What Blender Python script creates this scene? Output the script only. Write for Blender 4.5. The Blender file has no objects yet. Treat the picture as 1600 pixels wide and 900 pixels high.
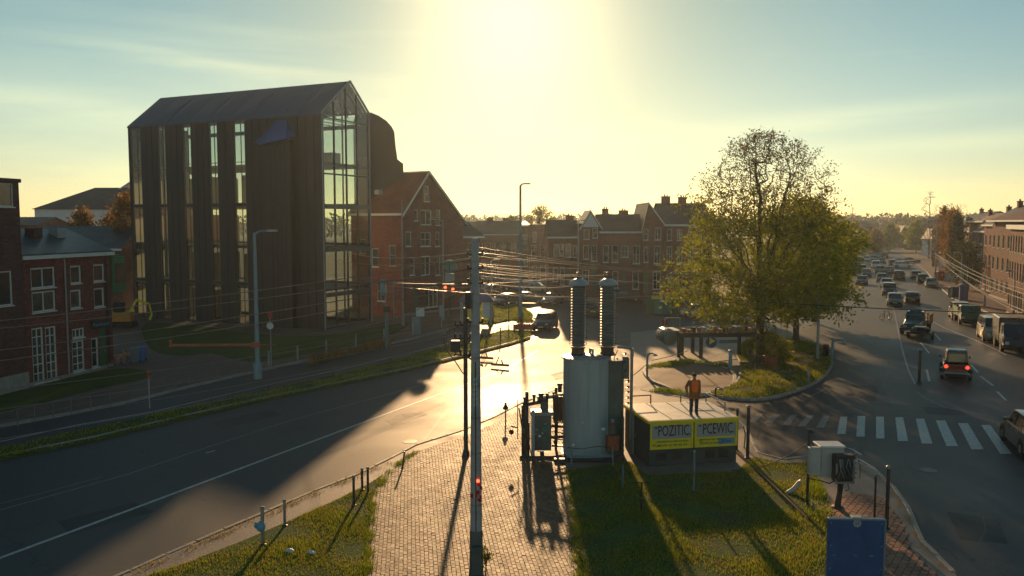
import bpy, math, random
import numpy as np
from mathutils import Vector, Matrix
from mathutils.geometry import tessellate_polygon

random.seed(7)
rng = np.random.default_rng(7)
SC = bpy.context.scene
COL = SC.collection
PI = math.pi
HAZE = 0.00028

# ------------------------------------------------------------------ camera
CAMZ = 10.0
F = 1300.0                                   # focal length in pixels of a 1600 wide picture
TH = math.atan(102 / 1300)
cam = bpy.data.cameras.new('camera')
cam.sensor_width = 36
cam.lens = F / 1600 * 36
cam.clip_start = 0.2
cam.clip_end = 9000
camo = bpy.data.objects.new('camera', cam)
camo.location = (0, 0, CAMZ)
camo.rotation_euler = (PI / 2 - TH, 0, 0)
COL.objects.link(camo)
SC.camera = camo

# ------------------------------------------------------------------ light
SUN_EL = math.radians(14.0)
SUN_AZ = 0.0                                  # the sun stands straight ahead of the camera
world = bpy.data.worlds.new('World')
SC.world = world
world.use_nodes = True
wn, wl = world.node_tree.nodes, world.node_tree.links
wn.clear()
w_out = wn.new('ShaderNodeOutputWorld')
w_bg = wn.new('ShaderNodeBackground')
w_sky = wn.new('ShaderNodeTexSky')
w_sky.sky_type = 'NISHITA'
w_sky.sun_disc = False
w_sky.sun_elevation = SUN_EL
w_sky.sun_rotation = SUN_AZ
w_sky.air_density = 1.0
w_sky.dust_density = 0.25
w_sky.ozone_density = 1.6
w_bg.inputs['Strength'].default_value = 0.061
# thin high cloud, stretched sideways, a little brighter than the clear sky
tc = wn.new('ShaderNodeTexCoord')
mp = wn.new('ShaderNodeMapping')
mp.inputs['Scale'].default_value = (1.1, 1.1, 9.0)
mp.inputs['Rotation'].default_value = (0.0, math.radians(5), 0)
mp.inputs['Location'].default_value = (3.1, 0.4, 0.25)
nz = wn.new('ShaderNodeTexNoise')
nz.inputs['Scale'].default_value = 1.9
nz.inputs['Detail'].default_value = 7
nz.inputs['Roughness'].default_value = 0.55
nz.inputs['Distortion'].default_value = 0.5
cr = wn.new('ShaderNodeValToRGB')
cr.color_ramp.elements[0].position = 0.50
cr.color_ramp.elements[1].position = 0.74
wl.new(tc.outputs['Generated'], mp.inputs['Vector'])
wl.new(mp.outputs['Vector'], nz.inputs['Vector'])
wl.new(nz.outputs['Fac'], cr.inputs['Fac'])
tint = wn.new('ShaderNodeMix'); tint.data_type = 'RGBA'; tint.blend_type = 'MULTIPLY'
tint.inputs[0].default_value = 1.0
SKY_TINT = (1.0, 1.40, 1.18, 1)
tint.inputs[7].default_value = SKY_TINT
wl.new(w_sky.outputs['Color'], tint.inputs[6])
clo = wn.new('ShaderNodeMix'); clo.data_type = 'RGBA'; clo.blend_type = 'MULTIPLY'
clo.inputs[7].default_value = (1.3, 1.16, 1.05, 1)
wl.new(cr.outputs['Color'], clo.inputs[0])
wl.new(tint.outputs[2], clo.inputs[6])
# the aureole of the sun: it falls off with the angle from the sun's direction
sund = Vector((math.sin(SUN_AZ) * math.cos(SUN_EL), math.cos(SUN_AZ) * math.cos(SUN_EL), math.sin(SUN_EL)))
dot = wn.new('ShaderNodeVectorMath'); dot.operation = 'DOT_PRODUCT'
dot.inputs[1].default_value = sund
nrm = wn.new('ShaderNodeVectorMath'); nrm.operation = 'NORMALIZE'
wl.new(tc.outputs['Generated'], nrm.inputs[0])
wl.new(nrm.outputs[0], dot.inputs[0])
def wmath(op, a, b=None, clamp=False):
    m = wn.new('ShaderNodeMath'); m.operation = op; m.use_clamp = clamp
    for i, v in enumerate((a, b)):
        if v is None: continue
        if isinstance(v, (int, float)): m.inputs[i].default_value = v
        else: wl.new(v, m.inputs[i])
    return m.outputs[0]
dd = wmath('MAXIMUM', dot.outputs['Value'], 0.0)
a1 = wmath('POWER', dd, 160.0)
a2 = wmath('POWER', dd, 14.0)
aur = wmath('ADD', wmath("MULTIPLY", a1, 14.0), wmath("MULTIPLY", a2, 1.1))
aurc = wn.new('ShaderNodeMix'); aurc.data_type = 'RGBA'; aurc.blend_type = 'MIX'
addn = wn.new('ShaderNodeVectorMath'); addn.operation = 'SCALE'
addn.inputs[0].default_value = (1.0, 0.74, 0.40)
wl.new(aur, addn.inputs['Scale'])
add2 = wn.new('ShaderNodeVectorMath'); add2.operation = 'ADD'
# a few long cirrus streaks, frayed by the same noise
sp_ = wn.new('ShaderNodeSeparateXYZ'); wl.new(nrm.outputs[0], sp_.inputs[0])
az_ = wmath('ARCTAN2', sp_.outputs['X'], sp_.outputs['Y'])
nz2 = wn.new('ShaderNodeTexNoise'); nz2.inputs['Scale'].default_value = 3.0; nz2.inputs['Detail'].default_value = 8; nz2.inputs['Roughness'].default_value = .6
mp2 = wn.new('ShaderNodeMapping'); mp2.inputs['Scale'].default_value = (2.0, 2.0, 22.0); mp2.inputs['Rotation'].default_value = (0, math.radians(4), 0)
wl.new(nrm.outputs[0], mp2.inputs['Vector']); wl.new(mp2.outputs[0], nz2.inputs['Vector'])
el_ = wmath('ADD', sp_.outputs['Z'], wmath('MULTIPLY', wmath('SUBTRACT', nz2.outputs['Fac'], .5), .022))
tot = None
for a0, wa, e0, we, tl, am in ((-.36,.11,.176,.0075,-.09,.75),(-.54,.13,.128,.014,-.05,.6),(.40,.17,.118,.011,.06,.5),(-.14,.10,.262,.010,-.16,.5),(.52,.14,.085,.010,.03,.45),(-2.4,.5,.2,.03,.05,.5),(1.9,.4,.3,.03,-.05,.5)):
    da = wmath('SUBTRACT', az_, a0); t1_ = wmath('POWER', wmath('ABSOLUTE', wmath('DIVIDE', da, wa)), 2.0)
    t2_ = wmath('POWER', wmath('ABSOLUTE', wmath('DIVIDE', wmath('SUBTRACT', wmath('SUBTRACT', el_, e0), wmath('MULTIPLY', da, tl)), we)), 2.0)
    g_ = wmath('MULTIPLY', wmath('EXPONENT', wmath('MULTIPLY', wmath('ADD', t1_, t2_), -1.0)), am)
    tot = g_ if tot is None else wmath('ADD', tot, g_)
strk = wn.new('ShaderNodeMix'); strk.data_type = 'RGBA'; strk.blend_type = 'MULTIPLY'; strk.inputs[7].default_value = (1.75, 1.36, 1.12, 1)
wl.new(wmath('MULTIPLY', tot, wmath('ADD', nz2.outputs['Fac'], .35), True), strk.inputs[0]); wl.new(clo.outputs[2], strk.inputs[6])
near = wn.new('ShaderNodeMix'); near.data_type = 'RGBA'; near.blend_type = 'MULTIPLY'
near.inputs[7].default_value = (0.80, 0.65, 0.56, 1)       # low sun reddens and dims the air around it
wl.new(wmath('POWER', dd, 22.0), near.inputs[0]); wl.new(strk.outputs[2], near.inputs[6])
wl.new(near.outputs[2], add2.inputs[0])
wl.new(addn.outputs[0], add2.inputs[1])
# warm dusty air low over the horizon all the way round
sep = wn.new('ShaderNodeSeparateXYZ'); wl.new(nrm.outputs[0], sep.inputs[0])
low = wmath('POWER', wmath('SUBTRACT', 1.0, wmath('ABSOLUTE', sep.outputs['Z']), True), 9.0)
warm = wn.new('ShaderNodeVectorMath'); warm.operation = 'SCALE'; warm.inputs[0].default_value = (6.9, 0.6, 0.5)
wl.new(low, warm.inputs['Scale'])
add3 = wn.new('ShaderNodeVectorMath'); add3.operation = 'ADD'
wl.new(add2.outputs[0], add3.inputs[0]); wl.new(warm.outputs[0], add3.inputs[1])
wl.new(add3.outputs[0], w_bg.inputs['Color'])
wl.new(w_bg.outputs[0], w_out.inputs['Surface'])

sun = bpy.data.lights.new('sun', 'SUN')
sun.energy = 4.6
sun.angle = math.radians(0.9)
sun.color = (1.0, 0.61, 0.29)
suno = bpy.data.objects.new('sun', sun)
suno.rotation_euler = (-sund).to_track_quat('-Z', 'Y').to_euler()
suno.location = (0, 40, 60)
COL.objects.link(suno)

SC.view_settings.view_transform = 'Standard'
SC.view_settings.look = 'None'
SC.view_settings.gamma = 1
SC.view_settings.exposure = 0.0
SC.cycles.max_bounces = 6
SC.cycles.volume_bounces = 1
SC.cycles.transparent_max_bounces = 16
SC.cycles.sample_clamp_indirect = 4.0

# ------------------------------------------------------------------ helpers
def ray(px, py):
    x = (px - 800) / F; y = (450 - py) / F
    return Vector((x, math.cos(TH) + y * math.sin(TH), -math.sin(TH) + y * math.cos(TH)))
def G(px, py, z=0.0):
    d = ray(px, py); t = (z - CAMZ) / d.z
    return Vector((d.x * t, d.y * t, z))
def P(px, py, dist):
    d = ray(px, py); t = dist / d.y
    return Vector((d.x * t, d.y * t, CAMZ + d.z * t))
def face_xy(O, u):
    """photo pixel -> (distance along the wall, height) on the upright wall through O along u"""
    n = Vector((-u[1], u[0]))
    def q(px, py):
        d = ray(px, py)
        t = (n.x * O[0] + n.y * O[1]) / (n.x * d.x + n.y * d.y)
        return ((d.x * t - O[0]) * u[0] + (d.y * t - O[1]) * u[1], CAMZ + d.z * t)
    return q

class MB:
    def __init__(s): s.v = []; s.f = []; s.m = []; s.cur = 0
    def add(s, vs, fs):
        b = len(s.v); s.v += [tuple(x) for x in vs]
        for f in fs: s.f.append([i + b for i in f]); s.m.append(s.cur)
        return s
    def box(s, x0, x1, y0, y1, z0, z1):
        return s.add([(x0,y0,z0),(x1,y0,z0),(x1,y1,z0),(x0,y1,z0),(x0,y0,z1),(x1,y0,z1),(x1,y1,z1),(x0,y1,z1)],
              [(0,3,2,1),(4,5,6,7),(0,1,5,4),(1,2,6,5),(2,3,7,6),(3,0,4,7)])
    def bbox(s, x0, x1, y0, y1, z0, z1, b=0.03):
        """box with chamfered upright edges and top"""
        out = [(x0+b,y0),(x1-b,y0),(x1,y0+b),(x1,y1-b),(x1-b,y1),(x0+b,y1),(x0,y1-b),(x0,y0+b)]
        cx, cy = (x0+x1)/2, (y0+y1)/2
        ins = [(cx+(x-cx)*(1-2*b/max(x1-x0,.01)), cy+(y-cy)*(1-2*b/max(y1-y0,.01))) for x, y in out]
        vs = [(x,y,z0) for x,y in out]+[(x,y,z1-b) for x,y in out]+[(x,y,z1) for x,y in ins]
        fs = [(i,(i+1)%8,8+(i+1)%8,8+i) for i in range(8)]+[(8+i,8+(i+1)%8,16+(i+1)%8,16+i) for i in range(8)]
        fs += [tuple(range(16,24)), tuple(range(7,-1,-1))]
        return s.add(vs, fs)
    def tube(s, p, q, r1, r2=None, n=8, caps=True):
        p, q = Vector(p), Vector(q); r2 = r1 if r2 is None else r2
        d = q - p
        if d.length < 1e-6: return s
        d.normalize()
        a = d.orthogonal().normalized(); b = d.cross(a)
        vs = []
        for c, r in ((p, r1), (q, r2)):
            for k in range(n):
                t = 2*PI*k/n; vs.append(c + a*(r*math.cos(t)) + b*(r*math.sin(t)))
        fs = [(k,(k+1)%n,n+(k+1)%n,n+k) for k in range(n)]
        if caps: fs += [tuple(range(n-1,-1,-1)), tuple(range(n,2*n))]
        return s.add(vs, fs)
    def path(s, pts, r, n=6):
        for i in range(len(pts)-1):
            r1 = r[i] if isinstance(r,(list,tuple)) else r
            r2 = r[i+1] if isinstance(r,(list,tuple)) else r
            s.tube(pts[i], pts[i+1], r1, r2, n)
        return s
    def sweep(s, pts, r, n=6):
        pts = [Vector(p) for p in pts]; base = len(s.v); N = len(pts)
        prev = None
        for i, p in enumerate(pts):
            d = (pts[min(i+1,N-1)] - pts[max(i-1,0)]).normalized()
            a = d.orthogonal().normalized() if prev is None else (prev - d*prev.dot(d)).normalized()
            prev = a; b = d.cross(a); rr = r[i] if isinstance(r,(list,tuple)) else r
            for k in range(n):
                t = 2*PI*k/n; s.v.append(tuple(p + a*(rr*math.cos(t)) + b*(rr*math.sin(t))))
        for i in range(N-1):
            for k in range(n):
                s.f.append([base+i*n+k, base+i*n+(k+1)%n, base+(i+1)*n+(k+1)%n, base+(i+1)*n+k]); s.m.append(s.cur)
        s.f.append([base+k for k in range(n-1,-1,-1)]); s.m.append(s.cur)
        s.f.append([base+(N-1)*n+k for k in range(n)]); s.m.append(s.cur)
        return s
    def lathe(s, prof, n=16, c=(0,0,0), sx=1.0, sy=1.0):
        vs = []
        for r, z in prof:
            for k in range(n):
                t = 2*PI*k/n; vs.append((c[0]+r*sx*math.cos(t), c[1]+r*sy*math.sin(t), c[2]+z))
        m = len(prof)
        fs = [(i*n+k, i*n+(k+1)%n, (i+1)*n+(k+1)%n, (i+1)*n+k) for i in range(m-1) for k in range(n)]
        fs += [tuple(range(n-1,-1,-1)), tuple((m-1)*n+k for k in range(n))]
        return s.add(vs, fs)
    def prism(s, poly, z0, z1, bottom=True):
        n = len(poly)
        ar = sum(poly[i][0]*poly[(i+1)%n][1]-poly[(i+1)%n][0]*poly[i][1] for i in range(n))
        if ar < 0: poly = poly[::-1]
        vs = [(p[0],p[1],z0) for p in poly]+[(p[0],p[1],z1) for p in poly]
        tri = tessellate_polygon([[Vector((p[0],p[1],0)) for p in poly]])
        fs = [(i,(i+1)%n,n+(i+1)%n,n+i) for i in range(n)]
        for t in tri:
            a,b,c = (Vector(poly[k][:2]) for k in t)
            t = tuple(t) if (b-a).cross(c-a) > 0 else tuple(reversed(t))
            fs.append(tuple(n+k for k in t))
            if bottom: fs.append(tuple(reversed(t)))
        return s.add(vs, fs)
    def extr(s, poly, y0, y1):
        """outline in (x,z), pushed from y0 to y1"""
        n = len(poly)
        vs = [(p[0],y0,p[1]) for p in poly]+[(p[0],y1,p[1]) for p in poly]
        tri = tessellate_polygon([[Vector((p[0],p[1],0)) for p in poly]])
        fs = [(i,(i+1)%n,n+(i+1)%n,n+i) for i in range(n)]
        for t in tri: fs.append(tuple(t)); fs.append(tuple(n+k for k in reversed(t)))
        return s.add(vs, fs)
    def extx(s, poly, x0, x1):
        """outline in (y,z), pushed from x0 to x1"""
        n = len(poly)
        vs = [(x0,p[0],p[1]) for p in poly]+[(x1,p[0],p[1]) for p in poly]
        tri = tessellate_polygon([[Vector((p[0],p[1],0)) for p in poly]])
        fs = [(i,(i+1)%n,n+(i+1)%n,n+i) for i in range(n)]
        for t in tri: fs.append(tuple(t)); fs.append(tuple(n+k for k in reversed(t)))
        return s.add(vs, fs)
    def wall(s, poly, holes, y=0.0, rev=0.14, tf=None):
        """upright wall face in (x,z) with real openings and reveals going inwards (+y)"""
        loops = [poly] + [[(a,c),(b,c),(b,d),(a,d)] for a,b,c,d in holes]
        flat = [p for l in loops for p in l]
        tri = tessellate_polygon([[Vector((p[0],p[1],0)) for p in l] for l in loops])
        vs = [(p[0],y,p[1]) for p in flat]
        fs = []
        for t in tri:
            a,b,c = (Vector(flat[k]) for k in t)
            fs.append(tuple(t) if (b-a).cross(c-a) > 0 else tuple(reversed(t)))
        for a,b,c,d in holes:
            k = len(vs)
            vs += [(a,y,c),(b,y,c),(b,y,d),(a,y,d),(a,y+rev,c),(b,y+rev,c),(b,y+rev,d),(a,y+rev,d)]
            fs += [(k,k+1,k+5,k+4),(k+1,k+2,k+6,k+5),(k+2,k+3,k+7,k+6),(k+3,k,k+4,k+7)]
        if tf: vs = [tf(v) for v in vs]
        return s.add(vs, fs)
    def obj(s, name, mat, parent=None, label=None, smooth=False, kind=None):
        me = bpy.data.meshes.new(name)
        me.from_pydata(s.v, [], s.f)
        mats = mat if isinstance(mat, (list, tuple)) else [mat]
        for m in mats: me.materials.append(m)
        if len(mats) > 1: me.polygons.foreach_set('material_index', s.m)
        if smooth:
            me.polygons.foreach_set('use_smooth', [True]*len(me.polygons))
            try: me.set_sharp_from_angle(angle=math.radians(35))
            except Exception: pass
        me.update()
        o = bpy.data.objects.new(name, me)
        COL.objects.link(o)
        if parent: o.parent = parent
        if label: o['label'] = label
        if kind: o['kind'] = kind
        return o

def tag(o, label, cat, group=None):
    o['label'] = label; o['category'] = cat
    if group: o['group'] = group
    return o
def thing(name, label, cat, loc=(0,0,0), rz=0.0, group=None):
    o = bpy.data.objects.new(name, None)
    COL.objects.link(o); o.location = loc; o.rotation_euler = (0,0,rz)
    o.empty_display_size = 0.3
    return tag(o, label, cat, group)
def copy_tree(o, loc=None, rz=None, label=None, group=None, scale=None):
    def rec(a, par):
        c = a.copy(); COL.objects.link(c); c.parent = par
        for ch in a.children: rec(ch, c)
        return c
    c = rec(o, None)
    if loc is not None: c.location = loc
    if rz is not None: c.rotation_euler = (0,0,rz)
    if scale is not None: c.scale = (scale,)*3 if not isinstance(scale, tuple) else scale
    if label: c['label'] = label
    if group: c['group'] = group
    return c
def np_obj(name, V, Fc, mat, parent=None, kind=None, smooth=False):
    """fast mesh from numpy arrays; Fc is (n,3) or (n,4)"""
    me = bpy.data.meshes.new(name)
    k = Fc.shape[1]; n = len(Fc)
    me.vertices.add(len(V)); me.vertices.foreach_set('co', V.astype(np.float32).ravel())
    me.loops.add(n*k); me.loops.foreach_set('vertex_index', Fc.astype(np.int32).ravel())
    me.polygons.add(n); me.polygons.foreach_set('loop_start', np.arange(0, n*k, k, dtype=np.int32))
    me.update(calc_edges=True)
    me.polygons.foreach_set('use_smooth', np.zeros(n, dtype=bool))
    me.materials.append(mat)
    o = bpy.data.objects.new(name, me); COL.objects.link(o)
    if parent: o.parent = parent
    if kind: o['kind'] = kind
    return o

# ------------------------------------------------------------------ materials
def newmat(name):
    m = bpy.data.materials.new(name); m.use_nodes = True
    nt = m.node_tree; nt.nodes.clear()
    out = nt.nodes.new('ShaderNodeOutputMaterial')
    return m, nt.nodes, nt.links, out
def ramp(n, stops):
    r = n.new('ShaderNodeValToRGB'); e = r.color_ramp.elements
    e[0].position, e[0].color = stops[0][0], (*stops[0][1], 1)
    e[1].position, e[1].color = stops[-1][0], (*stops[-1][1], 1)
    for p, c in stops[1:-1]:
        x = e.new(p); x.color = (*c, 1)
    return r
def mulc(c, k): return tuple(min(1, x*k) for x in c)
def PM(name, col, rough=0.6, metal=0.0, var=0.25, scale=2.0, bump=0.15, bscale=None, spec=0.5, coat=0.0, bd=0.02, stretch=None):
    """painted / plain surface: two scales of mottling, uneven gloss, fine relief"""
    m, n, l, out = newmat(name)
    b = n.new('ShaderNodeBsdfPrincipled')
    t = n.new('ShaderNodeTexCoord')
    z1 = n.new('ShaderNodeTexNoise'); z1.inputs['Scale'].default_value = scale; z1.inputs['Detail'].default_value = 6; z1.inputs['Roughness'].default_value = 0.65
    if stretch:
        mp_ = n.new('ShaderNodeMapping'); mp_.inputs['Scale'].default_value = (1,1,stretch); l.new(t.outputs['Object'], mp_.inputs['Vector']); l.new(mp_.outputs[0], z1.inputs['Vector'])
    else: l.new(t.outputs['Object'], z1.inputs['Vector'])
    r = ramp(n, [(0.28, mulc(col, 1-var)), (0.72, mulc(col, 1+var*0.8))])
    l.new(z1.outputs['Fac'], r.inputs['Fac']); l.new(r.outputs['Color'], b.inputs['Base Color'])
    mr = n.new('ShaderNodeMapRange'); mr.inputs['To Min'].default_value = max(0.02, rough-0.12); mr.inputs['To Max'].default_value = min(1, rough+0.15)
    l.new(z1.outputs['Fac'], mr.inputs['Value']); l.new(mr.outputs['Result'], b.inputs['Roughness'])
    b.inputs['Metallic'].default_value = metal
    b.inputs['Specular IOR Level'].default_value = spec
    b.inputs['Coat Weight'].default_value = coat
    b.inputs['Coat Roughness'].default_value = 0.08
    if bump > 0:
        z2 = n.new('ShaderNodeTexNoise'); z2.inputs['Scale'].default_value = bscale or scale*12; z2.inputs['Detail'].default_value = 4
        l.new(t.outputs['Object'], z2.inputs['Vector'])
        bp = n.new('ShaderNodeBump'); bp.inputs['Strength'].default_value = bump; bp.inputs['Distance'].default_value = bd
        l.new(z2.outputs['Fac'], bp.inputs['Height']); l.new(bp.outputs[0], b.inputs['Normal'])
    l.new(b.outputs[0], out.inputs['Surface'])
    return m
def BRICK(name, col, mortar=(0.16,0.14,0.125), bw=0.22, bh=0.07, var=0.35, bump=0.6):
    m, n, l, out = newmat(name)
    b = n.new('ShaderNodeBsdfPrincipled'); b.inputs['Roughness'].default_value = 0.85; b.inputs['Specular IOR Level'].default_value = 0.2
    t = n.new('ShaderNodeTexCoord'); sx = n.new('ShaderNodeSeparateXYZ'); cx = n.new('ShaderNodeCombineXYZ')
    ad = n.new('ShaderNodeMath'); ad.operation = 'ADD'
    l.new(t.outputs['Object'], sx.inputs[0]); l.new(sx.outputs[0], ad.inputs[0]); l.new(sx.outputs[1], ad.inputs[1])
    l.new(ad.outputs[0], cx.inputs[0]); l.new(sx.outputs[2], cx.inputs[1])
    br = n.new('ShaderNodeTexBrick')
    br.inputs['Scale'].default_value = 1; br.inputs['Brick Width'].default_value = bw; br.inputs['Row Height'].default_value = bh
    br.inputs['Mortar Size'].default_value = 0.007; br.inputs['Color1'].default_value = (*mulc(col,1+var),1); br.inputs['Color2'].default_value = (*mulc(col,1-var),1)
    br.inputs['Mortar'].default_value = (*mortar,1); br.inputs['Mortar Smooth'].default_value = 0.3
    l.new(cx.outputs[0], br.inputs['Vector'])
    z = n.new('ShaderNodeTexNoise'); z.inputs['Scale'].default_value = 0.7; z.inputs['Detail'].default_value = 7; z.inputs['Roughness'].default_value = .7
    l.new(t.outputs['Object'], z.inputs['Vector'])
    r = ramp(n, [(0.3, (0.6,0.6,0.62)), (0.7, (1.2,1.15,1.1))])
    l.new(z.outputs['Fac'], r.inputs['Fac'])
    mx = n.new('ShaderNodeMix'); mx.data_type = 'RGBA'; mx.blend_type = 'MULTIPLY'; mx.inputs[0].default_value = 1
    l.new(br.outputs['Color'], mx.inputs[6]); l.new(r.outputs['Color'], mx.inputs[7]); l.new(mx.outputs[2], b.inputs['Base Color'])
    bp = n.new('ShaderNodeBump'); bp.inputs['Strength'].default_value = bump; bp.inputs['Distance'].default_value = 0.01; bp.invert = True
    l.new(br.outputs['Fac'], bp.inputs['Height']); l.new(bp.outputs[0], b.inputs['Normal'])
    l.new(b.outputs[0], out.inputs['Surface'])
    return m
def LEAF(name, c1, c2, trans=0.5):
    m, n, l, out = newmat(name)
    g = n.new('ShaderNodeNewGeometry')
    z = n.new('ShaderNodeTexNoise'); z.inputs['Scale'].default_value = 0.8; z.inputs['Detail'].default_value = 3
    t = n.new('ShaderNodeTexCoord'); l.new(t.outputs['Object'], z.inputs['Vector'])
    mm = n.new('ShaderNodeMath'); mm.operation = 'MULTIPLY_ADD'; mm.inputs[1].default_value = 0.55; 
    l.new(g.outputs['Random Per Island'], mm.inputs[0])
    m3 = n.new('ShaderNodeMath'); m3.operation = 'MULTIPLY'; m3.inputs[1].default_value = 0.5
    l.new(z.outputs['Fac'], m3.inputs[0]); l.new(m3.outputs[0], mm.inputs[2])
    r = ramp(n, [(0.1, c1), (0.9, c2)])
    l.new(mm.outputs[0], r.inputs['Fac'])
    d = n.new('ShaderNodeBsdfPrincipled'); d.inputs['Roughness'].default_value = 0.55; d.inputs['Specular IOR Level'].default_value = 0.3
    tr = n.new('ShaderNodeBsdfTranslucent'); mx = n.new('ShaderNodeMixShader'); mx.inputs[0].default_value = trans
    warm = n.new('ShaderNodeMix'); warm.data_type = 'RGBA'; warm.blend_type = 'MULTIPLY'; warm.inputs[0].default_value = 1; warm.inputs[7].default_value = (1.9,1.7,0.7,1)
    l.new(r.outputs['Color'], d.inputs['Base Color']); l.new(r.outputs['Color'], warm.inputs[6]); l.new(warm.outputs[2], tr.inputs['Color'])
    l.new(d.outputs[0], mx.inputs[1]); l.new(tr.outputs[0], mx.inputs[2]); l.new(mx.outputs[0], out.inputs['Surface'])
    return m
def GLASS(name, tint=(0.8,0.9,0.88), refl=1.0, trans=0.85):
    """thin clear pane: see-through with a real Fresnel reflection"""
    m, n, l, out = newmat(name)
    tr = n.new('ShaderNodeBsdfTransparent'); tr.inputs['Color'].default_value = (*mulc(tint, trans), 1)
    gl = n.new('ShaderNodeBsdfGlossy'); gl.inputs['Roughness'].default_value = 0.03; gl.inputs['Color'].default_value = (0.9,0.95,0.95,1)
    fr = n.new('ShaderNodeFresnel'); fr.inputs['IOR'].default_value = 1.75
    mx = n.new('ShaderNodeMixShader')
    l.new(fr.outputs[0], mx.inputs[0]); l.new(tr.outputs[0], mx.inputs[1]); l.new(gl.outputs[0], mx.inputs[2])
    l.new(mx.outputs[0], out.inputs['Surface'])
    return m
def EMIT(name, col, s):
    m, n, l, out = newmat(name)
    b = n.new('ShaderNodeBsdfPrincipled'); b.inputs['Base Color'].default_value = (*mulc(col,.5),1)
    b.inputs['Emission Color'].default_value = (*col,1); b.inputs['Emission Strength'].default_value = s
    l.new(b.outputs[0], out.inputs['Surface'])
    return m
def GROUND(name, cols, scale=0.4, rough=(0.5,0.8), bump=0.3, bscale=30, cracks=0.0, spec=0.5, bd=0.02, fine=18.0):
    """ground: broad patches, fine grain, optional cracks"""
    m, n, l, out = newmat(name)
    b = n.new('ShaderNodeBsdfPrincipled'); b.inputs['Specular IOR Level'].default_value = spec
    t = n.new('ShaderNodeTexCoord')
    z = n.new('ShaderNodeTexNoise'); z.inputs['Scale'].default_value = scale; z.inputs['Detail'].default_value = 8; z.inputs['Roughness'].default_value = .62; z.inputs['Distortion'].default_value = .4
    l.new(t.outputs['Object'], z.inputs['Vector'])
    k = len(cols); r = ramp(n, [(0.3+0.4*i/(k-1), c) for i, c in enumerate(cols)])
    l.new(z.outputs['Fac'], r.inputs['Fac'])
    z2 = n.new('ShaderNodeTexNoise'); z2.inputs['Scale'].default_value = fine; z2.inputs['Detail'].default_value = 5; z2.inputs['Roughness'].default_value = .75
    l.new(t.outputs['Object'], z2.inputs['Vector'])
    r2 = ramp(n, [(0.3,(0.68,0.68,0.7)), (0.7,(1.3,1.28,1.25))]); l.new(z2.outputs['Fac'], r2.inputs['Fac'])
    mx = n.new('ShaderNodeMix'); mx.data_type = 'RGBA'; mx.blend_type = 'MULTIPLY'; mx.inputs[0].default_value = 1
    l.new(r.outputs['Color'], mx.inputs[6]); l.new(r2.outputs['Color'], mx.inputs[7])
    last = mx.outputs[2]
    if cracks > 0:
        dz = n.new('ShaderNodeTexNoise'); dz.inputs['Scale'].default_value = 1.2; dz.inputs['Detail'].default_value = 5
        l.new(t.outputs['Object'], dz.inputs['Vector'])
        va = n.new('ShaderNodeVectorMath'); va.operation = 'MULTIPLY_ADD'; va.inputs[1].default_value = (1.6,1.6,1.6)
        l.new(dz.outputs['Color'], va.inputs[0]); l.new(t.outputs['Object'], va.inputs[2])
        vo = n.new('ShaderNodeTexVoronoi'); vo.feature = 'DISTANCE_TO_EDGE'; vo.inputs['Scale'].default_value = 0.16
        l.new(va.outputs[0], vo.inputs['Vector'])
        cr_ = ramp(n, [(0.0,(1-cracks,)*3), (0.006,(1,1,1))]); l.new(vo.outputs['Distance'], cr_.inputs['Fac'])
        m2 = n.new('ShaderNodeMix'); m2.data_type = 'RGBA'; m2.blend_type = 'MULTIPLY'; m2.inputs[0].default_value = 1
        l.new(last, m2.inputs[6]); l.new(cr_.outputs['Color'], m2.inputs[7]); last = m2.outputs[2]
    l.new(last, b.inputs['Base Color'])
    mr = n.new('ShaderNodeMapRange'); mr.inputs['From Min'].default_value = .3; mr.inputs['From Max'].default_value = .7
    mr.inputs['To Min'].default_value = rough[0]; mr.inputs['To Max'].default_value = rough[1]
    l.new(z.outputs['Fac'], mr.inputs['Value']); l.new(mr.outputs['Result'], b.inputs['Roughness'])
    z3 = n.new('ShaderNodeTexNoise'); z3.inputs['Scale'].default_value = bscale; z3.inputs['Detail'].default_value = 4
    l.new(t.outputs['Object'], z3.inputs['Vector'])
    bp = n.new('ShaderNodeBump'); bp.inputs['Strength'].default_value = bump; bp.inputs['Distance'].default_value = bd
    l.new(z3.outputs['Fac'], bp.inputs['Height']); l.new(bp.outputs[0], b.inputs['Normal'])
    l.new(b.outputs[0], out.inputs['Surface'])
    return m
def STRIPE(name, c1, c2, width=0.25, axis=0, rough=0.5, metal=0.0, bump=0.5):
    """ribbed sheet: seams run along one local axis"""
    m, n, l, out = newmat(name)
    b = n.new('ShaderNodeBsdfPrincipled'); b.inputs['Roughness'].default_value = rough; b.inputs['Metallic'].default_value = metal; b.inputs['Specular IOR Level'].default_value = 0.15
    t = n.new('ShaderNodeTexCoord'); w = n.new('ShaderNodeTexWave'); w.bands_direction = 'XYZ'[axis] if axis < 3 else 'DIAGONAL'
    w.inputs['Scale'].default_value = 1/(width*3.18); w.inputs['Distortion'].default_value = 0.3; w.inputs['Detail Scale'].default_value = .4
    l.new(t.outputs['Object'], w.inputs['Vector'])
    z = n.new('ShaderNodeTexNoise'); z.inputs['Scale'].default_value = .9; z.inputs['Detail'].default_value = 6
    l.new(t.outputs['Object'], z.inputs['Vector'])
    r = ramp(n, [(0.3,c1),(0.7,c2)]); l.new(z.outputs['Fac'], r.inputs['Fac']); l.new(r.outputs['Color'], b.inputs['Base Color'])
    bp = n.new('ShaderNodeBump'); bp.inputs['Strength'].default_value = bump; bp.inputs['Distance'].default_value = 0.03
    l.new(w.outputs['Fac'], bp.inputs['Height']); l.new(bp.outputs[0], b.inputs['Normal'])
    l.new(b.outputs[0], out.inputs['Surface'])
    return m

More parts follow.
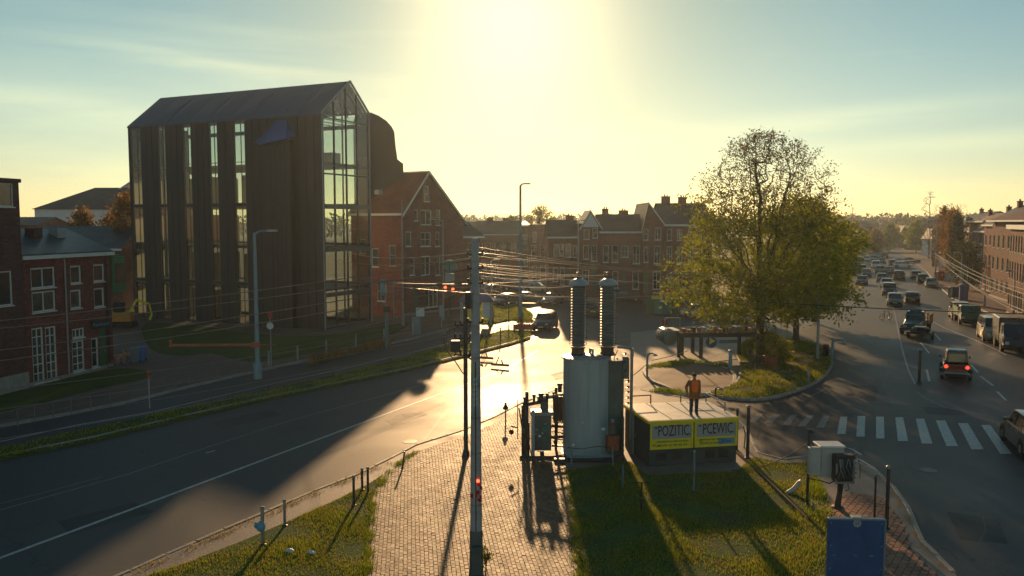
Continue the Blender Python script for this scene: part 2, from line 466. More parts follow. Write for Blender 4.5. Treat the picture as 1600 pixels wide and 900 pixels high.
M = {}
M['asphalt'] = GROUND('asphalt', [(0.024,0.033,0.040),(0.042,0.051,0.058),(0.066,0.071,0.073)], 0.12, (0.50,0.66), 0.35, 45, cracks=0.55, spec=0.30, bd=0.006)
M['tar'] = PM('tar', (0.022,0.026,0.030), .5, var=.3, scale=2, bump=.2)
M['patch'] = GROUND('patched_asphalt', [(0.016,0.021,0.026),(0.026,0.032,0.038)], 0.5, (0.55,0.75), 0.4, 50, spec=.4, bd=.006)
M['rail_grey'] = PM('rail_grey', (0.14,0.155,0.16), .55, .3, var=.3)
M['earth'] = GROUND('earth', [(0.05,0.045,0.03),(0.085,0.07,0.05),(0.06,0.07,0.03)], 0.2, (0.8,0.95), 0.5, 10, spec=.2)
M['tan_paving'] = GROUND('tan_paving', [(0.16,0.125,0.10),(0.22,0.175,0.14),(0.27,0.22,0.175)], 0.5, (0.5,0.7), 0.5, 14, cracks=.4, spec=.4)
M['brick_path'] = GROUND('brick_path', [(0.13,0.075,0.055),(0.17,0.10,0.075),(0.12,0.09,0.075)], 0.35, (0.6,0.8), 0.6, 9, cracks=.4, spec=.3)
M['turf'] = GROUND('turf', [(0.10,0.07,0.04),(0.05,0.085,0.02),(0.06,0.12,0.025),(0.15,0.12,0.06)], 0.9, (0.85,0.98), 0.9, 20, spec=.15, bd=.05, fine=9)
M['turf_far'] = GROUND('turf_far', [(0.035,0.06,0.015),(0.06,0.095,0.02),(0.08,0.08,0.03)], 0.5, (0.85,0.98), 0.9, 14, spec=.15, bd=.06, fine=6)
M['kerb'] = PM('kerb', (0.30,0.28,0.25), 0.6, var=.3, scale=3, bump=.4)
M['paint'] = PM('road_paint', (0.44,0.45,0.43), 0.5, var=.55, scale=7, bump=.2)
M['worn_paint'] = PM('worn_road_paint', (0.19,0.20,0.20), 0.5, var=.5, scale=4, bump=.2)
M['paver'] = PM('paver', (0.175,0.098,0.054), 0.58, var=.30, scale=2.3, bump=.45, bscale=40, spec=.35)
M['paver_joint'] = PM('paver_joint', (0.10,0.075,0.045), 0.9, var=.4, scale=6)
M['orange_brick'] = PM('orange_brick', (0.30,0.12,0.06), 0.6, var=.4, scale=3, bump=.3)
M['blade'] = LEAF('grass_blade', (0.03,0.11,0.012), (0.25,0.27,0.035), .58)
M['blade_dry'] = LEAF('dry_grass_blade', (0.15,0.13,0.035), (0.36,0.27,0.09), .45)
M['leaf_green'] = LEAF('leaf_green', (0.06,0.10,0.010), (0.23,0.25,0.022), .6)
M['leaf_bush'] = LEAF('leaf_bush', (0.06,0.10,0.012), (0.20,0.20,0.03), .5)
M['leaf_bud'] = LEAF('leaf_bud', (0.10,0.065,0.025), (0.16,0.12,0.04), .3)
M['leaf_autumn'] = LEAF('leaf_autumn', (0.14,0.06,0.02), (0.22,0.14,0.035), .4)
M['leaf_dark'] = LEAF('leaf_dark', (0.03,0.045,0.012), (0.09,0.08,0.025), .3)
M['bark'] = PM('bark', (0.10,0.075,0.05), 0.9, var=.4, scale=4, bump=.9, bscale=25)
M['brick_red'] = BRICK('brick_red', (0.21,0.056,0.048))
M['brick_dark'] = BRICK('brick_dark', (0.12,0.052,0.052))
M['brick_brown'] = BRICK('brick_brown', (0.20,0.085,0.06))
M['brick_orange'] = BRICK('brick_orange', (0.16,0.062,0.042))
M['panel'] = PM('dark_cladding', (0.010,0.016,0.023), 0.5, 0.1, var=.18, scale=1.2, bump=.08, bscale=4, stretch=.2)
M['panel2'] = PM('dark_cladding_worn', (0.013,0.019,0.026), 0.5, 0.1, var=.3, scale=.6, bump=.12, bscale=6)
M['blue_metal'] = PM('blue_metal', (0.045,0.10,0.26), 0.42, 0.2, var=.2, scale=1)
M['roof_metal'] = PM('roof_metal', (0.032,0.058,0.10), 0.48, 0.15, var=.3, scale=.7, bump=.25, bscale=3)
M['slate'] = STRIPE('slate_roof', (0.032,0.036,0.042), (0.055,0.058,0.06), .3, 2, .55)
M['corrug'] = STRIPE('corrugated_roof', (0.045,0.065,0.08), (0.09,0.11,0.12), .22, 0, .35, .5, 1.0)
M['red_tile'] = STRIPE('red_tile_roof', (0.11,0.04,0.028), (0.17,0.065,0.04), .3, 2, .6)
M['white_trim'] = PM('white_trim', (0.62,0.64,0.62), 0.45, var=.12, scale=2)
M['grey_trim'] = PM('grey_trim', (0.30,0.33,0.33), 0.5, var=.15)
M['cream'] = PM('cream_render', (0.55,0.5,0.42), 0.8, var=.15, scale=.8)
M['white_wall'] = PM('white_render', (0.62,0.64,0.66), 0.75, var=.12, scale=.5)
M['pane'] = PM('window_pane', (0.022,0.030,0.032), 0.06, 0.0, var=.5, scale=.7, bump=0, spec=1.0)
M['curtain'] = PM('curtained_pane', (0.10,0.085,0.07), 0.12, 0, var=.5, scale=1.5, bump=0, spec=1.0)
M['glass'] = GLASS('clear_glass', (0.70,0.80,0.82), trans=.78)
M['glass2'] = GLASS('rear_glass', (0.80,0.90,0.84), trans=.85)
M['mullion'] = PM('mullion', (0.10,0.13,0.135), 0.35, 0.6)
M['door'] = PM('door_paint', (0.05,0.07,0.06), 0.4)
M['slab'] = PM('interior_floor', (0.25,0.23,0.2), 0.6)
M['steel'] = PM('galvanised_steel', (0.27,0.30,0.32), 0.42, 0.75, var=.25, scale=3)
M['pole_concrete'] = PM('pole_concrete', (0.32,0.34,0.35), 0.65, var=.3, scale=2.5, bump=.4)
M['dark_steel'] = PM('dark_steel', (0.045,0.05,0.055), 0.45, 0.6)
M['tank'] = PM('tank_paint', (0.33,0.42,0.45), 0.36, 0.2, var=.2, scale=3.0, bump=.05, bscale=5, stretch=.10)
M['tank_dark'] = PM('tank_dark', (0.09,0.125,0.12), 0.4, 0.2, var=.3, scale=2)
M['porcelain'] = PM('porcelain', (0.095,0.135,0.145), 0.45, 0, var=.2, scale=2, bump=0, spec=.7)
M['porcelain_brown'] = PM('porcelain_brown', (0.07,0.05,0.04), 0.2, 0, var=.2, bump=0, spec=.7)
M['rubber'] = PM('rubber', (0.018,0.018,0.018), 0.75, var=.3, scale=8)
M['cable'] = PM('cable_sheath', (0.035,0.032,0.03), 0.38, 0.2, var=.2)
M['wire_bright'] = PM('bright_wire', (0.24,0.21,0.18), 0.42, 0.5, var=.2)
M['yellow'] = PM('yellow_paint', (0.78,0.62,0.02), 0.5, var=.15, scale=3)
M['panel_grey'] = PM('poster_grey', (0.33,0.35,0.36), 0.5, var=.12)
M['ink'] = PM('ink', (0.02,0.02,0.022), 0.6, var=.1, bump=0)
M['ink_blue'] = PM('ink_blue', (0.10,0.30,0.42), 0.5, var=.1, bump=0)
M['kiosk_base'] = PM('kiosk_base', (0.042,0.06,0.062), 0.6, var=.3)
M['kiosk_roof'] = PM('kiosk_roof', (0.52,0.50,0.44), 0.5, var=.3, scale=1.4, bump=.3)
M['sign_blue'] = PM('sign_blue', (0.012,0.075,0.22), 0.4, var=.35, scale=2.5)
M['bin_blue'] = PM('bin_blue', (0.03,0.16,0.42), 0.4, var=.15)
M['bin_grey'] = PM('bin_grey', (0.12,0.17,0.2), 0.5, var=.15)
M['red_paint'] = PM('red_paint', (0.42,0.04,0.03), 0.4, var=.2)
M['orange_paint'] = PM('orange_paint', (0.55,0.22,0.03), 0.5, var=.2)
M['copper'] = PM('red_brown_metal', (0.36,0.11,0.06), 0.38, 0.5, var=.2)
M['teal'] = PM('teal_sheet', (0.03,0.22,0.19), 0.5, var=.2)
M['green_paint'] = PM('green_paint', (0.03,0.13,0.06), 0.5, var=.2)
M['cyan_pole'] = PM('blue_grey_pole', (0.15,0.26,0.32), 0.4, 0.4, var=.15)
M['purple'] = PM('mauve_roof', (0.16,0.14,0.24), 0.5, var=.2)
M['cabinet'] = PM('cabinet_grey', (0.42,0.44,0.42), 0.45, 0.1, var=.15, scale=2)
M['tail_red'] = EMIT('tail_lamp', (1.0,0.05,0.02), 3.0)
M['lens_red'] = PM('red_lens', (0.45,0.02,0.015), 0.2, bump=0)
M['lens_white'] = PM('head_lamp', (0.6,0.62,0.62), 0.08, 0.3, bump=0, spec=1)
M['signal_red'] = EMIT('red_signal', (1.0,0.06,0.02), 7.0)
M['plate'] = PM('number_plate', (0.55,0.45,0.08), 0.5, bump=0)
M['car_glass'] = PM('car_glass', (0.015,0.02,0.022), 0.04, 0, var=.1, bump=0, spec=1)
M['alloy'] = PM('alloy', (0.35,0.36,0.37), 0.3, .8, bump=0)
CARC = {'black':(0.012,0.013,0.015),'dark blue':(0.015,0.03,0.06),'silver':(0.33,0.34,0.34),'grey':(0.11,0.12,0.125),'white':(0.55,0.56,0.54),
        'teal':(0.02,0.09,0.11),'beige':(0.36,0.31,0.23),'red':(0.25,0.02,0.02),'brown':(0.16,0.12,0.09),'green':(0.02,0.10,0.06)}
for k, c in CARC.items(): M['car '+k] = PM('car_paint_'+k.replace(' ','_'), c, 0.28, 0.35, var=.12, scale=1.2, bump=0, coat=.6)
# ================================================================== GROUND, ROADS, ISLANDS
def pix(lst, z=0.0):
    return [tuple(G(a, b, z)[:2]) for a, b in lst]
def slab(name, poly, z0, z1, mat):
    o = MB().prism(poly, z0, z1, bottom=False).obj(name, mat); o['kind'] = 'structure'; return o
def smooth_poly(pts, k=4):
    """Catmull-Rom through the points (closed)"""
    n = len(pts); out = []
    for i in range(n):
        p0, p1, p2, p3 = (np.array(pts[(i+j-1) % n]) for j in range(4))
        for s in range(k):
            t = s/k
            out.append(tuple(0.5*((2*p1)+(-p0+p2)*t+(2*p0-5*p1+4*p2-p3)*t*t+(-p0+3*p1-3*p2+p3)*t**3)))
    return out
def inside(poly, X, Y):
    r = np.zeros(X.shape, bool); n = len(poly)
    for i in range(n):
        x1, y1 = poly[i]; x2, y2 = poly[(i+1) % n]
        c = ((y1 > Y) != (y2 > Y)) & (X < (x2-x1)*(Y-y1)/((y2-y1) if y2 != y1 else 1e-9)+x1)
        r ^= c
    return r

o = MB().add([(-3000,-60,-.02),(3000,-60,-.02),(3000,6000,-.02),(-3000,6000,-.02)], [(0,1,2,3)]).obj('ground', M['earth']); o['kind'] = 'structure'
road = slab('road', [(-110,4),(110,4),(110,118),(-110,118)], -.015, 0.0, M['asphalt'])
av = [tuple(G(1322,470)[:2]), tuple(G(1316,430)[:2]), tuple(G(1332,395)[:2]), tuple(G(1345,370)[:2]), tuple(G(1352,358)[:2]), tuple(G(1368,358)[:2]), tuple(G(1382,370)[:2]), tuple(G(1420,395)[:2]), tuple(G(1500,440)[:2]), tuple(G(1600,472)[:2])]
avenue = slab('avenue', av, -.014, 0.004, M['asphalt'])

# --- west bank: pavement and lawns in front of the houses, raised on a kerb
bank = pix([(-60,690),(0,668),(100,650),(200,630),(300,605),(395,583),(520,555),(640,532),(705,514),(728,506),(738,492),(736,478),(722,462),(712,447)])
bank = bank + [(-12,150),(-200,150),(-200,30),(-60,30)]
westbank = slab('west_pavement', bank, -.01, 0.12, M['brick_path'])
def lawn(name, pts, z=0.128, mat='turf_far'):
    return slab(name, smooth_poly(pix(pts, z), 3), z-.06, z, M[mat])
lawn('lawn', [(-40,668),(0,648),(60,632),(150,608),(225,592),(232,580),(182,576),(100,592),(50,606),(0,618)])
lawn('lawn', [(228,505),(330,512),(400,522),(505,524),(580,512),(640,505),(600,528),(520,545),(400,566),(330,552),(285,556),(235,545)])
# strip of grass between the main road and the cycle lane
stripP = pix([(-60,735),(0,716),(150,686),(240,664),(400,627),(560,594),(640,577),(730,555),(800,537),(828,528),(830,517),(790,515),(730,531),(640,556),(560,577),(400,612),(240,648),(150,667),(0,701),(-60,716)], .12)
stripO = slab('verge', stripP, -.01, .12, M['turf_far'])
# sunlit patch of grass by the side street
patchP = smooth_poly(pix([(738,500),(765,505),(800,499),(826,500),(832,490),(815,480),(790,472),(762,470),(742,478)], .12), 3)
patchO = slab('grass_island', patchP, -.01, .12, M['turf_far'])
# pavement before the row of brick houses
rowpave = slab('row_pavement', pix([(712,447),(760,450),(830,455),(880,462),(960,470),(1060,476),(1130,478),(1300,470),(1320,452)]) + [(60,170),(-14,170),(-14,150)], -.012, .11, M['brick_path'])
# east pavement along the avenue
eastpave = slab('east_pavement', pix([(1700,545),(1600,506),(1545,490),(1490,468),(1466,447),(1448,425),(1410,396),(1388,378),(1374,362)]) + [(400,700),(400,60),(80,50)], -.01, .12, M['brick_path'])

# --- the near island: slab, pavers, lawns, kerbstones
isleL = [(60,975),(130,930),(205,897),(260,872),(350,833),(420,803),(490,772),(560,745),(610,720),(650,699),(720,677),(770,656),(815,633),(870,611),(930,597),(985,598)]
isleR = [(1002,612),(1075,626),(1135,641),(1165,672),(1185,712),(1225,722),(1262,717),(1330,722),(1368,740),(1395,765),(1420,800),(1440,850),(1490,900),(1530,950),(1560,1010)]
isle = pix(isleL+isleR, .0) + [(9.5, 14), (-14, 14)]
isleO = slab('pavement', isle, -.01, .12, M['tan_paving'])
ZI = .12
plazaP = pix([(560,1010),(575,900),(578,820),(584,775),(605,740),(650,706),(720,684),(770,663),(815,641),(850,630),(878,640),(880,720),(893,760),(903,900),(905,1010)], ZI)
lawnLP = pix([(0,1010),(215,905),(290,880),(380,845),(450,815),(520,784),(575,757),(598,742),(584,775),(578,820),(575,900),(560,1010)], ZI)
lawnRP = pix([(905,1010),(903,900),(893,760),(890,735),(985,722),(1010,742),(1150,738),(1178,714),(1225,724),(1262,722),(1275,745),(1262,790),(1290,810),(1305,850),(1330,900),(1340,1010)], ZI)
slab('plaza_bed', plazaP, .05, .126, M['paver_joint'])
lawnL = slab('lawn', lawnLP, .05, .135, M['turf'])
lawnR = slab('lawn', lawnRP, .05, .135, M['turf'])
orangeP = pix([(1285,790),(1330,770),(1378,778),(1408,812),(1425,860),(1470,905),(1500,960),(1400,1000),(1340,1000),(1325,880),(1300,830)], ZI)
slab('sidewalk_bed', orangeP, .05, .126, M['paver_joint'])

def pavers(poly, lx, ly, ang, z, mat, parent, name, near, tilt=.006, h=.05):
    c, s = math.cos(ang), math.sin(ang)
    P_ = np.array(poly); cx, cy = P_.mean(0)
    R = max(np.hypot(P_[:,0]-cx, P_[:,1]-cy))+1
    J = .009; cells = []
    nj = int(R/ly)+1; ni = int(R/lx)+1
    jj, ii = np.meshgrid(np.arange(-nj, nj), np.arange(-ni, ni))
    U = (ii*lx).ravel(); V = (jj*ly + (ii % 2)*ly*.5).ravel()
    X = cx+U*c-V*s; Y = cy+U*s+V*c
    k = inside(poly, X, Y) & (Y > 16); X, Y = X[k], Y[k]
    n = len(X)
    hx, hy = (lx-J)/2, (ly-J)/2
    corners = np.array([(-hx,-hy),(hx,-hy),(hx,hy),(-hx,hy)])
    wob = rng.normal(0, .002, n) + .008*np.sin(X*1.3+.5)*np.cos(Y*.9)
    tx = rng.normal(0, tilt, n)*3; ty = rng.normal(0, tilt, n)*3
    jit = rng.normal(0, .003, (n,2)); an = rng.normal(0, .02, n)
    ca, sa = np.cos(ang+an), np.sin(ang+an)
    Vt = np.zeros((n, 8, 3))
    for q in range(4):
        dx, dy = corners[q]
        for lv in (0, 1):
            ins = .93 if lv else 1.0
            vx = X+jit[:,0]+(dx*ca-dy*sa)*ins; vy = Y+jit[:,1]+(dx*sa+dy*ca)*ins
            vz = z+wob+dx*tx+dy*ty if lv else np.full(n, z-h)
            Vt[:, q+4*lv, 0] = vx; Vt[:, q+4*lv, 1] = vy; Vt[:, q+4*lv, 2] = vz
    Fb = np.array([(4,5,6,7),(0,1,5,4),(1,2,6,5),(2,3,7,6),(3,0,4,7)])
    vis = Y > 22.5
    order = np.argsort(np.where(vis, Y, 999))
    first = order[:near]; rest = order[near:]
    for i in first:
        me = bpy.data.meshes.new(name); me.from_pydata([tuple(p) for p in Vt[i]], [], [tuple(f) for f in Fb]); me.materials.append(mat)
        b = bpy.data.objects.new(name, me); COL.objects.link(b); b.parent = parent
    Vr = Vt[rest].reshape(-1,3); Fr = (Fb[None]+8*np.arange(len(rest))[:,None,None]).reshape(-1,4)
    return np_obj(name, Vr, Fr, mat, parent, 'stuff')
def random_tint(mat):
    """each loose piece of one mesh gets its own shade"""
    nt = mat.node_tree; b = [x for x in nt.nodes if x.type == 'BSDF_PRINCIPLED'][0]
    src = b.inputs['Base Color'].links[0].from_socket
    g = nt.nodes.new('ShaderNodeNewGeometry'); oi = nt.nodes.new('ShaderNodeObjectInfo')
    ad = nt.nodes.new('ShaderNodeMath'); ad.operation = 'ADD'; fr = nt.nodes.new('ShaderNodeMath'); fr.operation = 'FRACT'
    nt.links.new(g.outputs['Random Per Island'], ad.inputs[0]); nt.links.new(oi.outputs['Random'], ad.inputs[1]); nt.links.new(ad.outputs[0], fr.inputs[0])
    r = ramp(nt.nodes, [(0,(.62,.62,.66)),(1,(1.35,1.28,1.2))]); nt.links.new(fr.outputs[0], r.inputs['Fac'])
    mx = nt.nodes.new('ShaderNodeMix'); mx.data_type = 'RGBA'; mx.blend_type = 'MULTIPLY'; mx.inputs[0].default_value = 1
    nt.links.new(src, mx.inputs[6]); nt.links.new(r.outputs['Color'], mx.inputs[7]); nt.links.new(mx.outputs[2], b.inputs['Base Color'])
random_tint(M['paver']); random_tint(M['orange_brick'])
pavers(plazaP, .125, .25, math.radians(7), .142, M['paver'], isleO, 'paver', 300, tilt=.006)
pavers(orangeP, .20, .30, math.radians(-35), .14, M['orange_brick'], isleO, 'paving_brick', 200)

def kerbline(pts, parent, mat=None, L=1.0, w=.15, h=.15, z0=0.0, inset=.0, limit=300):
    """row of single kerbstones along a world polyline"""
    mat = mat or M['kerb']; pts = [Vector((p[0],p[1])) for p in pts]
    carry = 0.0; n = 0
    for a, b in zip(pts[:-1], pts[1:]):
        d = b-a; LL = d.length
        if LL < .05: continue
        k = max(1, round(LL/L)); step = LL/k; ang = math.atan2(d.y, d.x)
        for i in range(k):
            c = a+d*((i+.5)/k); g = .012
            m = MB().bbox(-step/2+g, step/2-g, -w/2, w/2, 0, h+random.uniform(-.008,.008), .015)
            o = m.obj('kerbstone', mat, parent); o.location = (c.x, c.y, z0+random.uniform(-.004,.004)); o.rotation_euler = (0,0,ang+random.gauss(0,.008)); n += 1
    return n
n1 = kerbline(pix(isleL[1:]), isleO)
n2 = kerbline(pix(isleR[:13]), isleO)
kerbline(pix([(0,716),(150,686),(240,664),(400,627),(560,594),(640,577),(730,555),(800,537),(828,528)], 0), stripO, L=1.6)
kerbline(pix([(0,668),(100,650),(200,630),(300,605),(395,583),(520,555),(640,532),(705,514)]), westbank, L=2.0)
kerbline(pix([(1600,506),(1545,490),(1490,468),(1466,447),(1448,425)]), eastpave, L=2.5)

# --- the tree island and the brick oval
treeP = smooth_poly(pix([(1108,613),(1150,622),(1200,621),(1250,607),(1285,589),(1300,565),(1285,543),(1240,530),(1175,530),(1150,545),(1158,570),(1150,598)], .12), 3)
treeI = slab('tree_island', treeP, -.01, .12, M['turf'])
kerbline(treeP+treeP[:1], treeI, L=.9)
earthP = smooth_poly(pix([(1155,575),(1200,590),(1260,575),(1288,562),(1278,548),(1230,535),(1180,536)], .13), 3)
slab('bare_earth', earthP, .1, .136, M['brick_path'])
ovalP = smooth_poly(pix([(1010,573),(1013,590),(1042,604),(1082,617),(1118,611),(1146,598),(1143,579),(1108,569),(1055,566)], .10), 4)
oval = slab('brick_oval', ovalP, -.01, .10, M['brick_path'])
kerbline(ovalP+ovalP[:1], oval, L=.8, h=.14, w=.22)
yardP = pix([(985,520),(1120,505),(1180,515),(1160,560),(1100,568),(1010,570),(985,590)])
slab('yard', yardP, -.01, .03, M['tan_paving'])

# --- painted markings
def strip_mark(pts, w, z=.006, mat='paint', name='road_marking', parent=None):
    pts = [Vector((p[0],p[1])) for p in pts]; vs = []; n = len(pts)
    for i, p in enumerate(pts):
        d = (pts[min(i+1,n-1)]-pts[max(i-1,0)]).normalized(); nn = Vector((-d.y, d.x))*w/2
        vs += [(p.x+nn.x, p.y+nn.y, z), (p.x-nn.x, p.y-nn.y, z)]
    o = MB().add(vs, [(2*i, 2*i+1, 2*i+3, 2*i+2) for i in range(n-1)]).obj(name, M[mat])
    if parent: o.parent = parent
    else: o['kind'] = 'structure'
    return o
strip_mark(pix([(-30,885),(0,872),(200,798),(400,723),(560,663),(640,633),(720,604),(800,572),(840,548)]), .16)
strip_mark(pix([(0,797),(200,741),(330,697),(460,655),(600,618),(700,590)]), .07, mat='worn_paint')
strip_mark(pix([(322,708),(336,704)]), .10)
strip_mark(pix([(-20,792),(60,772),(160,745)]), .05, mat='worn_paint')
for seg in ([(1390,452),(1393,470),(1398,490),(1405,525),(1412,555),(1420,580),(1430,600)],):
    strip_mark(pix(seg), .12, .010, mat='worn_paint')
strip_mark(pix([(1437,492),(1475,512),(1520,530),(1560,548),(1572,555)]), .12, .010)
for a, b in (((1456,517),(1470,532)),((1478,557),(1490,568)),((1517,570),(1528,582)),((1532,588),(1552,603)),((1558,612),(1572,626)),((1448,578),(1452,596)),((1438,535),(1452,552))):
    strip_mark(pix([a, b]), .14, .010)
strip_mark(pix([(1432,612),(1445,622),(1475,636),(1520,645),(1560,655)]), .08, .010, 'worn_paint')
strip_mark(pix([(1327,714),(1345,719),(1365,731),(1383,748)]), .12)
strip_mark(pix([(1379,762),(1395,771),(1407,780)]), .18)
strip_mark(pix([(1405,795),(1412,803),(1420,808)]), .2)
strip_mark(pix([(1325,700),(1335,704),(1346,711)]), .12)
strip_mark(pix([(1175,706),(1188,711),(1198,719)]), .14)
strip_mark(pix([(1262,621),(1280,613),(1296,603)]), .08, mat='worn_paint')
strip_mark(pix([(962,585),(1000,560),(1035,545)]), .05, mat='worn_paint')
strip_mark(pix([(900,560),(960,535),(1010,522)]), .08, mat='worn_paint')
cross = thing('zebra_crossing', 'worn white zebra crossing painted across the junction road at the right', 'zebra crossing', (0,0,0))
ZB = [(1313,1324,651,1308,1321,678,1),(1340,1352,650,1338,1351,682,1),(1369,1381,651,1369,1382,685,1),(1399,1411,652,1403,1419,689,1),(1431,1444,654,1440,1457,693,1),
      (1462,1477,657,1479,1497,697,1),(1497,1512,661,1518,1537,702,1),(1533,1547,664,1563,1581,709,1),
      (1286,1297,650,1275,1287,668,0),(1262,1272,649,1246,1258,666,0),(1236,1246,648,1222,1234,664,0),(1208,1220,647,1194,1206,661,0),(1184,1194,646,1168,1180,660,0)]
for a,b,y1,c,d,y2,k in ZB:
    q = [G(a,y1,.007), G(b,y1,.007), G(d,y2,.007), G(c,y2,.007)]
    MB().add(q, [(3,2,1,0)]).obj('stripe', M['paint' if k else 'worn_paint'], cross)

# --- repairs in the asphalt: darker squares, tar seams, wheel tracks
for q in ([(90,815),(210,785),(240,800),(110,835)],[(600,655),(655,640),(668,648),(612,664)],[(330,660),(420,640),(440,648),(345,670)],[(1480,800),(1560,812),(1575,850),(1500,842)],
          [(1330,600),(1372,604),(1368,628),(1322,622)],[(1440,655-20),(1500,640),(1512,650),(1448,646)],[(1030,528),(1080,526),(1090,536),(1035,538)],[(1420,490),(1436,490),(1444,510),(1426,510)],[(860,585),(905,574),(915,582),(868,594)]):
    slab('asphalt_patch', pix(q), -.003, .0035, M['patch'])
for seg, w in (([(0,842),(180,783),(380,707),(560,640),(700,592)],.05),([(0,905-70),(120,800),(240,762),(300,742)],.04),([(430,742),(520,706),(640,655),(740,615)],.045),([(660,690),(700,640),(742,620),(800,585)],.04),
               ([(1190,690),(1290,672),(1330,655),(1395,612),(1420,602)],.05),([(1250,600),(1330,640),(1420,652),(1500,668),(1600,678)],.04),([(1600,820),(1500,790),(1440,752),(1400,730)],.05),([(1350,560),(1330,520),(1345,480)],.05),
               ([(1500,900),(1540,830),(1530,770),(1480,720)],.035),([(1398,560),(1380,600),(1400,640)],.05),([(880,560),(950,530),(1040,500)],.05)):
    strip_mark(pix(seg), w, .0045, 'tar', 'tar_seam')
# --- manholes and patches in the road
for px, py, r in ((640,690,.35),(905,636,.3),(1450,735,.35),(760,640,.3)):
    p = G(px, py, .0)
    o = MB().lathe([(r,0),(r,.008),(r*.8,.010),(r*.8,.007),(0.01,.007)], 20).obj('manhole_cover', M['dark_steel']); o.location = (p.x,p.y,.001)
    tag(o, 'round iron manhole cover set in the %s' % ('lit asphalt left of the grey pole' if px == 640 else 'sunlit road left of the tank' if px == 905 else 'shaded road by the zebra crossing' if px == 1450 else 'road edge right of the grey pole'), 'manhole cover', 'manhole covers')

# ================================================================== GRASS
def field(X, Y):
    return .5+.25*np.sin(X*1.7+1.3*np.sin(Y*.9))+.25*np.sin(Y*2.1+1.7*np.sin(X*1.1)+2)
def blades(poly, dens, h, w, mat, z, name='grass', ymax=1e9, thr=0.0):
    P_ = np.array(poly); x0, y0 = P_.min(0); x1, y1 = P_.max(0); y0 = max(y0, 20); y1 = min(y1, ymax)
    n = int((x1-x0)*(y1-y0)*dens); X = rng.uniform(x0, x1, n); Y = rng.uniform(y0, y1, n)
    k = inside(poly, X, Y); X, Y = X[k], Y[k]
    f = field(X, Y); k = rng.random(len(X)) < (f-thr)*1.3; X, Y, f = X[k], Y[k], f[k]; n = len(X)
    a = rng.uniform(0, 2*PI, n); H = h*(.4+.9*rng.random(n))*(.5+f); W = w*(.6+.8*rng.random(n))
    ln = rng.uniform(0, .8, n)*H; la = rng.uniform(0, 2*PI, n)
    V = np.zeros((n,3,3))
    V[:,0] = np.c_[X-np.cos(a)*W/2, Y-np.sin(a)*W/2, np.full(n, z)]
    V[:,1] = np.c_[X+np.cos(a)*W/2, Y+np.sin(a)*W/2, np.full(n, z)]
    V[:,2] = np.c_[X+np.cos(la)*ln, Y+np.sin(la)*ln, z+H]
    o = np_obj(name, V.reshape(-1,3), np.arange(3*n).reshape(-1,3), mat, None, 'stuff')
    return o
def grass(poly, dens, h, w, z, label, dry=.3):
    o = blades(poly, dens*(1-dry), h, w, M['blade'], z); tag(o, label, 'grass')
    if dry > 0:
        o = blades(poly, dens*dry, h*.8, w, M['blade_dry'], z, 'dry_grass', thr=-.1); tag(o, label.replace('green', 'dry'), 'grass')
grass(lawnLP, 900, .085, .022, .13, 'short green grass on the lawn left of the brick plaza', .35)
grass(lawnRP, 750, .09, .022, .13, 'green grass on the lawn in front of the yellow kiosk', .35)
grass(treeP, 240, .13, .05, .12, 'green grass on the island under the big tree', .35)
grass(stripP, 90, .12, .06, .12, 'green grass on the long verge beside the main road', .15)
grass(patchP, 90, .18, .08, .12, 'bright green grass on the sunlit corner of the side street', .1)
# thin green fringes on the brick oval and at the plaza
for i, (pts, lb) in enumerate((([(1010,572),(1040,566),(1080,562),(1135,568),(1140,573),(1080,571),(1040,573),(1012,577)], 'green grass fringe along the far rim of the brick oval'),
            ([(1012,612),(1035,606),(1060,609),(1085,616),(1070,619),(1040,615)], 'green tuft of grass beside the near rim of the brick oval'),
            ([(1256,790),(1275,745),(1262,722),(1285,760),(1300,800),(1312,850),(1310,880),(1290,840)], 'rough weeds along the orange sidewalk by the blue board'))):
    pp = pix(pts, .12); o = blades(pp, 420, .2 if i == 2 else .16, .04, M['blade'], .1, 'weeds'); tag(o, lb, 'weeds')

# ragged edges: weeds creeping over the border of the pavers and out of the joints
def border(pts, w, dens, h, label, mat='blade'):
    pts = [Vector((p[0],p[1])) for p in pix(pts, .12)]
    X = []; Y = []
    for a, b in zip(pts[:-1], pts[1:]):
        n = int((b-a).length*dens); f = rng.random(n); X.append(a.x+(b.x-a.x)*f+rng.normal(0,w,n)); Y.append(a.y+(b.y-a.y)*f+rng.normal(0,w,n))
    X = np.concatenate(X); Y = np.concatenate(Y); k = rng.random(len(X)) < field(X*2.3, Y*2.3)*1.2-.15; X, Y = X[k], Y[k]; n = len(X)
    a = rng.uniform(0, 2*PI, n); H = h*(.4+rng.random(n)); W = .02
    V = np.zeros((n,3,3)); V[:,0] = np.c_[X-np.cos(a)*W/2, Y-np.sin(a)*W/2, np.full(n,.13)]; V[:,1] = np.c_[X+np.cos(a)*W/2, Y+np.sin(a)*W/2, np.full(n,.13)]
    V[:,2] = np.c_[X+rng.normal(0,.03,n), Y+rng.normal(0,.03,n), .13+H]
    tag(np_obj('weeds', V.reshape(-1,3), np.arange(3*n).reshape(-1,3), M[mat], None, 'stuff'), label, 'weeds')
border([(575,905),(578,820),(584,775),(605,740),(650,706)], .10, 420, .10, 'ragged grass creeping over the left border of the brick plaza')
border([(905,905),(903,900),(893,760),(890,735)], .12, 420, .10, 'ragged grass creeping over the right border of the brick plaza')
border([(205,897),(350,833),(490,772),(610,722)], .14, 160, .08, 'thin dry weeds along the kerb of the left lawn', 'blade_dry')
border([(620,890),(700,850),(780,800),(860,780),(700,760),(640,800),(800,880)], .6, 22, .05, 'tiny weeds in the joints of the brick plaza')
border([(1185,712),(1262,718),(1330,722),(1395,765),(1440,850),(1490,900)], .08, 90, .07, 'thin weeds along the right kerb by the crossing', 'blade_dry')
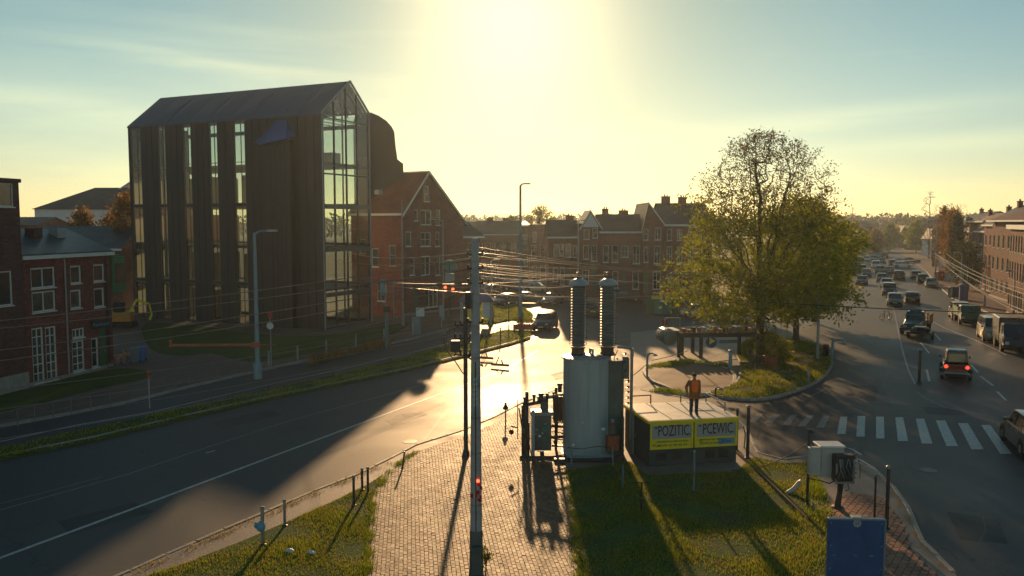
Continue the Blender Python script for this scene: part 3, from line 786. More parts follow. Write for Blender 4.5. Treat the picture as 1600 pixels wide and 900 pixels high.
# ================================================================== BUILDINGS
def window_part(parent, tf, x0, x1, z0, z1, nx=1, nz=1, y=.10, fm=None, pm=None, fw=.07, sill=True, name='window'):
    fm = fm or M['white_trim']; pm = pm or M['pane']
    m = MB()
    def bx(a,b,c,d,e,f):
        k = len(m.v); m.box(a,b,c,d,e,f); m.v[k:] = [tuple(tf(v)) for v in m.v[k:]]
    g = .003
    bx(x0+g,x0+fw,y-.05,y+.02,z0+g,z1-g); bx(x1-fw,x1-g,y-.05,y+.02,z0+g,z1-g)
    bx(x0+fw,x1-fw,y-.05,y+.02,z1-fw,z1-g); bx(x0+fw,x1-fw,y-.05,y+.02,z0+g,z0+fw)
    for i in range(1, nx):
        c = x0+(x1-x0)*i/nx; bx(c-fw*.3,c+fw*.3,y-.045,y+.015,z0+fw,z1-fw)
    for j in range(1, nz):
        c = z0+(z1-z0)*j/nz; bx(x0+fw,x1-fw,y-.04,y+.012,c-fw*.28,c+fw*.28)
    if sill: bx(x0-.05,x1+.05,-.07,y-.05,z0-.07,z0-.004)
    f = m.obj(name, fm, parent)
    p = MB(); k = [tf((a,y+.006,c)) for a,c in ((x0+.02,z0+.02),(x1-.02,z0+.02),(x1-.02,z1-.02),(x0+.02,z1-.02))]
    p.add(k, [(0,1,2,3)]); p.obj('pane', pm, f)
    return f
def door_part(parent, tf, x0, x1, z0, z1, mat, y=.10):
    m = MB(); h = MB()
    def bx(mm,a,b,c,d,e,f):
        k = len(mm.v); mm.box(a,b,c,d,e,f); mm.v[k:] = [tuple(tf(v)) for v in mm.v[k:]]
    bx(m,x0+.01,x1-.01,y-.03,y+.02,z0,z1)
    bx(m,x0+.12,x1-.12,y-.045,y-.031,z0+(z1-z0)*.1,z0+(z1-z0)*.42); bx(m,x0+.12,x1-.12,y-.045,y-.031,z0+(z1-z0)*.5,z0+(z1-z0)*.92)
    d = m.obj('door', mat, parent)
    bx(h,x1-.16,x1-.10,y-.09,y-.046,z0+.95,z0+1.12); h.obj('handle', M['steel'], d)
    return d
ident = lambda v: v
def house(name, label, cat, O, u, L, D, eave, ridge, roof='along', wm='brick_red', rm='slate', front=(), side_l=(), side_r=(), apex=None, eave_r=None,
          chim=(), trim=True, over=.25, group=None, wn_=(2,2), pane='pane', fm='white_trim', plinth=True, fw=.07, verge=True, extra_wall=None):
    rz = math.atan2(u[1], u[0])
    t = thing(name, label, cat, (O[0], O[1], 0), rz, group)
    er = eave if eave_r is None else eave_r; ax = L/2 if apex is None else apex
    tfR = lambda v: (L-v[1], v[0], v[2]); tfL = lambda v: (v[1], D-v[0], v[2]); tfB = lambda v: (L-v[0], D-v[1], v[2])
    ym = D/2
    m = MB(); hf = [o[:4] for o in front]; hl = [o[:4] for o in side_l]; hr = [o[:4] for o in side_r]
    if roof == 'front':
        m.wall([(0,0),(L,0),(L,er),(ax,ridge),(0,eave)], hf)
        m.wall([(0,0),(L,0),(L,eave),(L-ax,ridge),(0,er)], [], tf=tfB)
        m.wall([(0,0),(D,0),(D,eave),(0,eave)], hl, tf=tfL); m.wall([(0,0),(D,0),(D,er),(0,er)], hr, tf=tfR)
    else:
        m.wall([(0,0),(L,0),(L,eave),(0,eave)], hf); m.wall([(0,0),(L,0),(L,eave),(0,eave)], [], tf=tfB)
        top = [(D,eave),(ym,ridge),(0,eave)] if roof == 'along' else [(D,eave),(0,eave)]
        m.wall([(0,0),(D,0)]+top, hl, tf=tfL); m.wall([(0,0),(D,0)]+top, hr, tf=tfR)
    wall = m.obj('wall', M[wm], t)
    # roof with thickness
    r = MB(); th = .12; o = over
    if roof == 'front':
        for (x0, z0) in ((0, eave), (L, er)):
            sg = -1 if x0 == 0 else 1
            sl = (ridge-z0)/abs(ax-x0); xe = x0+sg*o; ze = z0-o*sl
            q = [(xe,-o,ze),(ax,-o,ridge+.02),(ax,D+o,ridge+.02),(xe,D+o,ze)]
            q = q+[(a,b,c+th) for a,b,c in q]
            r.add(q, [(0,1,2,3),(4,7,6,5),(0,4,5,1),(1,5,6,2),(2,6,7,3),(3,7,4,0)])
        rf = r.obj('roof', M[rm], t)
        if verge:
            v = MB(); w = .09
            for (x0, z0) in ((0, eave), (L, er)):
                sg = -1 if x0 == 0 else 1; sl = (ridge-z0)/abs(ax-x0); xe = x0+sg*(o+.02); ze = z0-o*sl
                v.add([(xe,-o-w,ze-.08),(ax,-o-w,ridge-.06),(ax,-o-w,ridge+.2),(xe,-o-w,ze+.18),(xe,-o-.005,ze-.08),(ax,-o-.005,ridge-.06),(ax,-o-.005,ridge+.2),(xe,-o-.005,ze+.18)],
                      [(0,1,2,3),(7,6,5,4),(0,4,5,1),(1,5,6,2),(2,6,7,3),(3,7,4,0)])
            v.obj('verge_board', M['white_trim'], t)
    elif roof in ('along', 'hip'):
        hx = 0 if roof == 'along' else min(L*.35, D/2)
        sl = (ridge-eave)/ym; ze = eave-o*sl
        if roof == 'along':
            for sgn in (0, 1):
                y0 = -o if sgn == 0 else D+o
                q = [(-o,y0,ze),(L+o,y0,ze),(L+o,ym,ridge),(-o,ym,ridge)]; q += [(a,b,c+th) for a,b,c in q]
                r.add(q, [(0,1,2,3),(4,5,6,7),(0,1,5,4),(1,2,6,5),(2,3,7,6),(3,0,4,7)])
        else:
            r.add([(-o,-o,eave),(L+o,-o,eave),(L+o,D+o,eave),(-o,D+o,eave),(hx,ym,ridge),(L-hx,ym,ridge)], [(0,1,5,4),(1,2,5),(2,3,4,5),(3,0,4),(0,3,2,1)])
        rf = r.obj('roof', M[rm], t)
    else:
        r.box(-.1,L+.1,-.1,D+.1,eave+.003,eave+.22); rf = r.obj('roof', M[rm], t)
    if trim and roof != 'front':
        zz = eave-(.02 if roof != 'flat' else -.02)
        MB().box(-o, L+o, -o-.14, -o-.004, zz-.16-(o*.5 if roof=='along' else 0), zz+.05-(o*.4 if roof=='along' else 0)).obj('gutter', M['white_trim'], t)
    for c in chim:
        cx_, cy_, w_, h_ = c
        MB().box(cx_-w_/2,cx_+w_/2,cy_-.3,cy_+.3,eave,ridge+h_).box(cx_-w_/2-.06,cx_+w_/2+.06,cy_-.36,cy_+.36,ridge+h_+.003,ridge+h_+.12).tube((cx_-.15,cy_,ridge+h_+.12),(cx_-.15,cy_,ridge+h_+.4),.09).tube((cx_+.18,cy_,ridge+h_+.12),(cx_+.18,cy_,ridge+h_+.35),.08).obj('chimney', M[wm], rf)
    for ops, tf in ((front, ident), (side_l, tfL), (side_r, tfR)):
        for o_ in ops:
            kind = o_[4] if len(o_) > 4 else 'w'
            if kind == 'd': door_part(t, tf, *o_[:4], M[random.choice(['door','green_paint','sign_blue'])])
            else:
                nx, nz = (o_[5], o_[6]) if len(o_) > 5 else wn_
                window_part(t, tf, *o_[:4], nx, nz, fm=M[fm], pm=M[o_[7] if len(o_) > 7 else pane], fw=fw)
    if plinth: MB().box(.0,L,-.05,-.004,0,.35).obj('plinth', M['kerb'], t)
    return t
def grid_open(L, eave, nx, nf, w=.95, h=1.5, first=.9, fh=2.9, doors=()):
    out = []
    for f in range(nf):
        for i in range(nx):
            cx_ = L*(i+.5)/nx; z = first+f*fh
            if z+h > eave-.15: continue
            if f == 0 and i in doors: out.append((cx_-.5, cx_+.5, .1, 2.25, 'd'))
            else: out.append((cx_-w/2, cx_+w/2, z, z+h, 'w'))
    return out
def unit(a, b):
    d = Vector((b[0]-a[0], b[1]-a[1])); return (d.x/d.length, d.y/d.length), d.length

# ---------------------------------------------------- the dark gabled building
u = (.903, -.43); O1 = (-39.8, 87.25); LB = 24.95; DB = 7.25; RY = 4.29; ZE = 19.9; ZR = 23.4; ZB2 = 20.7
rzb = math.atan2(u[1], u[0]); q1 = face_xy(O1, u)
db = thing('office_building', 'tall dark gabled building with narrow window strips and a glazed gable end', 'building', (O1[0],O1[1],0), rzb)
def loc(p, O=O1, rz=rzb):
    x, y = p[0]-O[0], p[1]-O[1]; c, s = math.cos(-rz), math.sin(-rz)
    return (x*c-y*s, x*s+y*c, p[2])
strips = [(207,223,190,497),(249,261,188,497),(288,301,185,500),(329,342,182,503),(367,385,179,507)]
ops = []
for a, b, t, bt in strips:
    xa = max(.12, q1(a,300)[0]); xb = q1(b,300)[0]; zt = min(q1(b,t)[1], ZE-.1)
    ops.append((xa, xb, q1(b,bt)[1], zt))
zbr = [q1(300,440)[1], q1(300,321)[1]]
bays = []
for xa, xb, z0, z1 in ops:
    zs = [z0, zbr[0], zbr[1], z1]
    for i in range(3): bays.append((xa, xb, zs[i]+(.12 if i else 0), zs[i+1]-(.12 if i < 2 else 0)))
MB().wall([(0,0),(LB,0),(LB,ZE),(0,ZE)], bays, rev=.25).obj('wall', M['panel'], db)
# cladding panels standing proud of the wall, one by one
edges = [0]+[v for o_ in ops for v in (o_[0], o_[1])]+[LB]
xs = []
for i in range(0, len(edges), 2):
    a, b = edges[i], edges[i+1]
    if b-a < .3: continue
    k = max(1, round((b-a)/.95)); xs += [(a+(b-a)*j/k, a+(b-a)*(j+1)/k) for j in range(k)]
for j, (a, b) in enumerate(xs):
    pr = .05+.006*(j % 3)
    for z0, z1 in ((0.05, zbr[0]), (zbr[0], zbr[1]), (zbr[1], ZE-.02)):
        MB().box(a+.02, b-.02, -pr, -.003, z0+.012, z1-.012).obj('cladding_panel', random.choice([M['panel'], M['panel'], M['panel2']]), db)
for xa, xb, z0, z1 in bays:
    f = MB(); fw = .06
    f.box(xa+.003,xa+fw,-.02,.08,z0,z1).box(xb-fw,xb-.003,-.02,.08,z0,z1).box(xa+fw,xb-fw,-.02,.08,z1-.08,z1-.003).box(xa+fw,xb-fw,-.02,.08,z0+.003,z0+.08)
    c = xa+(xb-xa)*.62; f.box(c-.025,c+.025,-.01,.07,z0+.08,z1-.08)
    n_ = max(1, int((z1-z0)/3.6))
    for j in range(1, n_): f.box(xa+fw,xb-fw,0,.06,z0+(z1-z0)*j/n_-.03,z0+(z1-z0)*j/n_+.03)
    fo = f.obj('window', M['mullion'], db)
    MB().add([(xa+.02,.03,z0+.02),(xb-.02,.03,z0+.02),(xb-.02,.03,z1-.02),(xa+.02,.03,z1-.02)], [(0,1,2,3)]).obj('pane', M['glass'], fo)
# roof: two slopes, the front one folded into flat facets
fac = 9; ys = RY
for i in range(fac):
    a, b = LB*i/fac, LB*(i+1)/fac
    k = .10 if i % 2 else -.04
    q = [(a,-.12,ZE-.02),(b,-.12,ZE-.02),(b,RY,ZR),(a,RY,ZR)]
    r = MB().add([(a+.01,-.13,ZE),(b-.01,-.13,ZE),(b-.01,RY,ZR+.02),(a+.01,RY,ZR+.02),(a+(b-a)*(.75 if i%2 else .25),RY*.5,ZE+(ZR-ZE)*.5+.14+.05*(i%3)),
                   (a+.01,-.13,ZE-.15),(b-.01,-.13,ZE-.15),(b-.01,RY,ZR-.12),(a+.01,RY,ZR-.12)],
                  [(0,1,4),(1,2,4),(2,3,4),(3,0,4),(5,8,7,6),(0,5,6,1),(1,6,7,2),(2,7,8,3),(3,8,5,0)])
    r.obj('roof_facet', M['roof_metal'], db)
LG = LB-5.2
MB().add([(0,RY,ZR),(LG,RY,ZR),(LG,DB+.1,ZB2),(0,DB+.1,ZB2),(0,RY,ZR-.15),(LG,RY,ZR-.15),(LG,DB+.1,ZB2-.15),(0,DB+.1,ZB2-.15)],
         [(0,1,2,3),(7,6,5,4),(0,4,5,1),(1,5,6,2),(2,6,7,3),(3,7,4,0)]).obj('rear_roof', M['roof_metal'], db)
MB().add([(LG+.01,RY,ZR-.05),(LB-.1,RY,ZR-.05),(LB-.1,DB+.05,ZB2-.05),(LG+.01,DB+.05,ZB2-.05)], [(0,1,2,3)]).obj('added_roof_glazing', M['glass2'], db)  # glass added in the rear slope so sun brightens the rafters behind the gable
# far gable end, glazed like the near one
tfE = lambda v: (v[1], DB-v[0], v[2])
ge = MB()
for y in (.14, 1.8, 3.6, 5.4, DB-.14): 
    zt0 = min(ZE, ZB2)-.05; k = len(ge.v); ge.box(y-.07, y+.07, .02, .14, .1, zt0); ge.v[k:] = [tuple(tfE(v)) for v in ge.v[k:]]
for z in (.2, 3.9, 7.8, 11.7, 15.6, 19.5): k = len(ge.v); ge.box(.21, DB-.21, .02, .12, z-.16, z+.16); ge.v[k:] = [tuple(tfE(v)) for v in ge.v[k:]]
gE = ge.obj('end_frame', M['mullion'], db)
MB().add([(.16,DB-.25,.1),(.16,.1,.1),(.16,.1,ZE-.15),(.16,RY,ZR-.2),(.16,DB-.25,ZB2-.25)], [(0,1,2,3,4)]).obj('end_pane', M['glass2'], gE)
# rear curtain wall: mullions and clear glass
rm_ = MB()
for i in range(9):
    x = LB*i/8; rm_.box(max(0,x-.05), min(LB,x+.05), DB-.16, DB, 0, ZB2)
for z in (.2, 3.9, 7.8, 11.7, 15.6, 19.5): rm_.box(0, LB, DB-.14, DB-.02, z-.2, z+.2)
rw = rm_.obj('rear_frame', M['mullion'], db)
MB().add([(0,DB-.2,.1),(LB,DB-.2,.1),(LB,DB-.2,ZB2-.2),(0,DB-.2,ZB2-.2)], [(0,1,2,3)]).obj('rear_pane', M['glass2'], rw)
for z in (.1, 3.9, 7.8, 11.7, 15.6): MB().box(.3, LB-.35, .4, DB-.35, z-.28, z).obj('floor_slab', M['slab'], db)
for i, z in enumerate((4.0, 7.9, 11.8, 0.1)):
    for x in (3.1, 8.2, 13.4, 18.6): MB().box(x, x+.25, 2.0+.6*(i % 2), DB-.6, z, z+2.9).obj('partition', M['cream'], db)
for x in (4.5, 9.6, 14.7, 19.8): MB().tube((x,3.4,0),(x,3.4,19.6),.18,n=10).obj('column', M['white_trim'], db)
# glazed gable end
tfR = lambda v: (LB-v[1], v[0], v[2])
gm = MB()
def gbar(p, q, w=.09):
    a = Vector((LB-.04, p[0], p[1])); b = Vector((LB-.04, q[0], q[1])); gm.tube(a, b, w, n=4)
def topz(y): return ZE+(ZR-ZE)*y/RY if y < RY else ZR+(ZB2-ZR)*(y-RY)/(DB-RY)
gb = MB()
def tfbox(mm,a,b,c,d,e,f):
    k = len(mm.v); mm.box(a,b,c,d,e,f); mm.v[k:] = [tuple(tfR(v)) for v in mm.v[k:]]
for y in (.10, 1.75, 3.6, 5.3, DB-.1):
    tfbox(gb, y-.045, y+.045, -.06, .12, .15, topz(y)-.2)
for z, h in ((11.5,.22),(7.5,.2),(3.3,.2)): tfbox(gb, .21, DB-.17, -.09, .10, z-h, z+h)
for z, h in ((19.6,.06),(15.3,.07),(14.5,.07),(.25,.12)): tfbox(gb, .21, DB-.17, -.05, .08, z-h, z+h)
gf = gb.obj('gable_frame', M['mullion'], db)
MB().add([(LB-.03,.05,.1),(LB-.03,DB-.05,.1),(LB-.03,DB-.05,ZB2-.1),(LB-.03,RY,ZR-.15),(LB-.03,.05,ZE-.1)], [(0,1,2,3,4)]).obj('gable_pane', M['glass'], gf)
edge = MB()
edge.tube((LB+.02,-.1,ZE+.02),(LB+.02,RY,ZR+.03),.11,n=4).tube((LB+.02,RY,ZR+.03),(LB+.02,DB+.1,ZB2+.02),.11,n=4).tube((LB+.03,DB,0),(LB+.03,DB,ZB2),.12,n=4).tube((LB+.03,-.04,0),(LB+.03,-.04,ZE),.06,n=4)
edge.obj('edge_trim', M['grey_trim'], db)
raf = MB()
for k in range(6): 
    x = LB-.8-k*1.5; raf.tube((x,.2,ZE-.1),(x,RY,ZR-.3),.07,n=5).tube((x,RY,ZR-.3),(x,DB-.2,ZB2-.3),.07,n=5).tube((x,.3,ZE-.3),(x,DB-.3,ZE-.3),.05,n=5)
raf.obj('rafters', M['white_trim'], db)
MB().box(LB-2.6,LB-2.45,2.6,3.1,15.7,18.3).box(LB-3.3,LB-1.6,3.4,4.8,15.7,16.7).obj('interior_furniture', M['white_trim'], db)
# recessed-looking bay under a folded blue canopy
xa, xb, xc, xd = q1(422,300)[0], q1(461,300)[0], q1(404,300)[0], q1(441,300)[0]
z1_, z2_, zt_ = q1(422,226)[1], q1(461,219)[1], q1(404,223)[1]
b = MB().box(xa, xb, -.62, -.125, 0.02, z2_-.05)
b.obj('bay', M['panel2'], db)
for x in (xa+.55*(k) for k in range(1, 6)):
    if x < xb-.1: MB().box(x-.25, x+.22, -.66, -.623, .3, z2_-.3).obj('bay_panel', M['panel2'], db)
MB().add([(xc-.2,-.14,zt_),(xa+.3,-1.5,z1_-.1),(xb+.15,-1.2,z2_),(xd+.1,.75,ZE+.95),(xb+.3,-.14,z2_+.35),(xa+.2,-.14,z1_-.35)],
         [(0,1,3),(1,2,3),(2,4,3),(0,5,1),(5,4,2,1)]).obj('folded_canopy', M['blue_metal'], db)
# rear wing, rounded against the sky
prof = [(556,176),(580,176),(592,181),(604,189),(612,198),(616,206),(618,228),(621,249),(630,256),(631,300)]
pts = [P(a,b,92.5) for a,b in prof]
pts = [pts[0]]+pts[1:]+[Vector((pts[-1].x,92.5,0)), Vector((pts[0].x,92.5,0))]
n_ = len(pts); fr = [loc(p) for p in pts]; bk = [loc((p[0]-2.0,p[1]+9,p[2])) for p in pts]
tri = tessellate_polygon([[Vector((p.x,p.z,0)) for p in pts]])
MB().add(fr+bk, [tuple(t) for t in tri]+[tuple(n_+k for k in t) for t in tri]+[(i,(i+1)%n_,n_+(i+1)%n_,n_+i) for i in range(n_)]).obj('rear_wing', M['panel2'], db)

# ---------------------------------------------------- brick house beside it
O2 = (-11.5, 88.0); u2 = (.6,.8); q2 = face_xy(O2, u2)
def pxops(q, L_):
    out = []
    for e in L_:
        a, b, t, bt = e[:4]; m_ = (t+bt)/2
        x0, x1 = q(a, m_)[0], q(b, m_)[0]; mx_ = (a+b)/2
        out.append((x0, x1, q(mx_,bt)[1], q(mx_,t)[1])+tuple(e[4:]))
    return out
o2 = pxops(q2, [(662,671,290,315,'w',1,2),(647,653,328,345,'w',1,1),(657,674,328,351,'w',2,1),(680,688,328,352,'w',1,2),(657,673,363,385,'w',2,2),(680,687,362,385,'w',1,2),(634,643,362,385,'w',1,1,'curtain'),
                (640,648,402,430,'w',1,2),(658,672,400,430,'w',2,1),(680,688,400,430,'w',1,1),(645,656,448,486,'d'),(664,684,448,480,'w',3,1)])
sl2 = [(3.2,4.3,5.2,7.2,'w',1,2),(1.4,2.3,6.6,8.2,'w',1,2),(4.0,5.2,1.5,3.6,'w',1,2),(5.9,6.9,5.4,7.6,'w',1,2)]
bh = house('brick_house', 'red brick house with white verges and a long catslide roof beside the dark building', 'house', O2, u2, 9.8, 8.0, 11.1, 15.4, 'front', 'brick_red', 'red_tile',
      o2, side_l=sl2, apex=3.75, eave_r=10.0, chim=[], over=.35)
MB().box(-.5,-.36,-.2,8.1,10.75,11.0).obj('gutter', M['white_trim'], bh)
MB().box(3.7,3.8,-.4,8.3,15.45,15.62).obj('ridge_cap', M['white_trim'], bh)
MB().box(-.9,-.35,2.6,3.3,13.0,13.5).obj('roof_vent', M['grey_trim'], bh)
house('brick_annex', 'low brick annex with a pitched roof right of the white verged house', 'house', (-5.9, 97.5), (.8,.6), 2.8, 7.0, 8.5, 10.1, 'along', 'brick_red', 'slate', [(1.0,1.9,6.0,7.6,'w',1,2),(1.1,1.9,2.4,4.2)], chim=[])

# ---------------------------------------------------- houses at the left edge
O3 = tuple(G(44,605,.12)[:2]); E3 = tuple(G(178,572,.12)[:2]); u3, L3 = unit(O3, E3); q3 = face_xy(O3, u3)
o3 = pxops(q3, [(48,86,418,450,'w',2,1),(110,127,415,443,'w',1,1),(146,163,413,440,'w',1,1),(50,87,455,487,'w',2,1,'curtain'),(110,127,453,482,'w',1,1,'curtain'),(147,163,450,480,'w',1,1),
                (51,69,512,598,'w',2,6,'curtain'),(72,89,510,594,'w',2,6,'curtain'),(113,132,532,580,'w',2,4,'curtain'),(113,132,513,528,'w',3,1,'curtain'),(143,154,528,574,'w',1,2),(156,167,513,572,'d')])
h3 = house('shop_house', 'dark red brick house with tall white french windows and a small shop sign', 'house', O3, u3, L3, 7.0, 8.05, 9.5, 'along', 'brick_red', 'corrug', o3, over=.15, wn_=(1,1), fw=.09)
house_roofmat = None
MB().box(L3-.55,L3-.42,-.08,-.004,.4,8.0).obj('drain_pipe', M['dark_steel'], h3)
MB().tube((q3(105,540)[0],-.07,.4),(q3(105,540)[0],-.07,7.7),.05).obj('drain_pipe', M['grey_trim'], h3)
a_, z_ = q3(156,506); MB().box(a_-1.0,a_+.75,-.22,-.02,z_-.28,z_+.30).obj('sign_board', M['ink'], h3)
# dark green box bay on its end wall
MB().bbox(L3+.02,L3+1.3,-.2,1.6,5.2,7.7,.06).box(L3+.05,L3+1.2,-.1,1.5,7.703,7.8).obj('bay_window', M['green_paint'], h3)
MB().box(L3+.2,L3+1.1,-.232,-.202,5.9,7.2).obj('bay_pane', M['pane'], h3)
for k in range(3): MB().box(1.2+k*2.0,1.9+k*2.0,2.0,2.7,8.6,9.65).obj('skylight' if k != 1 else 'chimney', M['brick_dark'] if k == 1 else M['grey_trim'], h3)
Ot = (O3[0]-u3[0]*7.2+.12*u3[1], O3[1]-u3[1]*7.2-.12*u3[0]); q4 = face_xy(Ot, u3)
s20 = q4(21,300)[0]
h4 = house('corner_house', 'tall dark brick house with a flat roof cut off by the left edge', 'house', Ot, u3, 7.05, 6.5, 12.35, 12.5, 'flat', 'brick_dark', 'brick_dark',
           [(s20-2.2, s20, q4(10,323)[1], q4(10,286)[1], 'w', 2, 1), (s20-2.4,s20-.4,5.2,7.2,'w',2,1)], over=.05, trim=False)
MB().box(.0,7.05,-.13,-.054,0,1.1).obj('plinth_wall', M['kerb'], h4)

def text(name, body, size, mat, parent, loc_, rot, ext=.004, sx=1.0):
    c = bpy.data.curves.new(name, 'FONT'); c.body = body; c.size = size; c.extrude = ext; c.align_x = 'CENTER'; c.align_y = 'CENTER'; c.resolution_u = 2
    ob = bpy.data.objects.new('tmp', c); COL.objects.link(ob)
    dg = bpy.context.evaluated_depsgraph_get(); dg.update()
    me = bpy.data.meshes.new_from_object(ob.evaluated_get(dg)); bpy.data.objects.remove(ob)
    me.materials.clear(); me.materials.append(mat)
    o = bpy.data.objects.new(name, me); COL.objects.link(o); o.parent = parent; o.location = loc_; o.rotation_euler = rot; o.scale = (sx,1,1)
    return o
text('lettering', 'Pannkoper', .36, M['ink_blue'], h3, (a_-.12,-.226,z_+.0), (PI/2,0,0))

# far hall and sheds at the left
hall = house('long_hall', 'big white walled hall with a dark hipped roof behind the left houses', 'hall', tuple(P(57,400,150)[:2]), (1,.02), 20.5, 16, 12.4, 16.6, 'hip', 'white_wall', 'slate', [(2,5,6,8),(7,10,6,8),(12,15,6,8)], over=.4, trim=False, fm='grey_trim')
house('gabled_hall', 'dark steep gabled roof behind the hall, left of the dark building', 'hall', tuple(P(158,400,158)[:2]), (1,.05), 14, 12, 13.6, 19.2, 'front', 'white_wall', 'slate', [], apex=8.5, over=.4)
house('grey_shed', 'low shed with a grey ribbed roof and pipes behind the shop house', 'shed', tuple(P(42,430,92)[:2]), (1,.0), 10.5, 9, 7.2, 9.5, 'along', 'brick_brown', 'corrug', [(2,4,2,4),(6,8,2,4)], over=.2)

# ---------------------------------------------------- row of brick houses
def row(label, p0, p1, d, eave_y, ridge_y, D=9, roof='along', wm='brick_red', rm='slate', wins=(), apexp=None, chim=(), trim=True, over=.2, u=(1,0), **kw):
    O = P(p0, 400, d); O = (O.x, d); L = (p1-p0)/F*d; q = face_xy(O, u)
    ez = q(p0, eave_y)[1]; rzz = CAMZ+(348-ridge_y)/F*(d+(D/2 if roof == 'along' else 0))
    ops_ = pxops(q, wins)
    ap = None if apexp is None else (apexp-p0)/F*d
    return house('terraced_house', label, 'house', O, u, L, D, ez, rzz, roof, wm, rm, ops_, apex=ap, chim=chim, trim=trim, over=over, group='row of brick houses', **kw)
row('terraced house with a white rendered front gable in the brick row', 908, 938, 106, 355, 330, 9, 'front', 'brick_red', 'slate',
    [(912,921,358,374,'w',1,1),(926,934,356,372,'w',1,2),(911,920,383,405,'w',1,1),(924,933,383,408,'w',1,2),(910,920,422,444,'w',2,1),(923,934,420,455,'d')], apexp=922)
t_ = MB().extr([(.15,CAMZ-.55),(2.3,CAMZ-.55),(1.18,CAMZ+1.25)], -.06, -.004)
gw = [o for o in bpy.data.objects if o.get('label','').startswith('terraced house with a white rendered')][0]
t_.obj('gable_render', M['white_wall'], gw)
row('brick terraced house with a wide grey slate roof and a long white gutter', 938.3, 1004, 106, 361, 336, 8, 'along', 'brick_red', 'slate',
    [(942,951,383,410,'w',1,2),(956,966,383,410,'w',1,2),(971,982,384,402,'w',2,2),(989,1000,384,412,'w',2,2),(943,951,424,452,'w',1,2),(957,966,424,450,'w',1,1),(971,979,424,455,'d'),(988,998,424,452,'w',1,2)], chim=[(1.0,4,.8,.7),(3.4,4,1.2,.5)])
row('brick terraced house with a tall front gable and sash windows', 1004.5, 1036, 105, 350, 318, 10, 'front', 'brick_red', 'slate',
    [(1005.5,1013,358,375,'w',1,2),(1023,1033,356,375,'w',2,1),(1006,1013,385,410,'w',1,2),(1022,1032,384,412,'w',2,2),(1004.9,1012,424,457,'d'),(1020,1032,424,452,'w',2,2)], apexp=1012)
row('brick terraced house with a long dark roof and two chimneys, half hidden by the tree', 1036.5, 1112, 106, 350, 319, 11, 'along', 'brick_red', 'slate',
    [(1042,1050,358,376,'w',1,2),(1058,1066,358,376),(1075,1083,358,376),(1092,1100,358,376),(1042,1050,385,410,'w',2,2),(1058,1066,385,410),(1075,1083,385,410),(1042,1052,424,455,'d'),(1060,1072,424,452),(1084,1094,424,452)], chim=[(1.2,5.5,1.1,.9),(3.4,5.5,1.0,.8)])
row('brick terraced house with a white cornice below a short slate roof', 857, 902, 107, 369, 345, 8, 'along', 'brick_red', 'slate',
    [(865,872,381,400,'w',1,1),(874,881,381,400,'w',1,2),(884,892,381,402,'w',1,2),(895,901,383,402,'w',1,1),(864,872,418,440,'w',1,2),(875,882,418,445,'w',1,1),(886,895,418,452,'d')], chim=[(3.0,4,1.1,.6)])
row('narrow dark brick terraced house with a flat roof', 828, 856.5, 138, 353, 352, 8, 'flat', 'brick_brown', 'brick_dark',
    [(832,838,362,378,'w',1,1),(844,852,382,402,'w',1,2),(830,838,383,403,'w',1,2),(831,838,415,440,'w',1,2),(844,853,415,440,'w',1,2)], trim=False)
row('low brick house with a white fascia behind the bundle of cables', 745, 812, 146, 365, 346, 10, 'along', 'brick_orange', 'slate',
    [(750,758,380,396),(766,774,380,396),(782,790,380,396),(798,806,380,396),(752,760,412,432),(770,778,412,432),(788,796,412,436,'d')], chim=[(2.2,5,1.1,.5),(5.0,5,1.0,.5)])
row('brick end house just left of the low white fascia house', 722, 744.5, 142, 372, 356, 8, 'along', 'brick_brown', 'slate', [(728,735,384,400),(728,736,415,436)], chim=[])
row('brick house with a dark hipped roof between two street lamps', 812.5, 828, 144, 352, 345, 9, 'hip', 'brick_brown', 'slate', [(816,824,366,382),(816,824,398,416)], chim=[])
row('brick terraced house between the gabled house and the slim lamp post', 902.4, 907.6, 106.5, 352, 351, 8, 'flat', 'brick_dark', 'slate', [], trim=False)

# ---------------------------------------------------- right side of the avenue
Of = G(1573, 489, .12); Nf = G(1660, 545, .12); u5, L5 = unit(Of, Nf); q5 = face_xy(Of[:2], u5)
zt = q5(1575, 356)[1]
W5 = []
for fl, (z0, z1) in enumerate(((.9,2.9),(4.0,5.9),(6.9,8.7))):
    k = int(L5/1.6)
    for i in range(k):
        a = L5*(i+.5)/k; W5.append((a-.42,a+.42,z0,z1,'w' if not (fl == 0 and i % 4 == 1) else 'd',1,2))
ro = house('apartment_block', 'orange brick block with rows of tall windows cut off by the right edge', 'building', Of[:2], u5, L5, 12, zt, zt+.2, 'flat', 'brick_orange', 'slate', W5, over=.1, fm='grey_trim')
MB().box(-.3,L5+.3,-.4,-.16,zt-.1,zt+.35).obj('cornice', M['white_trim'], ro)
Og = G(1546, 462, .12); ug = (-.30,-.954)
gh = house('corner_building', 'tall brown brick building with a red hipped roof behind the orange block', 'building', (Og.x, Og.y), ug, 17, 13, 10.3, 13.2, 'hip', 'brick_brown', 'red_tile', grid_open(17,10.3,7,3,1.0,1.7), over=.6, fm='grey_trim')
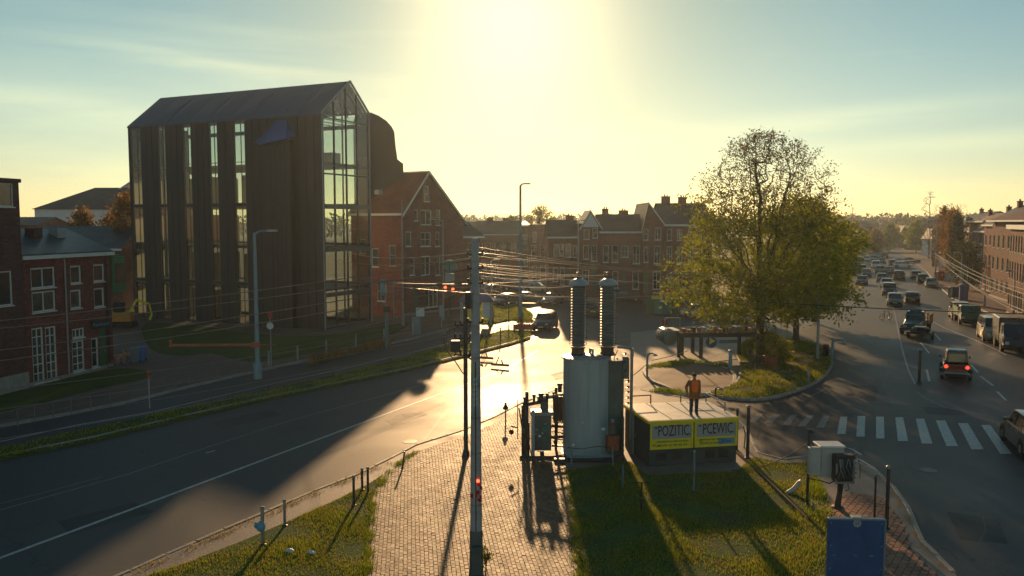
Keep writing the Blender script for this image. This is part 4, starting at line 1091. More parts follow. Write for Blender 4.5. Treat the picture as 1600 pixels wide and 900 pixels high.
for i, (px, py, L_, e_, r_, kd, wm_, lb) in enumerate(((1534,452,10,9.8,12.4,'along','brick_red','dark red brick house receding just beyond the hipped corner building'),(1522,444,11,8.8,11.8,'along','brick_brown','second brick house beyond the hipped corner building'),
   (1511,437,11,10.2,10.4,'flat','brick_dark','flat roofed dark brick house, third beyond the corner building'),(1501,431,12,8.6,11.6,'along','brick_red','fourth brick house beyond the corner building'),(1491,425,14,9.8,12.0,'along','brick_brown','farthest brick house of the receding right hand row'))):
    g_ = G(px, py, .12); house('street_house', lb, 'house', (g_.x, g_.y), ug, L_, 9, e_, r_, kd, wm_, 'red_tile' if i % 2 else 'slate', grid_open(L_,e_,4,3,.95,1.6,doors=(1,)), over=.25, group='brick houses receding along the right pavement', wn_=(1,2), chim=[(2,4,.8,.6)] if kd == 'along' else [])
random.seed(11)
def far_house(label, p0, p1, d, ey, ry, roof='along', wm='brick_red', rm='slate', D=9, u=(1,0), nf=2, nx=None, trim=False, wn2=(1,1), chim=True):
    O = (P(p0,400,d).x, d); L = (p1-p0)/F*d/max(.3,abs(u[0]))
    ez = CAMZ+(348-ey)/F*d; rz_ = CAMZ+(348-ry)/F*d
    nx = nx or max(1, int(L/2.6))
    house('street_house', label, 'house', O, u, L, D, ez, max(rz_, ez+.4), roof, wm, rm, grid_open(L, ez, nx, nf, .95, 1.5, doors=(0,)), trim=trim, over=.3,
          group='houses along the far street', wn_=wn2, plinth=False, chim=[(L*.2,D/2,.9,.5)] if (chim and roof != 'front') else [])
FH = [('grey gabled house with blue grey roof just right of the big tree', 1312,1342,175,372,354,'front','brick_brown','slate'),
 ('far brick house with white windows beyond the blue grey roof', 1326,1362,300,356,349,'along','brick_red','red_tile'),
 ('small white shop building at the far left side of the avenue', 1364,1386,330,364,358,'flat','white_wall','slate'),
 ('far house with orange brick front left of the avenue end', 1386,1402,340,368,362,'along','cream','slate'),
 ('far pair of red gabled roofs at the end of the avenue', 1403,1420,330,366,353,'front','brick_red','red_tile'),
 ('far red gabled house with white verge at the end of the avenue', 1420,1437,326,365,354,'front','brick_red','red_tile'),
 ('far brick house with red roof right of the gabled pair', 1437,1462,300,362,352,'along','brick_brown','red_tile'),
 ('small pale house with a steep roof between far trees', 1464,1482,240,372,358,'front','white_wall','slate'),
 ('brick house behind the autumn poplars on the right side', 1483,1500,210,362,352,'along','brick_red','slate'),
 ('dark blue grey house among trees on the right side', 1500,1524,180,368,350,'along','brick_dark','slate'),
 ('red brick house with balcony left of the hipped corner building', 1530,1548,150,352,346,'flat','brick_red','slate'),
 ('low white shop front under the trees on the right pavement', 1512,1536,135,402,396,'along','cream','slate')]
for i, f in enumerate(FH): far_house(*f, u=(1,0) if i % 3 else (.98,.17))
# more roofs far beyond the row and between the trees
for i, (p0,p1,d,ey,ry,rf_,wm,rm,lb) in enumerate([
  (1290,1330,380,352,344,'along','brick_red','red_tile','distant red roofed house peeping left of the avenue'),
  (1345,1372,420,350,345,'along','brick_brown','slate','distant dark roofed house over the avenue cars'),
  (1375,1400,450,351,345,'hip','brick_red','red_tile','distant hipped red roof at the vanishing point'),
  (1440,1475,400,350,343,'along','brick_brown','red_tile','distant long red roof right of the vanishing point'),
  (1478,1512,330,352,345,'along','brick_red','slate','distant dark roof behind the pale steep house'),
  (690,745,195,356,347,'along','brick_brown','slate','distant brown house behind the annex'),
  (835,870,190,352,346,'along','brick_brown','slate','distant slate roof behind the narrow flat house'),
  (-60,60,120,352,340,'along','brick_brown','slate','distant house roof behind the corner house')]):
    far_house(lb, p0,p1,d,ey,ry,rf_,wm,rm, nf=2)
# ================================================================== TREES
def rand_unit(n):
    v = rng.normal(size=(n,3)); return v/np.linalg.norm(v, axis=1)[:,None]
def leaf_mesh(name, C, size, mat, parent, sq=1.0, kind='stuff'):
    n = len(C); a = rand_unit(n); b = np.cross(a, rand_unit(n)); b /= np.linalg.norm(b, axis=1)[:,None]+1e-9
    s = (size*(.4+1.2*rng.random(n)**1.5))[:,None]
    V = np.stack([C-a*s, C-b*s*.55*sq, C+a*s, C+b*s*.55*sq], 1).reshape(-1,3)
    o = np_obj(name, V, np.arange(4*n).reshape(-1,4), mat, parent)
    return o
def build_tree(label, base, trunk_h, trunk_r, targets, cat='tree', name='broad_tree', bark='bark', group=None, minr=.012, power=.5, leafspec=(), step=.55, lean=(0,0), limbs=10):
    """branches grow towards the target points; each one joins the nearest older limb"""
    t = thing(name, label, cat, base, 0, group)
    nodes = [np.array([0,0,0.])]; par = [-1]
    k = max(3, int(trunk_h/step))
    for i in range(1, k+1):
        f = i/k; nodes.append(np.array([lean[0]*f+.04*math.sin(i*1.3), lean[1]*f+.04*math.cos(i*1.7), trunk_h*f])); par.append(i-1)
    fork = nodes[-1]; nf = len(nodes)-1
    T = sorted(targets, key=lambda p: np.linalg.norm(p-fork))
    nmain = 0
    if limbs:
        far_ = sorted(targets, key=lambda p: -np.linalg.norm(p-fork)); main = []
        for p in far_:
            if all(np.dot((p-fork)/np.linalg.norm(p-fork), (m_-fork)/np.linalg.norm(m_-fork)) < .955 for m_ in main): main.append(p)
            if len(main) >= limbs: break
        T = main+T; nmain = len(main)
    ND = np.zeros((len(nodes)+len(T)*14, 3)); ND[:len(nodes)] = nodes; cnt = len(nodes); tips = []
    dist0 = np.zeros(len(ND)); 
    for ti, p in enumerate(T):
        c0 = max(1, nf-2); d = np.linalg.norm(ND[c0:cnt]-p, axis=1); 
        up = ND[c0:cnt,2]-p[2]; cost = d+.10*dist0[c0:cnt]+np.maximum(up,0)*.9
        j = int(np.argmin(cost))+c0 if ti >= nmain else nf-(ti % 3)*(nf > 4); a = ND[j]; L = np.linalg.norm(p-a); ns = min(12, max(1, int(L/step)))
        pr = j
        for s in range(1, ns+1):
            f = s/ns; q = a+(p-a)*f; q = q+np.array([0,0,1])*(.10*L*math.sin(PI*f)) + rng.normal(0,.05*min(L,2),3)*(1 if s < ns else 0)
            if cnt >= len(ND)-2: break
            ND[cnt] = q; par.append(pr); dist0[cnt] = dist0[pr]+L/ns; pr = cnt; cnt += 1
        tips.append(pr)
    w = np.zeros(cnt)
    for i in range(cnt-1, 0, -1):
        w[i] += 1.0 if w[i] == 0 else 0
        w[par[i]] += w[i]
    R = np.maximum(minr, trunk_r*(w/w[0])**power)
    # tubes: four sided for twigs, eight for limbs
    V = []; Fq = []; 
    tr = MB(); tw = MB()
    for i in range(1, cnt):
        r1, r2 = R[par[i]], R[i]
        if par[i] > nf-1 or i > nf: r1 = min(r1, r2*1.5)
        big = r2 > .06
        (tr if i <= nf else tw).tube(ND[par[i]], ND[i], r1 if i > 1 else r1*1.5, r2, 9 if i <= nf else (6 if big else 3), caps=False)
    tr.obj('trunk', M[bark], t, smooth=True); tw.obj('branches', M[bark], t)
    for nm, mat, fn in leafspec:
        C, size = fn(ND[:cnt], np.array(tips), R[:cnt]); leaf_mesh(nm, C, size, M[mat], t)
    return t
def in_profile(n, prof, zs, squash=1.0, shell=.35):
    """points in a crown whose radius follows prof(z)"""
    out = []
    while len(out) < n:
        z = random.uniform(zs[0], zs[-1]); r = np.interp(z, zs, prof)
        rr = math.sqrt(random.random()); rr = shell*math.sqrt(random.random())+(1-shell)*rr if random.random() < .6 else rr
        a = random.uniform(0, 2*PI); k = 1+.11*math.sin(3*a+z)+.10*math.sin(5*a-1.7*z)+.05*math.sin(11*a+3*z)
        out.append(np.array([math.cos(a)*rr*r*k, math.sin(a)*rr*r*k*squash, z]))
    return out
TB = G(1187, 566, .12)
zs = [2.9,3.7,5.2,7,9,10.2,12,14,15.3,15.9]; pr = [3.5,5.6,6.5,6.6,6.0,5.3,5.0,4.3,3.2,1.6]
tg = in_profile(900, pr, zs)+in_profile(1100, [5.3,5.0,4.1,2.9,1.0], [9.2,11.6,13.6,15.0,16.1], shell=1.0)
def lf_low(ND, tips, R):
    thin = ND[(R < .05)]; thin = thin[thin[:,2] < 12.5]
    c = thin[rng.integers(0, len(thin), 62000)]; C = c+rng.normal(0, .30, (62000,3)); dens = 1/(1+np.exp((C[:,2]-9.6)*1.1)); C = C[rng.random(len(C)) < dens]
    return C, .105
def lf_hi(ND, tips, R):
    thin = ND[(R < .04)]; thin = thin[thin[:,2] > 9.0]
    c = thin[rng.integers(0, len(thin), 14500)]; return c+rng.normal(0, .17, (14500,3)), .065
build_tree('tall broad tree with a leafy lower crown and thin bare top on the grass island', tuple(TB), 4.6, .30, tg, leafspec=[('leaves','leaf_green',lf_low),('buds','leaf_bud',lf_hi)], name='broad_tree', limbs=34)
TB2 = G(1243, 533, .12)
tg2 = in_profile(260, [2.3,4.0,4.6,4.4,3.4,1.5], [2.2,4,6,8.2,10,11.6])
def lf_all(n, s, size):
    def f(ND, tips, R):
        thin = ND[R < max(.052, np.percentile(R, 60))]; c = thin[rng.integers(0, len(thin), n)]; return c+rng.normal(0, s, (n,3)), size
    return f
build_tree('dense green tree just behind and right of the tall bare topped tree', tuple(TB2), 3.6, .24, tg2, leafspec=[('leaves','leaf_green',lf_all(25000,.36,.13))], name='broad_tree')
TB3 = G(1272, 503, .12)
tg3 = in_profile(160, [2.0,3.4,3.7,3.0,1.3], [2.2,4,6.3,8.6,10.4])
build_tree('rounded green tree at the avenue corner, farthest right of the three big trees', tuple(TB3), 3.0, .22, tg3, leafspec=[('leaves','leaf_green',lf_all(13000,.42,.17))], name='broad_tree')
def shrub(label, base, w, h, n, size, mat='leaf_bush', name='shrub', cat='shrub', group=None):
    t = thing(name, label, cat, tuple(base), 0, group)
    cl = in_profile(max(5,int(n/300)), [w*.4,w*.5,w*.45,w*.15], [0.12*h,.35*h,.7*h,h])
    m = MB()
    for c in cl: m.sweep([(0,0,0), tuple(c*.5+np.array([0,0,.1*h])), tuple(c)], [.03*h*.5,.012*h,.006*h], 4)
    m.obj('stems', M['bark'], t)
    c = np.array(cl)[rng.integers(0, len(cl), n)]; leaf_mesh('leaves', c+rng.normal(0, w*.13, (n,3)), size, M[mat], t)
    return t
shrub('leafy yellow green bush at the foot of the tall tree', G(1203,570,.12), 2.3, 2.2, 2600, .09)
shrub('small dark bush left of the tree trunk', G(1172,552,.12), 1.6, 1.6, 1200, .08)
shrub('small green bush beside the parked blue car on the corner', G(818,512,.12), 2.0, 1.2, 900, .09)
# autumn trees by the dark building
for i, (px, py, d, h, w, mat, lb) in enumerate((
   (198, 470, 98, 12.8, 3.0, 'leaf_autumn', 'tall golden tree standing left of the dark building'),
   (176, 470, 105, 10.5, 2.6, 'leaf_autumn', 'lower golden tree left of the tallest golden one'),
   (128, 470, 100, 11.0, 2.0, 'leaf_autumn', 'thin red brown tree behind the ribbed shed roof'),
   (843, 470, 170, 13.0, 4.6, 'leaf_bush', 'pale green tree top above the flat brick house'),
   (800, 470, 185, 10.8, 3.2, 'leaf_dark', 'dark tree behind the low white fascia house'))):
    zs_ = [h*.2,h*.4,h*.65,h*.85,h]; pr_ = [w*.6,w,w*.95,w*.7,w*.2]
    b = P(px, 348, d); tgx = in_profile(90, pr_, zs_)
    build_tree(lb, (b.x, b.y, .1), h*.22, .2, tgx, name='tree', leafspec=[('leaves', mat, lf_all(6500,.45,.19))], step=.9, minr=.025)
# trees along the avenue, right side: poplars with thin crowns
AT = [(1478,150,12.5,1.9,'leaf_autumn','slim autumn poplar beside the white steep roof'),(1490,140,12,1.7,'leaf_autumn','slim brown poplar next to the leaning street lamp'),
 (1497,138,11,1.6,'leaf_dark','slim dark green poplar on the right pavement'),(1453,230,18.5,4.0,'leaf_bud','tall nearly bare tree rising above the roofs at the avenue end'),
 (1516,122,7.5,2.0,'leaf_dark','round dark tree on the right pavement before the blue grey house'),(1486,300,17,3.5,'leaf_bud','bare tree on the skyline right of the tallest bare tree'),
 (1503,310,17,3.2,'leaf_bud','bare tree on the skyline, second right of the tallest'),(1330,320,16,3.2,'leaf_bud','bare tree on the skyline near the big tree crown'),
 (1345,260,8,3,'leaf_bush','green roadside tree left of the avenue traffic'),(1392,290,9,3.6,'leaf_bush','green tree by the far pale shop front'),
 (1433,270,10.5,4.0,'leaf_green','broad green tree in front of the far gabled houses'),(1318,210,9,3.4,'leaf_dark','dark tree in the gap behind the big crown'),
 (1370,250,7.5,2.5,'leaf_autumn','small orange tree before the far houses')]
for px, d, h, w, mat, lb in AT:
    b = P(px, 348, d); bare = mat == 'leaf_bud'
    build_tree(lb, (b.x, b.y, .1), h*.2, .16 if not bare else .22, in_profile(70 if not bare else 110, [w*.5,w,w*.95,w*.75,w*.2], [h*.15,h*.35,h*.6,h*.82,h]), name='tree',
               leafspec=[('leaves', mat, lf_all(3600 if not bare else 500, .4, .0013*d if not bare else .1))], step=1.1, minr=.03 if not bare else .05)
# the distant wood along the horizon, read as one mass
C = []; 
for i in range(520):
    px = random.choice([random.uniform(560,1130)]*3+[random.uniform(1300,1620)]*4+[random.uniform(-100,560)]+[random.uniform(1620,2200)])
    d = random.uniform(430, 800); h = random.uniform(11, 15.5)*(1+(d-430)/1500); x = (px-800)/F*d; n = 110; w = random.uniform(5,10)
    v = rng.normal(0, 1, (n,3)); v /= np.linalg.norm(v,axis=1)[:,None]; r = rng.random(n)**.4
    C.append(np.c_[x+v[:,0]*r*w, d+v[:,1]*r*w, h*.55+v[:,2]*r*h*.45])
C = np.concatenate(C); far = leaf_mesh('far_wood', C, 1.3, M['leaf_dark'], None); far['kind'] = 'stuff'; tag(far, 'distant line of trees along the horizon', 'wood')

# ================================================================== POLES, LAMPS, CABLES
def lamp_post(label, px, pyb, pyt, r, arm=1.2, side=1, mat='steel', group=None, z0=.12, arm_rise=.15, name='street_lamp'):
    b = G(px, pyb, z0); H = CAMZ+(348-pyt)/F*b.y - z0
    t = thing(name, label, 'street lamp', tuple(b), 0, group)
    MB().lathe([(r*1.7,0),(r*1.7,.9),(r*1.15,1.05),(r,1.2),(r*.55,H)], 10).obj('pole', M[mat], t, smooth=True)
    if arm:
        MB().sweep([(0,0,H-.05),(side*arm*.4,0,H+arm_rise*.8),(side*arm,0,H+arm_rise)], [r*.5,r*.4,r*.35], 6).obj('arm', M[mat], t)
        MB().bbox(side*arm-.1, side*arm+.55 if side > 0 else side*arm+.1, -.13, .13, H+arm_rise-.07, H+arm_rise+.07, .03).obj('lamp_head', M['grey_trim'], t) if side > 0 else \
        MB().bbox(side*arm-.55, side*arm+.1, -.13, .13, H+arm_rise-.07, H+arm_rise+.07, .03).obj('lamp_head', M['grey_trim'], t)
    return t
lamp_post('very tall slim street lamp standing before the low white fascia house', 813, 503, 290, .20, .45, 1, 'cyan_pole')
lp = lamp_post('blue grey street lamp with a red brown arm barrier in front of the dark building', 403, 592, 364, .17, .9, 1, 'cyan_pole')
lamp_post('slim lamp post in front of the narrow gap right of the cornice house', 903, 472, 346, .12, .5, 1, 'grey_trim')
lamp_post('grey pole with a small head on the sunlit grass patch', 768, 500, 408, .16, .3, 1, 'steel')
lamp_post('leaning pale street lamp among poplars at the right', 1461, 440, 345, .14, 1.4, -1, 'grey_trim')
lamp_post('thin pole in front of the pale steep roofed house', 1474, 430, 356, .12, .8, -1, 'grey_trim')
lamp_post('far thin street lamp left of the avenue traffic', 1366, 392, 356, .18, 1.8, 1, 'grey_trim')
lamp_post('thin street lamp in front of the brick house gable', 693, 500, 345, .08, .9, -1, 'grey_trim')
lamp_post('slim steel pole before the left wall of the brick house', 630, 508, 312, .09, 0, 1, 'steel', name='steel_pole')
# long red brown barrier arm hanging from the blue grey lamp
b = G(403,592,.12); zb_ = CAMZ-(540-348)/F*b.y
ba = MB().tube((b.x-.2,b.y-.22,zb_+.03),(b.x-5.3,b.y-.22,zb_+.0),.10,.10,10).box(b.x-.25,b.x+.25,b.y-.33,b.y-.16,zb_-.15,zb_+.2).box(b.x-5.45,b.x-5.3,b.y-.3,b.y-.14,zb_-.12,zb_+.35).tube((b.x+.2,b.y-.22,zb_+.03),(b.x+1.2,b.y-.22,zb_+.05),.04).obj('barrier_arm', M['copper'], smooth=True)
tag(ba, 'long red brown tubular arm fixed across the blue grey lamp post', 'barrier')

# the big utility pole in front
UB = Vector((-1.02, 23.1, .13))
up = thing('utility_pole', 'thick grey concrete utility pole in the foreground with stickers', 'utility pole', tuple(UB))
MB().lathe([(.175,0),(.17,1.2),(.105,9.35),(.10,9.45)], 14).obj('pole', M['pole_concrete'], up, smooth=True)
MB().lathe([(.20,0),(.19,.55),(.185,1.1),(.176,1.15)], 14).obj('painted_foot', M['tank_dark'], up, smooth=True)
for z in (1.9,3.4,4.4,6.1,7.0,7.9,8.8): MB().lathe([(.18-.0085*z+.004,-.03),(.18-.0085*z+.006,.03)], 14, (0,0,z)).obj('clamp_band', M['steel'], up)
# sticker: white lettering panel with red paint smear
for zc, mt, nm in ((5.15,'cyan_pole','sticker'),):
    MB().lathe([(.139,-.42),(.137,.42)], 14, (0,0,zc)).obj(nm, M['cyan_pole'], up)
for k in range(6): text('sticker_lettering', '8F', .17, M['white_trim'], up, (0,-.140,5.5-.14*k), (PI/2,0,0), sx=.9)
rs = MB()
for k in range(11):
    a = -PI/2+random.uniform(-.9,.9); z = 2.35+random.uniform(-.32,.33); r = .165
    w = random.uniform(.02,.05)
    rs.box(r*math.cos(a)-w, r*math.cos(a)+w, r*math.sin(a)-.012, r*math.sin(a)+.004, z-w*1.3, z+w*1.3)
rs.obj('red_paint_marks', M['lens_red'], up)
rl = MB().lathe([(.045,0),(.045,.02),(.03,.05),(.005,.06)], 12).obj('glowing_reflector', M['signal_red'], up); rl.rotation_euler = (PI/2,0,.35); rl.location = (.06,-.16,2.62)  # no lamp: an emissive colour gives the reflector its red glow
for zc in (9.0,8.6,8.2,7.1):
    MB().tube((-.22,-.05,zc),(.22,-.05,zc),.022).tube((-.2,-.05,zc),(-.2,-.05,zc+.12),.025).tube((.2,-.05,zc),(.2,-.05,zc+.12),.025).obj('cable_bracket', M['dark_steel'], up)
MB().bbox(-.28,-.13,-.2,.1,7.5,7.95,.02).obj('junction_box', M['dark_steel'], up)
MB().tube((.0,-.16,1.15),(.0,-.13,6),.018,n=5).obj('earth_cable', M['cable'], up)
for k in range(1): shrub('small weeds growing at the foot of the thick utility pole', (UB.x+.28, UB.y+.1, .13), .5, .75, 380, .035, name='weeds', cat='weeds')
MB_ = MB().bbox(-.16,.16,-.14,.1,0,.75,.03); o = MB_.obj('cable_riser_box', M['tank_dark']); o.location = (UB.x+.02, UB.y-.32, .14); tag(o, 'dark green cable box at the foot of the thick utility pole', 'cable box')
# the thinner dark pole with switchgear behind it
SB = G(728, 711, .14)
sp = thing('switch_pole', 'thin dark steel pole with switchgear behind the thick utility pole', 'utility pole', tuple(SB))
MB().lathe([(.16,0),(.15,.1),(.095,.25),(.085,6.0),(.08,6.3)], 10).obj('pole', M['dark_steel'], sp, smooth=True)
for z in (5.55,5.0,4.3):
    MB().tube((-.5,0,z),(.5,0,z),.03,n=6).obj('crossarm', M['dark_steel'], sp)
    for x in (-.42,-.2,.2,.42):
        MB().lathe([(.02,0),(.065,.03),(.03,.06),(.065,.09),(.03,.12),(.06,.15),(.02,.2)], 8, (x,0,z+.03)).obj('insulator', M['porcelain_brown'], sp)
MB().bbox(-.62,-.22,-.2,.16,4.45,4.92,.03).obj('switch_box', M['dark_steel'], sp)
MB().bbox(.2,.5,-.18,.16,4.4,4.85,.03).obj('switch_box', M['steel'], sp)
MB().tube((.1,0,4.2),(.75,-.2,3.85),.04,n=6).obj('strut', M['dark_steel'], sp)
MB().sweep([(-.1,0,5.6),(-.75,-.1,5.3),(-.85,-.1,4.6),(-.4,-.1,4.0),(-.1,0,3.5)], .025, 5).sweep([(.1,0,5.6),(.7,.1,5.1),(.5,.1,4.5),(.1,0,4.2)], .022, 5).obj('looped_cable', M['cable'], sp)

# overhead cables; every one a thing
CN = [0]
def cable(a, b, sag, r, label, mat='cable', grp='overhead cables', n=22):
    a, b = Vector(a), Vector(b); pts = []
    for i in range(n+1):
        f = i/n; p = a.lerp(b, f); pts.append(p-Vector((0,0,4*sag*f*(1-f))))
    o = MB().sweep(pts, r, 5).obj('overhead_cable', M[mat]); tag(o, label, 'cable', grp); return o
def pt(px, py, d): return P(px, py, d)
T1 = lambda z: (UB.x, UB.y-.05, UB.z+z)
LB1 = ['overhead cable from the left edge to the thick pole, second lowest of four','overhead cable from the left edge to the thick pole, just under the topmost','topmost overhead cable from the left edge across the dark building to the thick pole','overhead cable from the left edge to the thick pole, lowest of four']
for ci_, (px, py, d, z, sg) in enumerate(((-300,577,40,8.35,.30),(-300,535,42,8.6,.3),(-300,524,42,8.85,.3),(-350,600,36,8.1,.3))):
    cable(pt(px,py,d), T1(z), sg, .016, LB1[ci_], 'wire_bright')
LB2 = ['lowest cable running left over the verge from the dark switch pole','second lowest cable running left over the verge from the dark switch pole','second highest cable running left over the verge from the dark switch pole','highest cable running left over the verge from the dark switch pole']
for ci_, (px, py, d, z, sg) in enumerate(((-250,725,29,4.4,.2),(-250,700,29,4.8,.2),(-260,672,30,5.2,.25),(-300,640,32,5.65,.3))):
    cable(pt(px,py,d), (SB.x-.3,SB.y,SB.z+z), sg, .014, LB2[ci_], 'wire_bright')
LB3 = ['long overhead cable from the thick pole ending farthest right in the big tree','overhead cable from the thick pole to the big tree crown, next to the longest','thick topmost overhead cable from the thick pole towards the big tree crown','lowest long overhead cable from the thick pole towards the big tree crown','short cable from the thick pole to the cap of the left bushing','short cable from the thick pole to the cap of the right bushing','cable from the thick pole passing just right of the right bushing cap']
for ci_, (px, py, d, z, sg) in enumerate(((1250,436,60,9.0,.25),(1180,428,62,9.05,.2),(1130,432,60,9.2,.2),(1180,452,55,8.7,.15),(905,428,34.4,8.6,.12),(950,429,34.4,8.7,.16),(1000,440,50,8.5,.1))):
    cable(T1(z), pt(px,py,d), sg, .012 if z < 8.9 else .015, LB3[ci_], random.choice(['wire_bright','cable']))
LB4 = ['high cable from the glazed gable across the brick house to the thick pole','cable below the highest one across the brick house to the thick pole','long cable from the brick house past the thick pole to the gabled row house',
  'long cable from the brick house past the thick pole to the white fronted gable','long cable from the round signal past the thick pole to the brick row','short topmost cable between the thick pole and the tall lamp','second short cable between the thick pole and the tall lamp',
  'third short cable between the thick pole and the tall lamp','cable from the thick pole to the cornice house, above its door','long cable from the thick pole to the wide roofed row house','cable from the thick pole to the cornice house at door height',
  'cable from the thick pole to just left of the left bushing cap','short cable from the brick house to the top of the switch pole','sagging cable from the wire fence up to the thick pole','low cable from the switch pole over the parked cars','low cable from the switch pole to the left bushing']
for ci_, (a_, b_, da, db_, sg) in enumerate((((520,384),(735,395),70,24,.5),((520,402),(735,404),70,24,.4),((560,432),(1015,440),60,70,.5),((570,440),(930,425),55,90,.6),((640,450),(1100,455),48,80,.6),
      ((745,372),(820,384),60,60,.1),((745,380),(835,374),62,62,.1),((745,386),(838,390),60,64,.1),((745,400),(900,412),58,80,.1),((745,412),(960,418),56,90,.2),((745,421),(905,432),54,80,.2),((745,430),(880,436),52,70,.2),
      ((560,440),(740,448),50,38,.2),((480,520),(735,447),60,38,.6),((745,450),(900,462),38,60,.2),((745,440),(890,447),38,60,.2))):
    cable(P(*a_,da), P(*b_,db_), sg, .017 if max(da,db_) > 55 else .011, LB4[ci_], 'wire_bright' if random.random() < .6 else 'cable')
LB5 = 'thick dark overhead cable from the houses across the big tree to the right edge'
cable(P(1020,458,62), P(1650,492,40), .2, .028, LB5, grp=None)
LB6 = ['bright cable from the leaning lamp to the right edge, uppermost of its pair','bright cable from the leaning lamp to the right edge, lower of its pair','bright sagging cable from the leaning lamp to the right edge, second lowest','lowest bright sagging cable reaching the right edge','highest bright cable reaching the right edge before the orange block','short bright cable across the far avenue to the leaning lamp']
for ci_, (a_, b_, da, db_, sg) in enumerate((((1461,396),(1660,478),110,52,.5),((1461,396),(1660,485),110,54,.8),((1461,400),(1660,505),108,56,1.0),((1470,405),(1660,512),106,57,1.0),((1478,396),(1660,466),118,60,.8),((1395,405),(1461,396),150,110,.6))):
    cable(P(*a_,da), P(*b_,db_), sg, .035, LB6[ci_], 'wire_bright')
cable(P(1019,563,45), P(1075,548,50), .05, .02, 'short cable from the bollard lamp by the brick oval', grp=None)
cable(P(1144,735,32), P(1265,690,35), .3, .02, 'low cable lying between the kiosk corner and the grey cabinet post', grp=None)

def bollard(label, px, pyb, pyt, r=.05, mat='steel', z0=.12, cap=True, name='bollard', cat='bollard', group=None, lean=0.0):
    b = G(px, pyb, z0); H = (pyb-pyt)/F*b.y
    t = thing(name, label, cat, tuple(b), 0, group); t.rotation_euler = (0, lean, 0)
    MB().lathe([(r*1.02,0),(r,H-.05),(r*.8,H)], 10).obj('post', M[mat], t, smooth=True)
    MB().lathe([(r*2,-.01),(r*2,.03),(r*1.1,.05)], 10).obj('foot_plate', M['dark_steel'], t)
    if cap: MB().lathe([(r*1.25,0),(r*1.25,.06),(r*.7,.09)], 10, (0,0,H-.01)).obj('cap', M['steel'], t)
    return t
gB = 'steel posts along the plaza edge'
bollard('steel post with a stuck blue bag on the left lawn', 411, 852, 792, .055, group=gB)
bollard('short steel post just right of the post with the blue bag', 445, 822, 782, .045, group=gB)
bollard('steel post at the lawn edge, leftmost of the three by the road', 553, 790, 744, .045, 'dark_steel', group=gB)
bollard('steel post in the middle of the three by the road', 566, 766, 733, .045, 'dark_steel', group=gB)
bollard('steel post at the lawn edge, rightmost of the three by the road', 575, 771, 731, .045, 'dark_steel', group=gB)
bollard('slightly leaning thin post at the kerb left of the dark pole', 629, 732, 707, .035, 'dark_steel', lean=.12, group=gB)
bollard('tall grey post right of the yellow kiosk', 1168, 716, 633, .07, 'dark_steel')
bollard('thinner dark post between the kiosk and the tall grey post', 1151, 706, 638, .05, 'dark_steel')
bollard('tall steel post behind the blue board', 1385, 826, 727, .06, 'dark_steel')
bollard('short thin post left of the tall post behind the blue board', 1366, 815, 740, .035, 'dark_steel')
bollard('dark pole standing on the avenue median line', 1436, 598, 546, .09, 'dark_steel', z0=.0)
bollard('grey pole at the right corner of the tree island', 1277, 562, 458, .10, 'grey_trim')
bollard('short grey post on the right tip of the tree island', 1263, 600, 577, .06, 'steel')
bollard('white topped pole behind the tree island', 1241, 530, 505, .12, 'grey_trim')
bollard('steel post behind the brick oval with a blue disc', 1141, 577, 548, .12, 'cyan_pole')
bb = [o for o in bpy.data.objects if o.get('label') == 'steel post with a stuck blue bag on the left lawn'][0]
bg = MB().lathe([(.03,-.16),(.12,-.1),(.15,.02),(.10,.13),(.05,.18)], 9, sx=1.0, sy=.6).lathe([(.02,-.1),(.07,0),(.02,.1)], 7, (-.15,0,.05)).obj('blue_bag', M['ink_blue'], smooth=True)
bg.location = tuple(bb.location+Vector((-.02,-.11,.62))); tag(bg, 'crumpled light blue bag stuck on the left steel post', 'bag')
# small signs in the pavement
s = G(790, 662, .12); ms = thing('marker_post', 'small mushroom topped marker post at the sunlit kerb', 'marker post', tuple(s))
MB().tube((0,0,0),(0,0,.75),.035).obj('post', M['dark_steel'], ms); MB().lathe([(.14,0),(.13,.10),(.06,.22),(.055,.32),(.02,.35)], 12, (0,0,.72)).obj('cap', M['dark_steel'], ms)
# curved lamps by the oval
def hook_lamp(label, px, pyb, pyt, side, r=.07, arm=.55, mat='steel'):
    b = G(px, pyb, .12); H = (pyb-pyt)/F*b.y; t = thing('low_lamp', label, 'low lamp', tuple(b))
    MB().sweep([(0,0,0),(0,0,H*.85),(side*.03,0,H*.95),(side*.12,0,H)], r, 8).obj('post', M[mat], t, smooth=True)
    MB().sweep([(side*.1,0,H),(side*arm*.6,0,H+.03),(side*arm,0,H-.12)], [r*.8,r*.6,r*.4], 6).obj('arm', M[mat], t, smooth=True)
    MB().lathe([(.03,.08),(.16,0),(.16,-.05),(.1,-.07)], 10, (side*arm*.9,0,H-.08)).obj('lamp_head', M['grey_trim'], t); return t
hook_lamp('low hooked lamp on the left rim of the brick oval', 1011, 588, 552, 1)
hook_lamp('blue grey hooked post at the right end of the tree island', 1300, 571, 531, 1, .10, .9, 'cyan_pole')
hook_lamp('low bent post on the right rim of the brick oval', 1118, 621, 605, 1, .05, .3, 'dark_steel')

